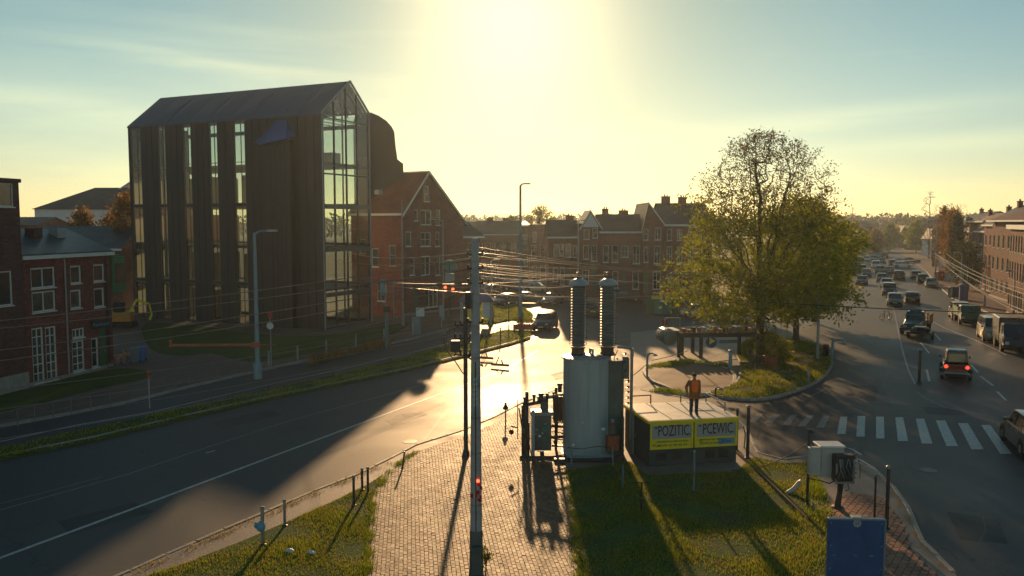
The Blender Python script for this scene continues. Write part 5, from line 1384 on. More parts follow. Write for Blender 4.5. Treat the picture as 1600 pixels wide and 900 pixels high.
# ================================================================== LEFT FENCE
fn = thing('railing', 'long low tubular railing along the left footpath', 'railing', (0,0,0))
FP = [(-30,684),(28,667),(55,660),(84,654),(112,647),(142,640),(172,633),(205,625),(232,618),(256,612),(276,607),(300,601),(322,595),(346,589),(371,583),(395,577)]
pts = [G(a, b, .12) for a, b in FP]
for i, p in enumerate(pts):
    h_ = .88; MB().tube((p.x,p.y,.12),(p.x,p.y,.12+h_),.03,n=6).obj('fence_post', M['rail_grey'], fn)
for i in range(len(pts)-1):
    a, b = pts[i], pts[i+1]; up_ = Vector((0,0,.86))
    MB().tube(a+up_, b+up_, .026, n=6).obj('rail', M['rail_grey'], fn)
    if i not in (7,8): MB().tube(a+Vector((0,0,.42)), b+Vector((0,0,.42)), .02, n=6).obj('rail', M['rail_grey'], fn)
f2 = thing('railing', 'thin low rail on the verge between road and cycle lane', 'railing', (0,0,0))
P2 = [G(a, b, .12) for a, b in ((0,705),(120,678),(240,656),(330,634),(420,612),(520,590),(610,568),(700,545))]
for i, p in enumerate(P2):
    MB().tube((p.x,p.y,.1),(p.x,p.y,.55),.025,n=5).obj('fence_post', M['dark_steel'], f2)
    if i: MB().tube(P2[i-1]+Vector((0,0,.42)), p+Vector((0,0,.42)), .018, n=5).obj('rail', M['grey_trim'], f2)
f3 = thing('fence', 'rusty wire fence with grey posts below the dark building', 'fence', (0,0,0))
P3 = [G(a, b, .12) for a, b in ((420,572),(465,562),(510,552),(556,542),(600,533),(645,524),(690,512))]
for i, p in enumerate(P3):
    MB().box(p.x-.05,p.x+.05,p.y-.05,p.y+.05,.1,1.15).obj('fence_post', M['grey_trim'], f3)
    if i:
        for z in (.3,.65,1.0): MB().tube(P3[i-1]+Vector((0,0,z)), p+Vector((0,0,z)), .015, n=4).obj('rail', M['copper'], f3)
def hedge_strip(pts_, label):
    poly = pix(pts_, .12); X = np.array(poly); n = 1600
    P_ = np.array([poly[0]])
    o = blades(poly, 60, .5, .12, M['leaf_autumn'], .12, 'low_hedge'); tag(o, label, 'hedge')
hedge_strip([(480,566),(520,556),(560,546),(610,535),(612,540),(560,552),(520,562),(482,572)], 'low rusty brown plants along the wire fence')
# ================================================================== TRANSFORMER STATION
TP = G(920, 722, .13); D0 = TP.y        # near edge of the tank base
tx, ty = (921-800)/F*(D0+1.1), D0+1.15
tk = thing('transformer', 'big grey blue oval transformer tank with two ribbed bushings on top', 'transformer', (tx, ty, .13))
def zt_(py, d=None): return CAMZ-(py-348)/F*(d or ty)-.13
HT = zt_(558)
MB().lathe([(1.12,0),(1.12,.12),(1.03,.14),(1.03,HT-.08),(1.12,HT-.06),(1.12,HT),(.95,HT+.05),(.05,HT+.07)], 40, (-.10,0,0), sx=.94).obj('tank', M['tank'], tk, smooth=True)
MB().lathe([(.62,0),(.62,HT-.25),(.66,HT-.2),(.66,HT-.14),(.1,HT-.1)], 24, (.92,.25,0)).obj('side_tank', M['tank_dark'], tk, smooth=True)
for k in range(3):
    a = -PI*.15-PI*.7*k/2; MB().tube((-.10+1.03*.94*math.cos(a), 1.035*math.sin(a), .15),(-.10+1.03*.94*math.cos(a), 1.035*math.sin(a), HT-.1),.014,n=4).obj('weld_seam', M['tank'], tk)
for k in range(16):
    a = 2*PI*k/16; MB().lathe([(.03,0),(.03,.05)], 6, (-.10+1.07*.94*math.cos(a), 1.07*math.sin(a), HT)).obj('flange_bolt', M['steel'], tk)
MB().lathe([(.42,0),(.42,.05),(.36,.10),(.1,.12)], 20, (.12,-.55,HT+.05), sx=1.1).obj('manhole_lid', M['steel'], tk, smooth=True)
MB().sweep([(.12,-.55,HT+.15),(.12,-.5,HT+.35),(.05,-.2,HT+.35),(.05,0,HT+.1)], .05, 8).obj('lid_pipe', M['steel'], tk, smooth=True)
def bushing(x, y):
    prof = [(.34,0),(.34,.05),(.27,.08),(.27,.30),(.31,.31),(.31,.36)]
    z = .38; n = 22; top = zt_(447)-HT
    step = (top-z)/n
    for i in range(n):
        prof += [(.26,z+step*.1),(.325,z+step*.45),(.325,z+step*.55),(.26,z+step*.8)]; z += step
    b = MB().lathe(prof[:6], 18, (x,y,HT+.04)).obj('bushing_base', M['porcelain_brown'], tk, smooth=True)
    MB().lathe(prof[6:], 20, (x,y,HT+.04)).obj('ribbed_insulator', M['porcelain'], tk)
    c = MB().lathe([(.27,0),(.42,.01),(.42,.05),(.36,.15),(.18,.26),(.10,.28)], 22, (x,y,HT+.04+z)).obj('bushing_cap', M['tank'], tk, smooth=True)
    m = MB().lathe([(.09,0),(.09,.1),(.05,.12),(.05,.2),(.10,.22),(.10,.27),(.02,.3)], 10, (x,y,HT+.3+z))
    for k in range(6):
        a = k*PI/3; m.tube((x+.1*math.cos(a),y+.1*math.sin(a),HT+.34+z),(x+.17*math.cos(a),y+.17*math.sin(a),HT+.42+z),.02,n=5)
    m.obj('terminal', M['dark_steel'], tk)
    for s_ in (-1,1):
        for k in range(10): MB().lathe([(.015,0),(.03,.02),(.015,.05)], 6, (x+s_*.35, y, HT+.5+k*.28)).obj('bead', M['porcelain_brown'], tk)
    MB().tube((x-.35,y,HT+.45),(x-.35,y,HT+z),.008,n=4).tube((x+.35,y,HT+.45),(x+.35,y,HT+z),.008,n=4).obj('tie_rod', M['dark_steel'], tk)
    for k in range(8):
        a = k*PI/4; MB().lathe([(.035,0),(.035,.08)], 6, (x+.27*math.cos(a), y+.27*math.sin(a), HT+.09)).obj('bushing_bolt', M['dark_steel'], tk)
sx_ = ty/F
bushing((904.5-921)*sx_, .05); bushing((951-921)*sx_, .10)
for (px, py, w, h) in ((895,690,.10,.10),(941,665,.14,.10),(909,655,.05,.05)):
    MB().box((px-921)*sx_-w/2,(px-921)*sx_+w/2,-1.07,-1.0,zt_(py)-h/2,zt_(py)+h/2).obj('label_plate', M['white_trim'], tk)
MB().box(.93,1.05,-.48,-.40,zt_(660),zt_(655)).obj('blue_label', M['ink_blue'], tk); MB().box(.93,1.05,-.48,-.40,zt_(665),zt_(660)-.004).obj('red_label', M['red_paint'], tk)
MB().bbox(.72,1.25,-.75,-.42,zt_(702),zt_(679),.03).obj('brown_box', M['copper'], tk)
# front guard rail and hose
gr = thing('guard_rail', 'low steel guard rail standing before the transformer tank', 'guard rail', (tx-.1, ty-1.75, .13))
MB().tube((-.72,0,0),(-.72,0,.78),.035).obj('post', M['cyan_pole'], gr); MB().tube((.95,0,0),(.95,0,.78),.035).obj('post', M['cyan_pole'], gr)
MB().tube((-.72,0,.42),(.95,0,.42),.035).obj('rail', M['cyan_pole'], gr)
ho = MB().sweep([(-.9,0,.75),(-.3,.05,.68),(.3,.0,.8),(.85,0,.76),(.92,0,.6),(.7,0,.3),(.2,.02,.18),(-.3,.0,.15),(-.9,.1,.25)], .018, 5).obj('hose', M['cable']); ho.location = (tx-.1, ty-1.66, .13)
tag(ho, 'thin hose looped over the guard rail before the tank', 'hose')
# base beams
MB().box(-1.5,1.4,-1.2,-1.0,-.02,.14).box(-1.5,1.4,.9,1.1,-.02,.14).obj('base_beam', M['dark_steel'], tk)

# --- left cooler bank: cabinets, pipes, radiators
cx0, cy0 = (845-800)/F*(D0+1.0), D0+1.0
ck = thing('cooler_unit', 'cluster of dark pipes, cabinet and radiators left of the tank', 'cooling unit', (cx0, cy0, .13))
def X_(px): return (px-845)/F*cy0
def Z_(py): return CAMZ-(py-348)/F*cy0-.13
MB().bbox(X_(832),X_(862),-.35,.2,Z_(706),Z_(650),.03).obj('cabinet', M['tank_dark'], ck)
MB().bbox(X_(829),X_(865),-.40,.25,Z_(650)+.004,Z_(644),.02).obj('cabinet_lid', M['steel'], ck)
MB().tube((X_(833),-.42,Z_(728)),(X_(833),-.42,Z_(640)),.075,n=10).obj('pipe', M['tank'], ck, smooth=True)
MB().tube((X_(818),-.2,Z_(735)),(X_(818),-.2,Z_(634)),.085,n=10).tube((X_(818),-.2,Z_(634)),(X_(845),.1,Z_(632)),.085,n=10).obj('pipe', M['dark_steel'], ck, smooth=True)
for k in range(6):
    x = X_(866)+k*.07; MB().bbox(x,x+.045,-.1,.75,Z_(664),Z_(622),.01).obj('radiator_fin', M['dark_steel'], ck)
MB().tube((X_(840),.3,Z_(628)),(X_(884),.3,Z_(622)),.085,n=10).obj('header_pipe', M['steel'], ck, smooth=True)
MB().tube((X_(862),.2,Z_(690)),(X_(884),.3,Z_(690)),.06,n=8).tube((X_(862),.2,Z_(672)),(X_(884),.3,Z_(674)),.05,n=8).obj('header_pipe', M['dark_steel'], ck)
for px, py, r in ((820,628,.05),(835,624,.06),(846,622,.09),(856,622,.05),(866,620,.04),(876,606,.09)):
    MB().lathe([(r,0),(r,.26),(r*1.4,.28),(r*1.4,.34),(r*.6,.37)], 9, (X_(px),.15,Z_(py+10))).obj('valve', M['dark_steel'], ck)
for k in range(9):
    x = X_(836)+random.uniform(0,.55); z = Z_(700)+random.uniform(.15,1.1); s_ = random.uniform(.03,.07)
    MB().box(x-s_,x+s_,-.42,-.35,z-s_*.7,z+s_*.7).obj('gauge', M[random.choice(['steel','white_trim','cyan_pole','dark_steel'])], ck)
MB().lathe([(.10,0),(.10,.03),(.03,.035)], 14, (0,0,0)).obj('dial', M['teal'], ck).matrix_local = Matrix.Translation((X_(851),-.37,Z_(672))) @ Matrix.Rotation(PI/2,4,'X')
MB().tube((X_(809),-.1,Z_(690)),(X_(809),-.1,Z_(626)),.022,n=6).tube((X_(809),-.1,Z_(672)),(X_(798),-.2,Z_(668)),.03,n=6).obj('thin_pole', M['dark_steel'], ck)
MB().lathe([(.02,0),(.10,.05),(.11,.16),(.03,.24)], 8, (X_(799),-.2,Z_(682))).obj('lantern', M['dark_steel'], ck)
MB().sweep([(X_(811),-.1,Z_(640)),(X_(816),-.45,Z_(670)),(X_(822),-.6,Z_(710)),(X_(832),-.8,Z_(745)),(X_(846),-.95,Z_(770))], .03, 6).sweep([(X_(822),-.4,Z_(640)),(X_(826),-.6,Z_(690)),(X_(836),-.8,Z_(735)),(X_(852),-1.0,Z_(768))], .022, 6).sweep([(X_(866),-.3,Z_(690)),(X_(874),-.45,Z_(720)),(X_(868),-.6,Z_(742)),(X_(852),-.55,Z_(735)),(X_(848),-.4,Z_(720))], .03, 6).obj('hanging_hose', M['cable'], ck, smooth=True)
MB().box(X_(812),X_(884),-.5,.9,-.02,.12).obj('base_plinth', M['kiosk_base'], ck)
for k in range(5): MB().tube((X_(864),.35,Z_(660+k*11)),(X_(886),.35,Z_(663+k*11)),.025,n=5).obj('rung', M['dark_steel'], ck)
MB().tube((X_(826),-.45,Z_(740)),(X_(826),-.45,Z_(660)),.045,n=7).tube((X_(869),-.5,Z_(745)),(X_(872),-.3,Z_(660)),.022,n=5).obj('support', M['dark_steel'], ck)

for k in range(16):
    x = X_(813)+random.uniform(0,.95); z = Z_(735)+random.uniform(.1,1.6); L_ = random.uniform(.12,.45)
    if k % 2: MB().tube((x,-.3-random.random()*.3,z),(x+L_,-.3,z+random.uniform(-.05,.1)),.018,n=5).obj('small_pipe', M[random.choice(['dark_steel','copper','steel'])], ck)
    else: MB().bbox(x,x+L_*.5,-.34-random.random()*.15,-.2,z,z+L_*.6,.01).obj('fitting', M[random.choice(['dark_steel','tank_dark','rubber'])], ck)
MB().bbox(X_(846),X_(858),.3,.8,Z_(690),Z_(628),.03).obj('rear_cabinet', M['tank_dark'], ck)
MB().tube((X_(824),.5,0),(X_(824),.5,Z_(618)),.07,n=8).tube((X_(871),.6,0),(X_(871),.6,Z_(612)),.06,n=8).obj('rear_pipe', M['dark_steel'], ck, smooth=True)
# --- right pipe gantry
gx0, gy0 = (975-800)/F*(D0+1.2), D0+1.2
gk = thing('pipe_gantry', 'slim pipe frame with breakers and insulators between tank and kiosk', 'pipe frame', (gx0, gy0, .13))
def Xg(px): return (px-975)/F*gy0
def Zg(py): return CAMZ-(py-348)/F*gy0-.13
MB().tube((Xg(989),0,0),(Xg(989),0,Zg(545)),.065,n=8).obj('post', M['steel'], gk, smooth=True)
MB().tube((Xg(989),0,Zg(545)),(Xg(966),-.1,Zg(543)),.05,n=8).tube((Xg(984),-.05,Zg(560)),(Xg(984),-.05,Zg(600)),.03,n=6).obj('top_pipe', M['steel'], gk, smooth=True)
MB().tube((Xg(992),.2,Zg(560)),(Xg(992),.2,Zg(548)),.03,n=6).obj('top_pipe', M['steel'], gk)
MB().bbox(Xg(974),Xg(983),-.16,.12,Zg(593),Zg(558),.03).obj('breaker', M['tank_dark'], gk)
MB().bbox(Xg(968),Xg(975),-.12,.1,Zg(588),Zg(568),.02).obj('breaker', M['dark_steel'], gk)
for py in (553,566,580,597,606,614,623,632): 
    MB().lathe([(.03,-.05),(.085,-.03),(.03,-.01),(.085,.02),(.03,.05)], 9, (Xg(983 if py > 590 else 978),-.12,Zg(py))).obj('insulator', M['porcelain_brown'], gk)
MB().tube((Xg(992),.1,Zg(720)),(Xg(992),.1,Zg(648)),.10,n=10).obj('thick_pipe', M['pole_concrete'], gk, smooth=True)
MB().tube((Xg(977),0,Zg(735)),(Xg(977),0,Zg(655)),.03,n=6).tube((Xg(966),0,Zg(700)),(Xg(966),0,Zg(560)),.03,n=6).obj('thin_pipe', M['steel'], gk)
for k in range(7): MB().lathe([(.02,0),(.05,.03),(.02,.06)], 7, (Xg(977),-.05,Zg(728-k*9))).obj('insulator', M['steel'], gk)
MB().sweep([(Xg(966),0,Zg(700)),(Xg(968),-.2,Zg(718)),(Xg(976),-.3,Zg(735)),(Xg(974),-.5,Zg(762))], .02, 5).sweep([(Xg(966),-.1,Zg(548)),(Xg(960),-.2,Zg(560)),(Xg(964),-.2,Zg(580)),(Xg(971),-.15,Zg(590))], .02, 5).obj('looped_cable', M['cable'], gk)
# posts standing in the shadow in front of the station
for px, pb, pt_, lb in ((973,762,725,'thin teal post right of the guard rail'),(1002,800,752,'small dark post with a rusty collar on the lawn'),(1084,768,702,'slim green post on the lawn before the kiosk')):
    b = G(px, pb, .13); h_ = (pb-pt_)/F*b.y; t = thing('garden_post', lb, 'post', tuple(b), 0, 'slim posts on the shaded lawn')
    MB().tube((0,0,0),(0,0,h_),.035,n=7).obj('post', M['cyan_pole' if px != 1002 else 'dark_steel'], t); MB().lathe([(.05,0),(.05,.05)], 8, (0,0,h_*.45)).obj('collar', M['copper'], t)
    if px == 1002: MB().tube((-.35,0,h_),(.3,0,h_),.02,n=5).obj('cross_bar', M['dark_steel'], t)

# ================================================================== YELLOW KIOSK
KO = G(1015, 729, .13); ka = math.radians(11)
KH = CAMZ-(661-348)/F*KO.y-.13; KL = 3.78; KD = 3.1
kk = thing('kiosk', 'dark kiosk with a pale flat roof and two yellow framed poster panels', 'kiosk', (KO.x, KO.y, .13), ka)
MB().box(0,KL,.02,KD,0,KH-.12).obj('body', M['kiosk_base'], kk)
rf = MB().bbox(-.06,KL+.06,-.05,KD+.06,KH-.118,KH,.03).obj('roof', M['kiosk_roof'], kk)
for k in range(1,4): MB().box(KL*k/4-.012,KL*k/4+.012,.05,KD-.05,KH+.001,KH+.018).obj('roof_seam', M['grey_trim'], rf)
MB().box(-.09,KL+.09,-.09,-.052,KH-.13,KH-.01).obj('yellow_trim', M['yellow'], kk); MB().box(-.09,-.062,-.05,KD+.05,KH-.13,KH-.01).obj('yellow_trim', M['yellow'], kk)
ZB_ = CAMZ-(708-348)/F*KO.y-.13; ZT_ = KH-.15; mid = KL*.495
for j, (a, b, w1) in enumerate(((.0, mid-.03, 'POZITIC.'), (mid+.03, KL, 'PCEWIC.'))):
    w = .07; fr_ = MB().box(a,a+w,-.07,.015,ZB_,ZT_).box(b-w,b,-.07,.015,ZB_,ZT_).box(a+w,b-w,-.07,.015,ZT_-.06,ZT_).box(a+w,b-w,-.07,.015,ZB_,ZB_+.05)
    po = fr_.obj('poster_panel', M['yellow'], kk)
    zm = ZB_+(ZT_-ZB_)*.40
    MB().box(a+w,b-w,-.035,.012,zm,ZT_-.062).obj('poster_field', M['panel_grey'], po)
    MB().box(a+w,b-w,-.036,.012,ZB_+.052,zm-.003).obj('poster_field', M['yellow'], po)
    text('poster_lettering', w1, .64, M['ink'], kk, (a+w+(b-a)*.52, -.045, zm+.31), (PI/2,0,.0), .006, .56)
    lines = ['PEREMONTAGE SERVICE PLAN','TE HUUR  NU  VRIJ  BEL ONS'] if j == 0 else ['KANTOREN EN OPSLAG','RUIMTES TE HUUR NU']
    for k, ln in enumerate(lines): text('poster_lettering', ln, .10, M['ink'], kk, (a+(b-a)*(.52 if j == 0 else .40), -.045, zm-.12-.15*k), (PI/2,0,0), .004)
    text('poster_lettering', 'Vcer' if j == 0 else 'G', .19, M['ink'], kk, (a+.28, -.046, ZB_+.16 if j == 0 else zm-.17), (PI/2,0,0), .004)
    if j: MB().bbox(b-.85,b-.12,-.045,-.037,ZB_+.08,ZB_+.34,.003).obj('blue_logo', M['ink_blue'], kk); text('poster_lettering', 'AGrin', .17, M['sign_blue'], kk, (b-.48,-.05,ZB_+.21), (PI/2,0,0), .003)
    MB().add([(a+.16,-.04,ZT_-.13),(a+.32,-.04,ZT_-.13),(a+.24,-.04,ZT_-.22)], [(0,2,1)]).obj('small_triangle', M['ink'], kk)
for x in (.5,1.2,2.6,3.2):
    vn = MB(); [vn.box(x-.2,x+.2,-.012,.018,.22+.07*q,.26+.07*q) for q in range(5)]; vn.obj('vent', M['dark_steel'], kk)
MB().box(-.012,.018,.9,1.75,.12,1.62).obj('side_door', M['kiosk_base'], kk); MB().box(-.05,-.013,1.62,1.68,.8,.95).obj('handle', M['steel'], kk)
# roof rails
for lb, pp in (('low rusty rail on the left back of the kiosk roof', [(.15,KD-.25),(1.1,KD-.2)]), ('low steel rail on the right back of the kiosk roof', [(2.5,KD-.2),(KL-.15,KD-.35),(KL-.12,.9)])):
    rl_ = thing('roof_rail', lb, 'rail', (KO.x, KO.y, .13+KH), ka)
    mt = M['copper'] if 'rusty' in lb else M['steel']
    for x, y in pp: MB().tube((x,y,.02),(x,y,.42),.03,n=6).obj('post', mt, rl_)
    for p_, q_ in zip(pp[:-1], pp[1:]): MB().tube((*p_,.40),(*q_,.40),.028,n=6).obj('rail', mt, rl_)
bx_ = thing('rail_frame', 'bent steel frame on the ground right of the kiosk', 'rail', tuple(G(1152,702,.12)), .4)
MB().sweep([(0,0,0),(0,0,.9),(.3,0,1.0),(.5,.1,.6),(.45,.1,0)], .03, 6).obj('frame', M['steel'], bx_)

# ================================================================== THE PERSON
def skin_obj(name, joints, edges, mat, parent=None, sub=2, root=0):
    me = bpy.data.meshes.new(name); me.from_pydata([j[0] for j in joints], edges, [])
    o = bpy.data.objects.new(name, me); COL.objects.link(o)
    sk = o.modifiers.new('skin', 'SKIN'); sk.use_smooth_shade = True
    me_sk = me.skin_vertices[0].data if me.skin_vertices else None
    for i, j in enumerate(joints):
        r = j[1]; r = r if isinstance(r, tuple) else (r, r); me_sk[i].radius = r; me_sk[i].use_root = (i == root)
    ss = o.modifiers.new('sub', 'SUBSURF'); ss.levels = sub; ss.render_levels = sub
    dg = bpy.context.evaluated_depsgraph_get(); dg.update()
    nm = bpy.data.meshes.new_from_object(o.evaluated_get(dg)); nm.name = name
    nm.materials.clear(); nm.materials.append(mat); nm.polygons.foreach_set('use_smooth', [True]*len(nm.polygons))
    o.modifiers.clear(); o.data = nm
    if parent: o.parent = parent
    return o
M['skin'] = PM('skin', (0.30,0.17,0.12), .55, var=.1, scale=8, bump=0)
M['hair'] = PM('hair', (0.02,0.015,0.012), .6, var=.2, scale=20)
M['hivis'] = PM('orange_vest', (0.92,0.15,0.01), .6, var=.15, scale=6)
M['coat'] = PM('brown_orange_coat', (0.30,0.10,0.02), .75, var=.3, scale=5, bump=.3)
M['trousers'] = PM('dark_trousers', (0.025,0.035,0.05), .8, var=.2, scale=6)
M['boot'] = PM('brown_boot', (0.07,0.04,0.025), .6)
PB = G(1084, 648, .13+KH)
H = 1.72
ps = thing('person', 'person in an orange vest and long brown coat standing on the kiosk roof', 'person', (PB.x, PB.y, .13+KH+.001), math.radians(4))
J = [((0,0,.93),(.15,.11)), ((0,.005,1.10),(.135,.10)), ((0,.01,1.30),(.165,.115)), ((0,.01,1.42),(.13,.09)), ((0,.0,1.50),(.055,.055)), ((0,-.005,1.56),(.065,.075)), ((0,-.008,1.64),(.078,.095)), ((0,0,1.71),(.055,.065)),
     ((-.20,.01,1.40),.055), ((-.33,.03,1.17),.045), ((-.33,-.12,.97),.033), ((-.32,-.16,.91),(.038,.022)),
     ((.19,.01,1.40),.055), ((.225,.02,1.14),.045), ((.225,-.05,.90),.033), ((.225,-.08,.83),(.038,.022)),
     ((-.095,.0,.86),.085), ((-.105,-.01,.48),.055), ((-.11,.02,.10),.04), ((-.125,-.13,.035),(.045,.03)),
     ((.095,.0,.86),.085), ((.11,-.01,.48),.055), ((.12,.02,.10),.04), ((.14,-.13,.035),(.045,.03))]
E = [(0,1),(1,2),(2,3),(3,4),(4,5),(5,6),(6,7),(3,8),(8,9),(9,10),(10,11),(3,12),(12,13),(13,14),(14,15),(0,16),(16,17),(17,18),(18,19),(0,20),(20,21),(21,22),(22,23)]
for sgn, hb in ((-1, 11), (1, 15)):
    base = Vector(J[hb][0])
    for k in range(4):
        ox = (-.027+.018*k); L_ = (.058,.068,.064,.05)[k]; i = len(J)
        a = base+Vector((ox,.0-.01,-.03)); b_ = a+Vector((ox*.15,-.012,-L_*.55)); c = b_+Vector((0,.012*(1+.3*k),-L_*.5))
        J += [(tuple(a),.010),(tuple(b_),.0088),(tuple(c),.0078)]; E += [(hb,i),(i,i+1),(i+1,i+2)]
    i = len(J); th = base+Vector((-sgn*.035,-.02,.01)); J += [(tuple(th),.011),(tuple(th+Vector((-sgn*.018,-.02,-.04))),.009)]; E += [(hb,i),(i,i+1)]
skin_obj('body', J, E, M['skin'], ps, 2)
# head details
hd = MB().lathe([(.0805,-.01),(.088,.03),(.080,.075),(.05,.105),(.005,.115)], 16, (0,.014,1.645), sx=1.0, sy=1.16).obj('hair', M['hair'], ps, smooth=True)
for x in (-.03,.03): MB().lathe([(.003,-.008),(.009,0),(.003,.008)], 8, (x,-.098,1.645)).obj('eye', M['ink'], ps)
MB().add([(-.012,-.098,1.615),(.012,-.098,1.615),(0,-.122,1.612),(0,-.10,1.65)], [(0,2,3),(2,1,3),(0,1,2)]).obj('nose', M['skin'], ps)
MB().box(-.024,.024,-.094,-.086,1.582,1.588).obj('mouth', M['lens_red'], ps)
for x in (-.083,.083): MB().lathe([(.006,-.03),(.014,-.01),(.016,.015),(.006,.03)], 8, (x,.005,1.635)).obj('ear', M['skin'], ps)
# coat: one shell from shoulders to mid thigh with folds; sleeves
def shell(rows, n=22):
    m = MB(); vs = []
    for (z, rx, ry, cy_) in rows:
        for k in range(n):
            t = 2*PI*k/n; f = 1+.035*math.sin(5*t+z*9)*(1.5 if z < 1.0 else .5); vs.append((rx*f*math.cos(t), cy_+ry*f*math.sin(t), z))
    fs = [(i*n+k,i*n+(k+1)%n,(i+1)*n+(k+1)%n,(i+1)*n+k) for i in range(len(rows)-1) for k in range(n)]
    return m.add(vs, fs)
shell([(.70,.235,.165,0),(.74,.232,.165,0),(.90,.225,.16,0),(1.05,.205,.15,.005),(1.22,.215,.155,.008),(1.36,.225,.145,.01),(1.43,.19,.115,.01),(1.475,.10,.08,.005),(1.50,.075,.075,.0)]).obj('coat', M['coat'], ps, smooth=True)
for sgn, hb in ((-1, 8), (1, 12)):
    p = [Vector(J[hb+q][0]) for q in range(3)]; sh = p[0]+Vector((-sgn*.0,0,.0))
    MB().sweep([sh+Vector((-sgn*-.03*-1,0,.02)), p[0], p[0].lerp(p[1],.5), p[1], p[1].lerp(p[2],.5), p[2]], [.075,.078,.068,.062,.055,.05], 12).obj('sleeve', M['coat'], ps, smooth=True)
# vest panel over the chest, curved with the coat
v = MB(); vs = []; n = 9
for z, rx, ry, hw in ((.98,.222,.163,.5),(1.10,.220,.162,.60),(1.22,.224,.165,.66),(1.34,.230,.160,.72),(1.42,.200,.128,.62),(1.475,.125,.10,.9)):
    for k in range(n):
        t = -PI/2+(-1+2*k/(n-1))*hw; vs.append((rx*1.035*math.cos(t), .008+ry*1.06*math.sin(t), z))
v.add(vs, [(i*n+k,i*n+k+1,(i+1)*n+k+1,(i+1)*n+k) for i in range(5) for k in range(n-1)]).obj('vest', M['hivis'], ps, smooth=True)
for x in (-1,1):
    MB().sweep([(x*.095,0,.86),(x*.105,-.005,.62),(x*.108,-.01,.48),(x*.112,.01,.28),(x*.118,.02,.09)], [.105,.092,.078,.072,.068], 12).obj('trouser_leg', M['trousers'], ps, smooth=True)
    MB().lathe([(.05,0),(.055,.03),(.05,.06),(.035,.09)], 12, (x*.127,-.045,0), sx=.95, sy=2.4).lathe([(.058,.03),(.06,.1),(.055,.14)], 10, (x*.118,.02,0)).obj('boot', M['boot'], ps, smooth=True)

# ================================================================== CABINETS BY THE CROSSING, BLUE BOARD
CB = G(1262, 790, .13)
cb = thing('utility_cabinet', 'grey pole mounted cabinets with dark switchgear and tangled cables by the crossing', 'utility cabinet', tuple(CB))
sc_ = CB.y/F
def Xc(px): return (px-1262)*sc_
def Zc(py): return CAMZ-(py-348)/F*CB.y-.13
MB().tube((0,.05,0),(0,.05,Zc(676)),.05,n=8).tube((0,.05,Zc(680)),(Xc(1268),.05,Zc(680)),.03,n=6).obj('pole', M['dark_steel'], cb)
MB().bbox(Xc(1259),Xc(1277),-.25,.0,Zc(746),Zc(702),.02).obj('narrow_cabinet', M['cabinet'], cb)
MB().box(Xc(1262),Xc(1268),-.262,-.252,Zc(742),Zc(706)).obj('cabinet_door', M['cabinet'], cb)
MB().bbox(Xc(1279),Xc(1316),-.1,.55,Zc(752),Zc(704),.02).obj('wide_cabinet', M['cabinet'], cb)
MB().bbox(Xc(1277),Xc(1318),-.14,.6,Zc(704)+.004,Zc(701),.015).obj('cabinet_lid', M['white_trim'], cb)
MB().bbox(Xc(1296),Xc(1328),-.42,-.11,Zc(754),Zc(712),.03).obj('switchgear_box', M['dark_steel'], cb)
MB().box(Xc(1297),Xc(1327),-.46,-.43,Zc(757),Zc(754)).box(Xc(1297),Xc(1300),-.46,-.43,Zc(754),Zc(725)).box(Xc(1324),Xc(1327),-.46,-.43,Zc(754),Zc(725)).obj('rack', M['steel'], cb)
for px, py, r in ((1304,746,.16),(1318,746,.14)):
    w_ = MB().lathe([(r*.4,0),(r,.0),(r,.05),(r*.4,.05)], 16).obj('coil', M['rubber'], cb); w_.rotation_euler = (PI/2,0,0); w_.location = (Xc(px),-.42,Zc(py))
for k in range(9):
    x = Xc(1298)+random.uniform(0,.75); MB().sweep([(x,-.44,Zc(718)),(x+random.uniform(-.1,.1),-.5,Zc(730)),(x+random.uniform(-.15,.2),-.47,Zc(748))], .012, 5).obj('wire', M[random.choice(['cable','cyan_pole','steel'])], cb)
for k in range(7):
    MB().lathe([(.02,0),(.05,.02),(.02,.05)], 7, (Xc(1332)+random.uniform(-.06,.04),-.2,Zc(752)+k*.17)).obj('insulator', M['porcelain_brown'], cb)
MB().tube((Xc(1331),-.2,Zc(756)),(Xc(1331),-.2,Zc(712)),.018,n=5).obj('thin_pipe', M['dark_steel'], cb)
MB().sweep([(Xc(1310),-.2,Zc(756)),(Xc(1309),-.2,Zc(775)),(Xc(1306),-.2,0.02)], [.11,.09,.12], 8).obj('cable_trunk', M['dark_steel'], cb)
MB().sweep([(Xc(1262),-.05,Zc(754)),(Xc(1280),-.1,Zc(757)),(Xc(1292),-.2,Zc(760)),(Xc(1302),-.2,Zc(755))], .022, 5).sweep([(Xc(1320),-.2,Zc(757)),(Xc(1323),-.25,Zc(768)),(Xc(1318),-.2,Zc(772))], .02, 5).obj('looped_cable', M['cable'], cb)
MB().lathe([(.22,-.01),(.2,.05),(.1,.08)], 12, (Xc(1306),-.2,0)).obj('foot_plate', M['dark_steel'], cb)
b_ = Vector((8.35, 20.6, .13)); ang_ = math.radians(-3)
W_ = 89/F*20.6; zt2 = CAMZ-(820-348)/F*20.6-.13
bo = thing('info_board', 'large plain blue board with a small white emblem at its top edge', 'board', tuple(Vector(((1352-800)/F*20.6, 20.6, .13))), ang_)
MB().bbox(-W_/2,W_/2,-.06,.10,.45,zt2,.015).obj('panel', M['sign_blue'], bo)
MB().box(-W_/2-.015,W_/2+.015,-.075,-.062,zt2-.03,zt2+.012).box(W_/2-.03,W_/2+.015,-.075,-.062,.45,zt2-.032).obj('edge_strip', M['cyan_pole'], bo)
for x in (-W_/2+.12, W_/2-.12): MB().box(x-.04,x+.04,-.0,.08,-.02,.448).obj('leg', M['dark_steel'], bo)
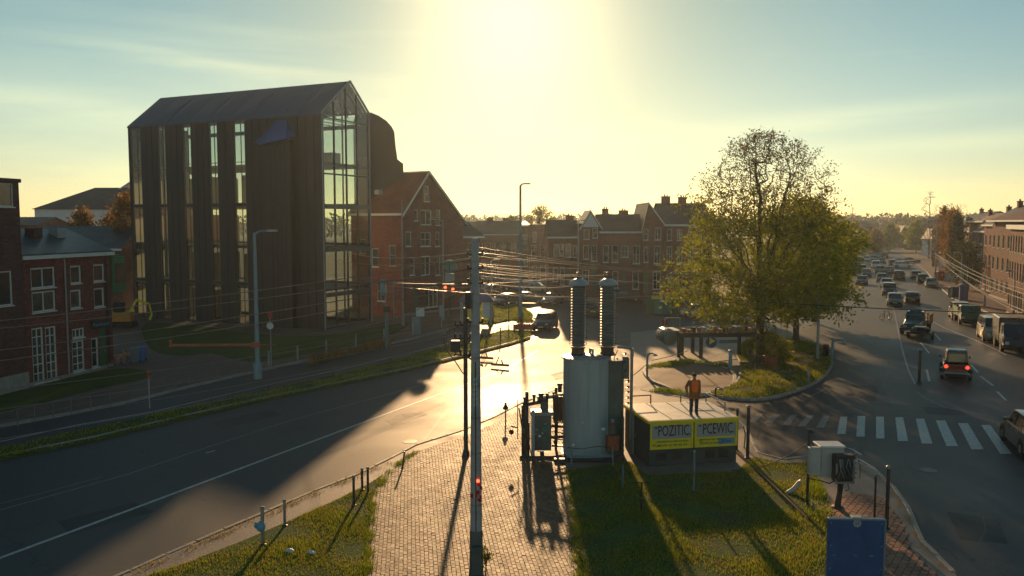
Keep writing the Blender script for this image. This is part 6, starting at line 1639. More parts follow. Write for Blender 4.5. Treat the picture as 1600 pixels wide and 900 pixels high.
em = MB().lathe([(.10,0),(.10,.006)], 20).obj('emblem', M['panel_grey'], bo); em.rotation_euler = (PI/2,0,0); em.location = (0,-.062,zt2-.11)
text('emblem_mark', 'S5', .12, M['sign_blue'], bo, (0,-.074,zt2-.11), (PI/2,0,0), .002)
for x in (-W_/2+.06, W_/2-.08):
    for z in (zt2-.12, zt2-.7, zt2-1.3): MB().lathe([(.018,0),(.018,.012)], 8).obj('bolt', M['steel'], bo).matrix_local = Matrix.Translation((x,-.06,z)) @ Matrix.Rotation(PI/2,4,'X')
MB().bbox(-.13,.13,-.085,.12,zt2+.003,zt2+.05,.01).obj('clip', M['grey_trim'], bo)
for x, s_, w__ in ((-.55,.05,'Bre'),(-.02,.05,'MLJ'),(.38,.07,'info')): text('board_lettering', w__, s_, M['grey_trim'], bo, (x,-.064,zt2-.95), (PI/2,0,0), .002)
# stones, debris, little things on the lawns
lg = MB().sweep([(0,0,0),(.25,.05,.12),(.45,.05,.38),(.5,.0,.45)], [.07,.09,.08,.05], 8).obj('log', M['cabinet'], smooth=True); lg.location = tuple(G(1230,770,.15)); tag(lg, 'pale bent log lying on the grass left of the grey cabinets', 'log')
for px, py, lb in ((452,862,'pale crumpled paper on the left lawn, left one'),(487,865,'pale crumpled paper on the left lawn, right one')):
    m = MB(); m.lathe([(.02,.0),(.13,.01),(.12,.05),(.05,.09),(.01,.10)], 7, sx=1.2, sy=.7)
    m.v = [(x+random.gauss(0,.012), y+random.gauss(0,.012), z+random.gauss(0,.012)) for x,y,z in m.v]; o = m.obj('crumpled_paper', M['white_trim']); o.location = tuple(G(px,py,.17)); tag(o, lb, 'litter')
# edging beams running down the right lawn
eb = MB().path([G(a,b,.17) for a,b in ((1150,705),(1190,742),(1225,775),(1262,810))], .06, 5).obj('edging_beam', M['bark']); tag(eb, 'weathered edging beam along the lawn right of the kiosk', 'edging')

# ================================================================== VEHICLES
def loft(m, secs):
    n = len(secs[0]); b = len(m.v)
    for s in secs: m.v += [tuple(p) for p in s]
    for i in range(len(secs)-1):
        for k in range(n): m.f.append([b+i*n+k, b+i*n+(k+1)%n, b+(i+1)*n+(k+1)%n, b+(i+1)*n+k]); m.m.append(m.cur)
    m.f.append([b+k for k in range(n-1,-1,-1)]); m.m.append(m.cur); m.f.append([b+(len(secs)-1)*n+k for k in range(n)]); m.m.append(m.cur)
STY = {'hatch': dict(L=4.1, W=1.74, hood=.86, belt=.93, roof=1.47, wf=(1.05,1.75), rr=(3.45,3.95), tail=.98),
       'sedan': dict(L=4.6, W=1.80, hood=.84, belt=.92, roof=1.43, wf=(1.25,2.0), rr=(3.2,3.95), tail=.98),
       'suv':   dict(L=4.5, W=1.86, hood=1.02, belt=1.10, roof=1.72, wf=(1.15,1.75), rr=(3.95,4.35), tail=1.1),
       'van':   dict(L=4.9, W=1.92, hood=1.15, belt=1.22, roof=1.98, wf=(.75,1.55), rr=(4.65,4.8), tail=1.2)}
def make_car(style, color, lamps='off'):
    """x forwards is -, the nose at x=0; origin at the middle of the wheelbase on the ground"""
    s = STY[style]; L, W = s['L'], s['W']; hw = W/2
    t = thing('car', 'car', 'car', (0,0,0))
    sec = []
    for x, w, zb, zt in ((0,.74,.32,.60),(.06,.82,.26,s['hood']-.22),(.22,.90,.22,s['hood']-.10),(.7,.97,.2,s['hood']-.02),(s['wf'][0],1.0,.2,s['belt']),(L*.5,1.0,.19,s['belt']+.01),(s['rr'][1]-.25,1.0,.2,s['belt']+.03),(L-.22,.96,.22,s['tail']),(L-.05,.88,.27,s['tail']-.08),(L,.80,.34,s['tail']-.24)):
        w *= hw; m_ = zb+(zt-zb)*.55
        sec.append([(x,-w*.88,zb),(x,-w,zb+.12),(x,-w,m_),(x,-w*.95,zt-.05),(x,-w*.84,zt),(x,0,zt+.025),(x,w*.84,zt),(x,w*.95,zt-.05),(x,w,m_),(x,w,zb+.12),(x,w*.88,zb)])
    sec = [[(p[0]-L/2,p[1],p[2]) for p in q] for q in sec]
    m = MB(); loft(m, sec)
    body = m.obj('body', M['car '+color], t, smooth=True)
    x0, x1 = s['wf']; x2, x3 = s['rr']; zb = s['belt']-.03; zr = s['roof']; bw = hw*.93; rw = hw*.76
    g = MB(); secs = []
    for x, w, z in ((x0,bw*.9,zb+.01),(x0+(x1-x0)*.5,bw*.93,(zb+zr)/2),(x1,rw+.04,zr-.03),(x1+.25,rw+.02,zr),((x1+x2)/2,rw+.03,zr+.015),(x2-.1,rw+.02,zr-.01),(x2,rw+.02,zr-.04),((x2+x3)/2,bw*.92,(zb+zr)/2-.03),(x3,bw*.9,zb+.03)):
        f = min(1, (z-zb)/(zr-zb)); secs.append([(x-L/2,-bw,zb-.02),(x-L/2,-(bw*(1-f)+w*f)-.0,zb+(z-zb)*.5),(x-L/2,-w*.985,z-.03*f),(x-L/2,-w*.85,z),(x-L/2,0,z+.02*f),(x-L/2,w*.85,z),(x-L/2,w*.985,z-.03*f),(x-L/2,(bw*(1-f)+w*f),zb+(z-zb)*.5),(x-L/2,bw,zb-.02)])
    loft(g, secs); g.obj('cabin', M['car '+color], t, smooth=True)
    # glass laid on the cabin, a little proud
    def side(u0, u1, sg):
        zl, zh = zb+.05, zr-.10
        xa = x0+(x1-x0)*.25; xb = x1+.02; xc = x2; xd = x2+(x3-x2)*.55
        P4 = lambda x, z: (x-L/2, sg*((bw+(rw+.03-bw)*((z-zb)/(zr-zb)))+.012), z)
        a0, a1 = xa+(xd-xa)*u0, xa+(xd-xa)*u1; b0, b1 = xb+(xc-xb)*u0, xb+(xc-xb)*u1
        mm = MB().add([P4(a0,zl),P4(a1,zl),P4(b1,zh),P4(b0,zh)], [(0,1,2,3) if sg < 0 else (3,2,1,0)]); return mm
    for sg in (-1,1):
        for a, b in ((.03,.36),(.40,.72),(.76,.97)): side(a, b, sg).obj('side_window', M['car_glass'], t)
    def slant(xa, xb, za, zb_, wa, wb, nm, off):
        MB().add([(xa-L/2+off[0],-wa,za+off[1]),(xa-L/2+off[0],wa,za+off[1]),(xb-L/2+off[0],wb,zb_+off[1]),(xb-L/2+off[0],-wb,zb_+off[1])], [(0,1,2,3)] if off[0] > 0 else [(3,2,1,0)]).obj(nm, M['car_glass'], t)
    slant(x0+.07, x1-.05, zb+.06, zr-.07, bw*.86, rw*.90, 'windscreen', (-.02,.025))
    slant(x3-.03, x2+.04, zb+.12, zr-.09, bw*.84, rw*.88, 'rear_window', (.02,.02))
    for wx in (.78, L-.85):
        for sg in (-1,1):
            r = .33 if style in ('hatch','sedan') else .37
            wh = MB().lathe([(r*.55,-.11),(r*.93,-.11),(r,-.07),(r,.07),(r*.93,.11),(r*.55,.11)], 18).obj('wheel', M['rubber'], t); wh.rotation_euler = (PI/2,0,0); wh.location = (wx-L/2, sg*(hw-.09), r)
            rim = MB().lathe([(r*.56,-.02),(r*.56,.02),(r*.2,.05),(.01,.055)], 10).obj('rim', M['alloy'], wh); rim.location = (0,0,-sg*.085); rim.scale = (1,1,-sg)
            ar = MB(); n = 12
            vs = [(wx-L/2+(r+.07)*math.cos(PI*k/n), sg*(hw+.006), r+(r+.07)*math.sin(PI*k/n)) for k in range(n+1)]; vs2 = [(wx-L/2+(r+.0)*math.cos(PI*k/n), sg*(hw+.008), r+(r+.0)*math.sin(PI*k/n)) for k in range(n+1)]
            ar.add(vs+vs2, [(k,k+1,n+2+k,n+1+k) if sg > 0 else (n+1+k,n+2+k,k+1,k) for k in range(n)]).obj('wheel_arch', M['rubber'], t)
    for sg in (-1,1):
        MB().bbox(.03-L/2,.20-L/2,sg*hw*.62-.15,sg*hw*.62+.15,s['hood']-.32,s['hood']-.18,.02).obj('headlight', M['lens_white'], t)
        MB().bbox(L/2-.10,L/2-.0,sg*hw*.72-.13,sg*hw*.72+.13,s['tail']-.27,s['tail']-.08,.02).obj('tail_light', M['tail_red' if lamps == 'on' else 'lens_red'], t)
        MB().bbox(x0+.15-L/2,x0+.32-L/2,sg*(bw+.12)-.09,sg*(bw+.12)+.09,s['belt'],s['belt']+.14,.03).obj('wing_mirror', M['car '+color], t)
    MB().box(-L/2-.03,-L/2+.02,-.55,.55,.30,.44).obj('grille', M['rubber'], t); MB().box(-L/2-.045,-L/2-.032,-.26,.26,.40,.52).obj('number_plate', M['plate'], t)
    MB().box(L/2-.0,L/2+.03,-.7,.7,.32,.46).obj('bumper', M['rubber'], t); MB().box(L/2+.031,L/2+.04,-.26,.26,.56,.68).obj('number_plate', M['plate'], t)
    MB().box(-L/2+.3,L/2-.3,-hw*.8,hw*.8,.16,.3).obj('underbody', M['rubber'], t)
    return t
PROTO = {}
def car(label, px, py, heading, style='hatch', color='grey', lamps='off', group='cars on the avenue', z=.006, scale=None):
    """heading: direction of the nose, degrees clockwise from straight away from the camera"""
    key = (style, color, lamps); loc_ = G(px, py, z); d = loc_.y
    loc_ = Vector((loc_.x, loc_.y+.9, z))
    h = math.radians(heading); rz = math.atan2(-math.cos(h), -math.sin(h))
    if key not in PROTO:
        PROTO[key] = make_car(*key); o = PROTO[key]; o.location = loc_; o.rotation_euler = (0,0,rz); o['label'] = label; o['group'] = group
    else: o = copy_tree(PROTO[key], loc_, rz, label, group)
    if scale: o.scale = (scale,)*3
    return o
# mid junction, backlit
gJ = 'cars at the sunlit junction'
car('dark blue suv driving towards the viewer on the sunlit junction', 853, 516, 195, 'suv', 'dark blue', group=gJ, scale=.92)
car('dark hatchback waiting at the junction left of the tall lamp', 789, 479, 215, 'hatch', 'dark blue', group=gJ)
car('dark parked car behind the tall lamp post', 824, 475, 100, 'sedan', 'black', group=gJ)
car('silver blue car parked in front of the row houses', 863, 477, 200, 'sedan', 'grey', group=gJ)
car('dark car seen between the two bushings', 930, 494, 10, 'hatch', 'black', group=gJ)
car('bright car left of the grey pole on the sunlit grass', 762, 462, 230, 'hatch', 'grey', group=gJ)
car('dark car parked farther left near the brick end house', 741, 455, 250, 'sedan', 'black', group=gJ)
car('dark car parked by the green hoarding', 1034, 478, 95, 'sedan', 'dark blue', group=gJ)
car('silver car parked under the left of the big tree crown', 1098, 497, 95, 'sedan', 'silver', group=gJ)
car('grey car behind the flatbed trailer, right of the silver one', 1136, 500, 95, 'hatch', 'grey', group=gJ)
for px, py, hd_, st, co, lb in ((772,452,100,'hatch','black','black hatchback in the parked row, first right of the thick pole'),(806,455,95,'suv','dark blue','blue suv in the parked row just left of the tall lamp'),(838,457,95,'hatch','silver','silver hatchback in the parked row right of the tall lamp'),
   (872,460,95,'sedan','teal','teal car in the parked row before the cornice house'),(895,462,95,'hatch','grey','grey hatchback in the parked row left of the left bushing'),(922,464,95,'suv','black','black suv in the parked row behind the bushings'),(975,472,92,'sedan','dark blue','blue car parked before the wide roofed row house'),
   (1066,486,95,'hatch','grey','grey hatchback parked behind the round tank of the wagon'),(1160,503,95,'sedan','white','white car parked under the big crown near the trunk'),(780,444,140,'suv','grey','grey suv far back beside the low white fascia house'),(822,446,100,'sedan','silver','silver sedan far back behind the tall lamp')):
    car(lb, px, py, hd_, st, co, group=gJ)
# the avenue
car('brown suv cut off by the right edge beside the zebra crossing', 1637, 713, 17, 'suv', 'brown', z=.012)
gA = 'cars on the avenue'
AV = [(1403,478,203,'hatch','teal','teal hatchback, second of the oncoming column'),(1394,462,203,'suv','black','dark suv close behind the teal hatchback'),
 (1430,475,23,'hatch','black','black hatchback driving away beside the teal one'),(1389,450,203,'sedan','silver','silver roofed car coming up behind the dark suv'),
 (1381,441,203,'hatch','black','dark car in the oncoming column behind the silver roofed one'),(1357,433,203,'hatch','dark blue','blue car alone in the left lane of the avenue'),
 (1378,427,203,'hatch','grey','grey car farther up the oncoming column'),(1408,438,23,'suv','black','dark suv driving away in the middle lane'),
 (1445,443,23,'suv','dark blue','blue suv driving away near the right kerb'),(1435,436,23,'hatch','grey','grey hatchback just ahead of the blue suv'),
 (1413,419,112,'hatch','white','small white car turning across the far road'),(1407,413,112,'sedan','dark blue','dark car crossing behind the small white one'),
 (1346,421,203,'sedan','teal','teal car in the left lane far up the avenue'),(1356,409,203,'hatch','white','white car in the left lane near the avenue end'),
 (1346,411,203,'hatch','black','dark car beside the white one near the avenue end'),(1374,404,203,'sedan','silver','silver car at the narrow end of the avenue'),
 (1384,404,23,'suv','black','dark suv driving away at the narrow end of the avenue'),(1338,405,203,'hatch','dark blue','blue car half hidden behind the tree edge far off'),
 (1352,399,203,'hatch','silver','tiny silver car at the vanishing point, left'),(1361,396,203,'hatch','grey','tiny grey car at the vanishing point, middle'),
 (1368,393,203,'hatch','white','tiny pale car at the vanishing point, right'),(1355,392,203,'sedan','black','tiny dark car in the first row of the far queue'),
 (1345,390,203,'hatch','beige','tiny beige car in the far queue, left'),(1375,389,203,'hatch','red','tiny red car in the far queue, right'),
 (1425,411,112,'sedan','black','dark car crossing far right behind the median'),(1338,396,203,'hatch','black','tiny dark car by the tree edge in the far queue'),
 (1364,402,203,'sedan','black','dark car filtering between the far queues'),(1368,414,203,'hatch','dark blue','blue car between the two lanes beyond the grey one')]
AV += [(1371,420,203,'suv','white','white suv behind the grey car in the oncoming column'),(1366,408,203,'hatch','teal','teal hatchback squeezed in the far oncoming column'),(1392,428,23,'sedan','grey','grey sedan driving away left of the middle lane'),(1397,416,23,'hatch','red','red hatchback driving away far up the middle lane'),
 (1350,445,203,'sedan','black','black sedan near the tree edge on the avenue'),(1459,449,23,'hatch','silver','silver hatchback at the right kerb behind the blue suv'),(1349,427,203,'suv','grey','grey suv at the tree edge far up the avenue'),(1372,398,203,'suv','black','tiny dark suv in the far queue'),(1388,396,23,'hatch','silver','tiny silver hatchback driving away at the far end'),(1380,412,203,'sedan','grey','grey sedan in the far oncoming column')]
for px, py, hd_, st, co, lb in AV: car(lb, px, py, hd_, st, co, group=gA)
gP = 'vehicles parked along the right kerb'
car('pale beige suv parked at the right kerb beneath the dark cable', 1507, 499, 202, 'suv', 'beige', group=gP)
car('beige estate van parked ahead of the black lorry', 1560, 533, 202, 'van', 'beige', group=gP)
def wheel(par, x, y, r, w=.2, rim=True):
    wh = MB().lathe([(r*.5,-w/2),(r*.93,-w/2),(r,-w*.3),(r,w*.3),(r*.93,w/2),(r*.5,w/2)], 16).obj('wheel', M['rubber'], par); wh.rotation_euler = (PI/2,0,0); wh.location = (x, y, r)
    if rim: MB().lathe([(r*.5,-w/2+.02),(r*.5,w/2-.02),(r*.15,w/2)], 10).obj('rim', M['alloy'], wh)
    return wh
# old boxy car with lit tail lamps, seen from behind (local: y towards the viewer is the tail)
b = G(1494, 594, .006); jr = math.radians(-25)
jt = thing('car', 'old boxy dark car with round mudguards and glowing red tail lamps', 'car', (b.x, b.y, .0), jr)
m = MB(); 
def sec_y(y, pts): return [(x, y, z) for x, z in pts]
def prof_b(w, zb, zm, zt, wt): return [(-w*.9,zb),(-w,zb+.15),(-w,zm-.08),(-w*.95,zm),(-wt,zt-.08),(-wt*.9,zt),(wt*.9,zt),(wt,zt-.08),(w*.95,zm),(w,zm-.08),(w,zb+.15),(w*.9,zb)]
loft(m, [sec_y(.0, prof_b(.66,.42,.95,.97,.60)), sec_y(.12, prof_b(.72,.38,1.0,1.02,.66)), sec_y(2.3, prof_b(.74,.38,1.05,1.07,.68)), sec_y(3.6, prof_b(.58,.40,.98,1.02,.5)), sec_y(3.8, prof_b(.5,.45,.9,.93,.42))])
m.obj('body', M['car brown'], jt, smooth=True)
m = MB(); loft(m, [sec_y(.10, prof_b(.64,1.0,1.12,1.12,.64)), sec_y(.16, prof_b(.64,1.0,1.3,1.76,.58)), sec_y(.35, prof_b(.66,1.0,1.3,1.86,.60)), sec_y(1.8, prof_b(.66,1.0,1.3,1.86,.60)), sec_y(2.1, prof_b(.64,1.0,1.3,1.72,.56)), sec_y(2.4, prof_b(.62,1.0,1.06,1.08,.60))])
m.obj('cabin', M['car black'], jt, smooth=True)
MB().add([(-.48,.085,1.16),(.48,.085,1.16),(.44,.128,1.66),(-.44,.128,1.66)], [(0,1,2,3)]).obj('rear_window', M['car_glass'], jt)
for s_ in (-1,1):
    m = MB(); pts = [(.35+.48*math.cos(PI*k/8), .36+.42*math.sin(PI*k/8)) for k in range(9)]
    for k in range(8):
        (a,za),(c,zc) = pts[k], pts[k+1]; m.add([(s_*.64,a,za),(s_*.92,a,za-.03),(s_*.92,c,zc-.03),(s_*.64,c,zc),(s_*.64,a,za-.05),(s_*.92,a,za-.08),(s_*.92,c,zc-.08),(s_*.64,c,zc-.05)], [(0,1,2,3),(4,7,6,5),(0,4,5,1),(3,2,6,7),(1,5,6,2),(0,3,7,4)])
    m.obj('mudguard', M['car black'], jt, smooth=True)
    wheel(jt, s_*.79, .45, .33, .2).rotation_euler = (PI/2,0,PI/2); wheel(jt, s_*.75, 3.1, .33, .2).rotation_euler = (PI/2,0,PI/2)
    l_ = MB().lathe([(.02,0),(.105,.01),(.11,.03),(.11,.09)], 16).obj('tail_light', M['tail_red'], jt); l_.rotation_euler = (PI/2,0,0); l_.location = (s_*.60,-.10,.86); l_.rotation_euler = (-PI/2,0,0)
    MB().lathe([(.13,.0),(.14,.04),(.12,.10)], 16).obj('lamp_rim', M['red_paint'], jt).matrix_local = Matrix.Translation((s_*.60,-.065,.86)) @ Matrix.Rotation(-PI/2,4,'X')
    MB().bbox(s_*.86-.05,s_*.86+.05,2.2,2.32,1.12,1.28,.02).obj('wing_mirror', M['car black'], jt)
MB().box(-.72,.72,-.16,-.08,.42,.53).obj('bumper', M['steel'], jt); MB().box(-.34,.34,-.085,-.045,.60,.72).obj('number_plate', M['copper'], jt)
MB().box(-.42,.42,-.03,.02,.70,.96).obj('boot_lid', M['car red'], jt); MB().box(-.6,.6,.2,3.4,.22,.44).obj('chassis', M['rubber'], jt)

# tow truck style pickup with orange side panels, coming down the avenue
b = G(1424, 524, .01); tr_ = thing('truck', 'old pickup truck with orange side boards and a low loader front on the avenue', 'truck', (b.x, b.y, .0), math.radians(-33))
m = MB(); loft(m, [sec_y(-.1, prof_b(.80,.5,1.0,1.05,.7)), sec_y(1.4, prof_b(.86,.5,1.2,1.25,.78)), sec_y(1.6, prof_b(.88,.5,1.25,1.3,.8)), sec_y(2.1, prof_b(.9,.5,1.3,1.95,.72)), sec_y(3.2, prof_b(.9,.5,1.3,1.98,.72)), sec_y(3.4, prof_b(.9,.5,1.3,1.9,.7))])
m.obj('body', M['car teal'], tr_, smooth=True)
MB().add([(-.66,1.62,1.35),(.66,1.62,1.35),(.6,2.06,1.86),(-.6,2.06,1.86)], [(0,1,2,3)]).obj('windscreen', M['car_glass'], tr_)
for s_ in (-1,1): 
    for yy in (.7, 4.9): wheel(tr_, s_*.85, yy, .42, .28).rotation_euler = (PI/2,0,PI/2)
    MB().bbox(s_*.55-.16,s_*.55+.16,-.16,-.08,.72,.92,.02).obj('headlight', M['lens_white'], tr_)
    for k in range(3): MB().box(s_*1.02-.03,s_*1.02+.03,3.6+k*.9,4.42+k*.9,.8,1.55).obj('side_board', M['orange_paint'], tr_)
MB().box(-1.0,1.0,3.45,6.4,.62,.8).obj('load_bed', M['dark_steel'], tr_); MB().box(-.95,.95,-.3,-.05,.42,.68).obj('bumper', M['dark_steel'], tr_)
MB().bbox(-.7,.7,3.7,5.8,.803,1.6,.06).obj('load', M['tank_dark'], tr_); MB().tube((-.5,2.3,2.02),(.5,2.3,2.02),.07).obj('beacon_bar', M['steel'], tr_)
trl = thing('low_trailer', 'low dark equipment trailer in front of the orange sided pickup', 'trailer', tuple(G(1434, 530, .0)), math.radians(-33))
MB().box(-.9,1.1,-.2,1.5,.45,.62).obj('deck', M['dark_steel'], trl)
for x in (-.85,1.05): wheel(trl, x, .6, .32, .2).rotation_euler = (PI/2,0,PI/2)
for k in range(14): MB().box(-.8+random.random()*1.6,-.6+random.random()*1.6,0,.3+random.random()*.9,.63,.8+random.random()*.3).obj('cargo', M[random.choice(['dark_steel','tank_dark','steel'])], trl)

def lorry(label, px, py, rz, cab, bed, L=6.5, W=2.0, H=2.2, kind='open'):
    b = G(px, py, .01); t = thing('lorry', label, 'lorry', (b.x, b.y+1, .0), rz, None)
    m = MB(); loft(m, [sec_y(0, prof_b(W*.46,.5,1.2,1.25,W*.42)), sec_y(.3, prof_b(W*.49,.45,1.3,H*.72,W*.46)), sec_y(.7, prof_b(W*.49,.45,1.4,H,W*.45)), sec_y(1.8, prof_b(W*.49,.45,1.4,H,W*.46))])
    m.obj('cab', M[cab], t, smooth=True)
    MB().add([(-W*.4,.26,1.32),(W*.4,.26,1.32),(W*.38,.66,H-.15),(-W*.38,.66,H-.15)], [(0,1,2,3)]).obj('windscreen', M['car_glass'], t)
    for s_ in (-1,1):
        MB().add([(s_*W*.495,.75,1.35),(s_*W*.495,1.6,1.35),(s_*W*.475,1.55,H-.2),(s_*W*.475,.95,H-.2)], [(0,1,2,3)]).obj('side_window', M['car_glass'], t)
        for yy in (1.0, L-1.2): wheel(t, s_*(W/2-.12), yy, .42, .26).rotation_euler = (PI/2,0,PI/2)
        MB().bbox(s_*W*.36-.14,s_*W*.36+.14,-.06,.02,.68,.9,.02).obj('headlight', M['lens_white'], t)
    if kind == 'open':
        MB().box(-W/2,W/2,1.95,L,.75,.92).box(-W/2,-W/2+.06,1.95,L,.923,1.6).box(W/2-.06,W/2,1.95,L,.923,1.6).box(-W/2,W/2,L-.003,L+.05,.923,1.6).obj('load_bed', M[bed], t)
        for k in range(7): MB().box(-W*.4+random.random()*.6,-W*.4+.7+random.random()*.7,2.1+k*.5,2.55+k*.5,.925,1.3+random.random()*.5).obj('load', M[random.choice(['dark_steel','copper','tank_dark'])], t)
    else: MB().bbox(-W/2,W/2,1.95,L,.7,H+.35,.06).obj('box_body', M[bed], t)
    MB().box(-W/2,W/2,-.1,-.003,.4,.62).obj('bumper', M['rubber'], t); MB().box(-W*.3,W*.3,.2,L-.2,.5,.68).obj('chassis', M['rubber'], t)
    return t
lorry('green open lorry parked between the two beige vehicles', 1526, 511, math.radians(-21), 'car green', 'green_paint', 5.6, 1.9, 1.9)
lorry('black high sided lorry at the right edge', 1603, 556, math.radians(-22), 'car dark blue', 'car black', 5.2, 2.1, 2.2, 'box')

# ------------------------------------------------ flatbed gantry under the tree
b0 = G(1062, 558, .03); fb = thing('flatbed_platform', 'dark flatbed wagon on legs with a round tank, parked left of the big tree', 'wagon', (b0.x, b0.y, .03), math.radians(6))
kx = b0.y/F
MB().box(-.2,7.0,0,2.2,1.45,1.75).obj('deck', M['dark_steel'], fb)
for k in range(12): MB().box(-.18+k*.6,.38+k*.6,-.02,2.22,1.753,1.80).obj('deck_plank', M['bark'], fb)
for x, y in ((-.05,.1),(.45,.9),(1.65,.1),(4.6,.1),(6.8,.1),(6.8,2.0),(1.65,2.0)): MB().box(x-.11,x+.11,y-.11,y+.11,0,1.449).obj('leg', M['dark_steel'], fb)
tkk = MB().lathe([(.05,-1.1),(.5,-1.0),(.62,-.8),(.62,.8),(.5,1.0),(.05,1.1)], 18).obj('round_tank', M['tank_dark'], fb, smooth=True); tkk.rotation_euler = (PI/2,0,0); tkk.location = (-.7,1.1,1.45)
MB().box(-1.1,.1,.1,2.1,1.9,1.98).box(-1.15,-1.09,.1,.16,1.4,2.9).box(.0,.06,.1,.16,1.8,2.9).box(-1.15,.06,.1,.16,2.9,2.96).obj('frame', M['steel'], fb)
for k in range(16): MB().box(.3+k*.40,.55+k*.40,.1+random.random()*.4,.6+random.random()*.5,1.81,1.98+random.random()*.25).obj('cargo', M[random.choice(['orange_brick','dark_steel','cabinet','copper','worn_paint'])], fb)
MB().lathe([(.42,-.04),(.42,.04)], 18).obj('round_sign', M['sign_blue'], fb).matrix_local = Matrix.Translation((2.35,-.14,1.1)) @ Matrix.Rotation(PI/2,4,'X')
MB().lathe([(.30,-.045),(.30,.045)], 3).obj('sign_mark', M['yellow'], fb).matrix_local = Matrix.Translation((2.35,-.15,1.2)) @ Matrix.Rotation(PI/2,4,'X')
MB().box(3.0,4.4,-.1,.0,1.0,1.25).obj('side_plate', M['bin_grey'], fb)
# planter at the foot of the tree
pl = MB().lathe([(.30,0),(.36,.08),(.48,.75),(.52,.80),(.46,.82),(.3,.7)], 14).obj('planter', M['copper']); pl.location = tuple(G(1204,574,.13)); tag(pl, 'round brown planter below the yellow green bush', 'planter')
for px, py, lb in ((1192,543,'low brown bench behind the tall tree trunk'),):
    p = G(px,py,.13); t = thing('bench', lb, 'bench', tuple(p), .1)
    for k in range(3): MB().box(-.8,.8,-.2+k*.14,-.09+k*.14,.42,.46).obj('slat', M['bark'], t)
    for x in (-.6,.6): MB().box(x-.04,x+.04,-.2,.2,0,.419).obj('leg', M['dark_steel'], t)
p = G(1290,556,.13); t = MB().lathe([(.2,0),(.24,.1),(.24,.8),(.2,.85)], 12).obj('litter_bin', M['dark_steel'], smooth=True); t.location = tuple(p); tag(t, 'dark round litter bin beside the grey pole on the tree island', 'litter bin')
# green hoarding
p = G(1016,492,.0); t = thing('hoarding', 'teal and green site hoarding in front of the row houses', 'hoarding', tuple(p))
for k in range(4): MB().bbox(-.5+k*.95,.40+k*.95,0,.06,.1,2.1,.01).obj('board', M['teal' if k in (1,2) else 'green_paint'], t)
for k in range(5): MB().box(-.55+k*.95,-.5+k*.95,-.05,.12,0,2.2).obj('post', M['dark_steel'], t)
MB().box(.1,.9,-.06,-.004,1.75,2.05).obj('yellow_stripe', M['yellow'], t)
p = G(1050,470,.11); t = MB().bbox(-.5,.5,0,.35,.1,1.5,.04).obj('container', M['red_paint']); t.location = tuple(p); tag(t, 'small red container at the left foot of the big tree crown', 'container')
p = G(1038,506,.0); t = MB().bbox(-.3,.3,0,.3,0,.5,.03).obj('crate', M['red_paint']); t.location = tuple(p+Vector((0,-.3,.0))); tag(t, 'low red crate behind the round tank of the flatbed wagon', 'crate')

# ------------------------------------------------ bins and bicycles by the shop house
def bin_(label, px, py, mat):
    p = G(px, py, .12); t = thing('wheelie_bin', label, 'bin', tuple(p), .3, 'bins beside the shop house')
    m = MB(); m.add([(-.24,-.26,.08),(.24,-.26,.08),(.24,.26,.08),(-.24,.26,.08),(-.29,-.33,1.0),(.29,-.33,1.0),(.29,.33,1.0),(-.29,.33,1.0)], [(0,3,2,1),(4,5,6,7),(0,1,5,4),(1,2,6,5),(2,3,7,6),(3,0,4,7)]); m.obj('body', M[mat], t)
    MB().bbox(-.31,.31,-.36,.36,1.003,1.09,.03).obj('lid', M[mat], t)
    for s_ in (-1,1): w = MB().lathe([(.1,-.03),(.1,.03)], 10).obj('wheel', M['rubber'], t); w.rotation_euler = (0,PI/2,0); w.location = (s_*.27,.28,.1)
bin_('grey blue wheelie bin left of the bright blue one', 212, 567, 'bin_grey'); bin_('bright blue wheelie bin beside the bicycles', 221, 565, 'bin_blue')
def bicycle(label, px, py, rz, mat, z=.12):
    t = thing('bicycle', label, 'bicycle', tuple(G(px,py,z)), rz, None)
    for x in (-.52,.52):
        m = MB(); n = 16; pts = [(x+.33*math.cos(2*PI*k/n), 0, .34+.33*math.sin(2*PI*k/n)) for k in range(n+1)]; m.sweep(pts, .022, 5); w = m.obj('wheel', M['rubber'], t)
        s = MB(); [s.tube((x,0,.34),(x+.32*math.cos(PI*k/4),0,.34+.32*math.sin(PI*k/4)),.004,n=3) for k in range(8)]; s.obj('spokes', M['steel'], w)
    MB().tube((-.52,0,.34),(-.12,0,.32),.016).tube((-.12,0,.32),(-.25,0,.85),.018).tube((-.25,0,.85),(-.52,0,.34),.013).tube((-.12,0,.32),(.36,0,.78),.018).tube((-.24,0,.78),(.34,0,.86),.018).tube((.33,0,.95),(.52,0,.34),.018).obj('frame', M[mat], t)
    MB().bbox(-.38,-.12,-.07,.07,.9,.95,.02).obj('saddle', M['rubber'], t); MB().tube((.32,-.28,1.05),(.32,.28,1.05),.014).tube((.33,0,.95),(.32,0,1.05),.014).obj('handlebar', M['steel'], t)
bicycle('red bicycle parked at the end wall of the shop house', 186, 573, .9, 'red_paint'); bicycle('orange bicycle parked beside the red one', 194, 570, 1.1, 'orange_paint'); bicycle('dark bicycle parked next to the bins', 203, 568, 1.2, 'dark_steel')
bicycle('black bicycle by the tree at the left kerb of the avenue', 1384, 500, .4, 'dark_steel', .0); 
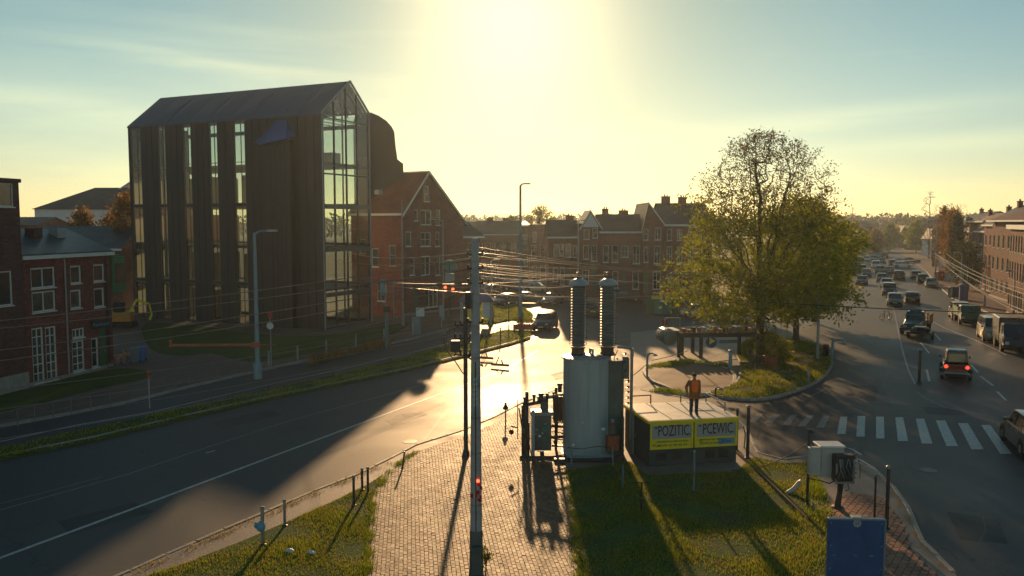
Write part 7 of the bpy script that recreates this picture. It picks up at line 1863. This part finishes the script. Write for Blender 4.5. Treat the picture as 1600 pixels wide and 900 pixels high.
# yellow excavator between the houses
p = G(192,512,.12); t = thing('excavator', 'small yellow excavator in the gap left of the dark building', 'excavator', tuple(p), .2)
MB().bbox(-1.2,1.2,-.7,.7,.1,.6,.1).obj('tracks', M['rubber'], t); MB().bbox(-.9,.9,-.7,.7,.65,1.5,.1).obj('body', M['orange_paint'], t); MB().bbox(-.7,.2,-.5,.5,1.5,2.4,.08).obj('cab', M['car_glass'], t)
MB().sweep([(.6,0,1.3),(1.3,0,2.6),(2.4,0,2.2)], [.16,.14,.10], 6).obj('boom', M['yellow'], t); MB().sweep([(2.4,0,2.2),(2.6,0,1.2),(2.4,0,.7)], [.09,.08,.14], 6).obj('dipper', M['yellow'], t)
# signs and signals left of the utility pole
p = G(604,545,.12); t = thing('signal_gantry', 'blue grey signal frame on a post beside the footpath', 'signal frame', tuple(p)); s_ = p.y/F
h = lambda py: CAMZ-(py-348)/F*p.y-.12
MB().tube((0,0,0),(0,0,h(440)),.06,n=8).obj('post', M['cyan_pole'], t); MB().tube((-.05,0,h(545)),(-.1,0,h(490)),.03).tube((.15,0,h(540)),(.12,0,h(490)),.03).obj('brace', M['cyan_pole'], t)
MB().box(-8*s_,-3*s_,-.06,.06,h(462),h(438)).obj('panel', M['cyan_pole'], t)
MB().tube((-8*s_,0,h(480)),(-8*s_,0,h(437)),.05).tube((12*s_,0,h(500)),(12*s_,0,h(440)),.05).tube((-8*s_,0,h(437)),(12*s_,0,h(440)),.06).obj('frame', M['cyan_pole'], t)
MB().lathe([(.1,0),(.16,.1),(.1,.5),(.03,.75)], 8, (.0,-.1,h(458))).obj('bell', M['grey_trim'], t); MB().bbox(-.2,.35,-.18,.1,h(488),h(479),.03).obj('signal_box', M['dark_steel'], t)
for px, py, pt2, lb, w, hh, mt in ((657,520,480,'white square sign on a thin post below the brick house',.75,.8,'white_trim'),(690,510,476,'small pale notice on a post left of the utility pole',.45,1.1,'grey_trim'),(424,575,487,'slim traffic sign post in front of the dark building',.3,.35,'red_paint'),(234,638,576,'thin red and white marker post on the left footpath',.10,.5,'red_paint')):
    p = G(px,py,.12); H_ = (py-pt2)/F*p.y; t = thing('sign_post', lb, 'sign', tuple(p)); MB().tube((0,0,0),(0,0,H_),.035,n=7).obj('post', M['grey_trim'], t); MB().box(-w/2,w/2,-.06,-.036,H_-hh,H_).obj('sign_plate', M[mt], t)
    if px == 424: MB().lathe([(.24,0),(.24,.02)], 14).obj('round_plate', M['white_trim'], t).matrix_local = Matrix.Translation((0,-.07,H_-.9)) @ Matrix.Rotation(PI/2,4,'X')
p = G(650,522,.12); t = MB().bbox(-.35,.35,-.2,.25,0,1.5,.03).obj('meter_box', M['cyan_pole']); t.location = tuple(p); tag(t, 'light blue metal meter box under the white square sign', 'meter box')
# round railway style signal with red lamps
p = G(703,520,.12); t = thing('traffic_signal', 'round headed traffic signal with red lamps left of the utility pole', 'traffic light', tuple(p)); h = lambda py: CAMZ-(py-348)/F*p.y-.12; s_ = p.y/F
MB().tube((0,0,0),(0,0,h(408)),.06,n=8).obj('post', M['dark_steel'], t)
r_ = MB(); n = 20; r_.sweep([(.62*math.cos(PI*(-.1+1.2*k/n)),0,h(416)+.62*math.sin(PI*(-.1+1.2*k/n))) for k in range(n+1)], .05, 6); r_.obj('hood_ring', M['wire_bright'], t)
d_ = MB().lathe([(.5,0),(.5,.08)], 20).obj('round_head', M['teal'], t); d_.rotation_euler = (PI/2,0,0); d_.location = (0,.05,h(415))
MB().bbox(-.42,.42,-.1,.12,h(443),h(427),.04).obj('backboard', M['grey_trim'], t)
for dx, dz in ((-.38,449),(.3,452)): l_ = MB().lathe([(.13,0),(.12,.04),(.02,.07)], 14).obj('red_lamp', M['signal_red'], t); l_.rotation_euler = (PI/2,0,0); l_.location = (dx,-.12,h(dz))
MB().bbox(-.6,.5,-.08,.08,h(456),h(446),.03).obj('lamp_bar', M['dark_steel'], t)
# booth with a mauve roof
p = G(745,505,.12); t = thing('booth', 'small open booth with a mauve hipped roof behind the utility pole', 'booth', tuple(p)); s_ = p.y/F
MB().add([(-1.7,-.9,2.3),(1.7,-.9,2.3),(1.7,1.1,2.3),(-1.7,1.1,2.3),(-.6,.1,3.5),(.5,.1,3.5),(-1.7,-.9,2.15),(1.7,-.9,2.15),(1.7,1.1,2.15),(-1.7,1.1,2.15)], [(0,1,5,4),(1,2,5),(2,3,4,5),(3,0,4),(6,9,8,7),(0,6,7,1),(1,7,8,2),(2,8,9,3),(3,9,6,0)]).obj('roof', M['purple'], t)
for x, y in ((-1.5,-.7),(1.4,-.7),(-1.5,.9),(1.4,.9)): MB().box(x-.1,x+.1,y-.1,y+.1,0,2.15).obj('post', M['grey_trim'], t)
MB().box(.6,1.3,-.75,-.6,.6,2.1).obj('panel', M['white_trim'], t); MB().box(-1.3,.3,.8,.9,.1,1.3).obj('back_board', M['yellow'], t)
# small clutter on the sunlit verge
for px, py, lb in ((745,560,'dark broken switch part lying on the sunlit verge'),(768,571,'fallen crossarm lying at the sunlit kerb')):
    p = G(px,py,.13); o = MB().tube((0,0,.08),(1.2,-.6,.1),.09,n=6).tube((.3,-.1,.1),(.5,.5,.5),.04,n=5).tube((.8,-.4,.1),(.7,-.4,.45),.05,n=5).obj('fallen_part', M['copper']); o.location = tuple(p); tag(o, lb, 'debris')
gS = 'thin marker posts along the sunlit side street'
for px, py, pt2, lb in ((795,515,474,'thin marker post beside the tall lamp'),(782,533,513,'thin short marker post on the verge by the blue suv'),(710,530,512,'thin post at the lit end of the side street'),(694,540,521,'thin post on the verge left of the switch pole')):
    bollard(lb, px, py, pt2, .045, 'dark_steel', group=gS)
bx = G(817,515,.12); t = MB().bbox(-.9,.9,-.2,.4,0,.55,.04).obj('low_barrier', M['copper']); t.location = tuple(bx); tag(t, 'low rusty barrier block in front of the dark blue suv', 'barrier')
# right pavement furniture
gR = 'street lamps along the right pavement'
for px, pb, pt2, lb in ((1500,462,396,'slim street lamp before the pale shop front'),(1538,478,400,'slim street lamp beside the hipped corner building'),(1510,470,420,'short street lamp left of the orange block'),(1583,500,425,'white door frame post before the orange block')):
    lamp_post(lb, px, pb, pt2, .08, .5, -1, 'grey_trim', group=gR)
p = G(1492,466,.12); t = thing('ad_pillar', 'blue and yellow advertising box on the right kerb', 'advertising box', tuple(p)); MB().bbox(-.8,.8,-.3,.3,.1,1.5,.05).obj('body', M['sign_blue'], t); MB().box(-.78,-.5,-.31,-.302,.3,1.3).obj('panel', M['yellow'], t)
p = G(1478,438,.12); t = MB().bbox(-1.8,1.8,-.8,.8,.1,1.6,.1).obj('market_stall', M['red_paint']); t.location = tuple(p); tag(t, 'low red market stall on the right pavement beyond the blue box', 'stall')
p = G(1505,474,.12); t = thing('phone_box', 'dark purple kiosk column on the right pavement by the beige suv', 'kiosk column', tuple(p)); MB().lathe([(.5,0),(.5,2.1),(.6,2.15),(.6,2.25),(.2,2.5)], 12).obj('column', M['purple'], t)

# ================================================================== HAZE
hz = MB().box(-480,480,-5,905,-1.2,30.0).obj('haze', M['ink']); hz['kind'] = 'stuff'; tag(hz, 'thin warm evening haze over the whole street scene', 'haze')
hm = bpy.data.materials.new('haze'); hm.use_nodes = True; nt = hm.node_tree; nt.nodes.clear()
vo = nt.nodes.new('ShaderNodeVolumePrincipled'); vo.inputs['Color'].default_value = (.78, .92, 1.0, 1); vo.inputs['Density'].default_value = HAZE; vo.inputs['Anisotropy'].default_value = .66
ho_ = nt.nodes.new('ShaderNodeOutputMaterial'); nt.links.new(vo.outputs[0], ho_.inputs['Volume'])
hz.data.materials.clear(); hz.data.materials.append(hm); hz.display_type = 'WIRE'
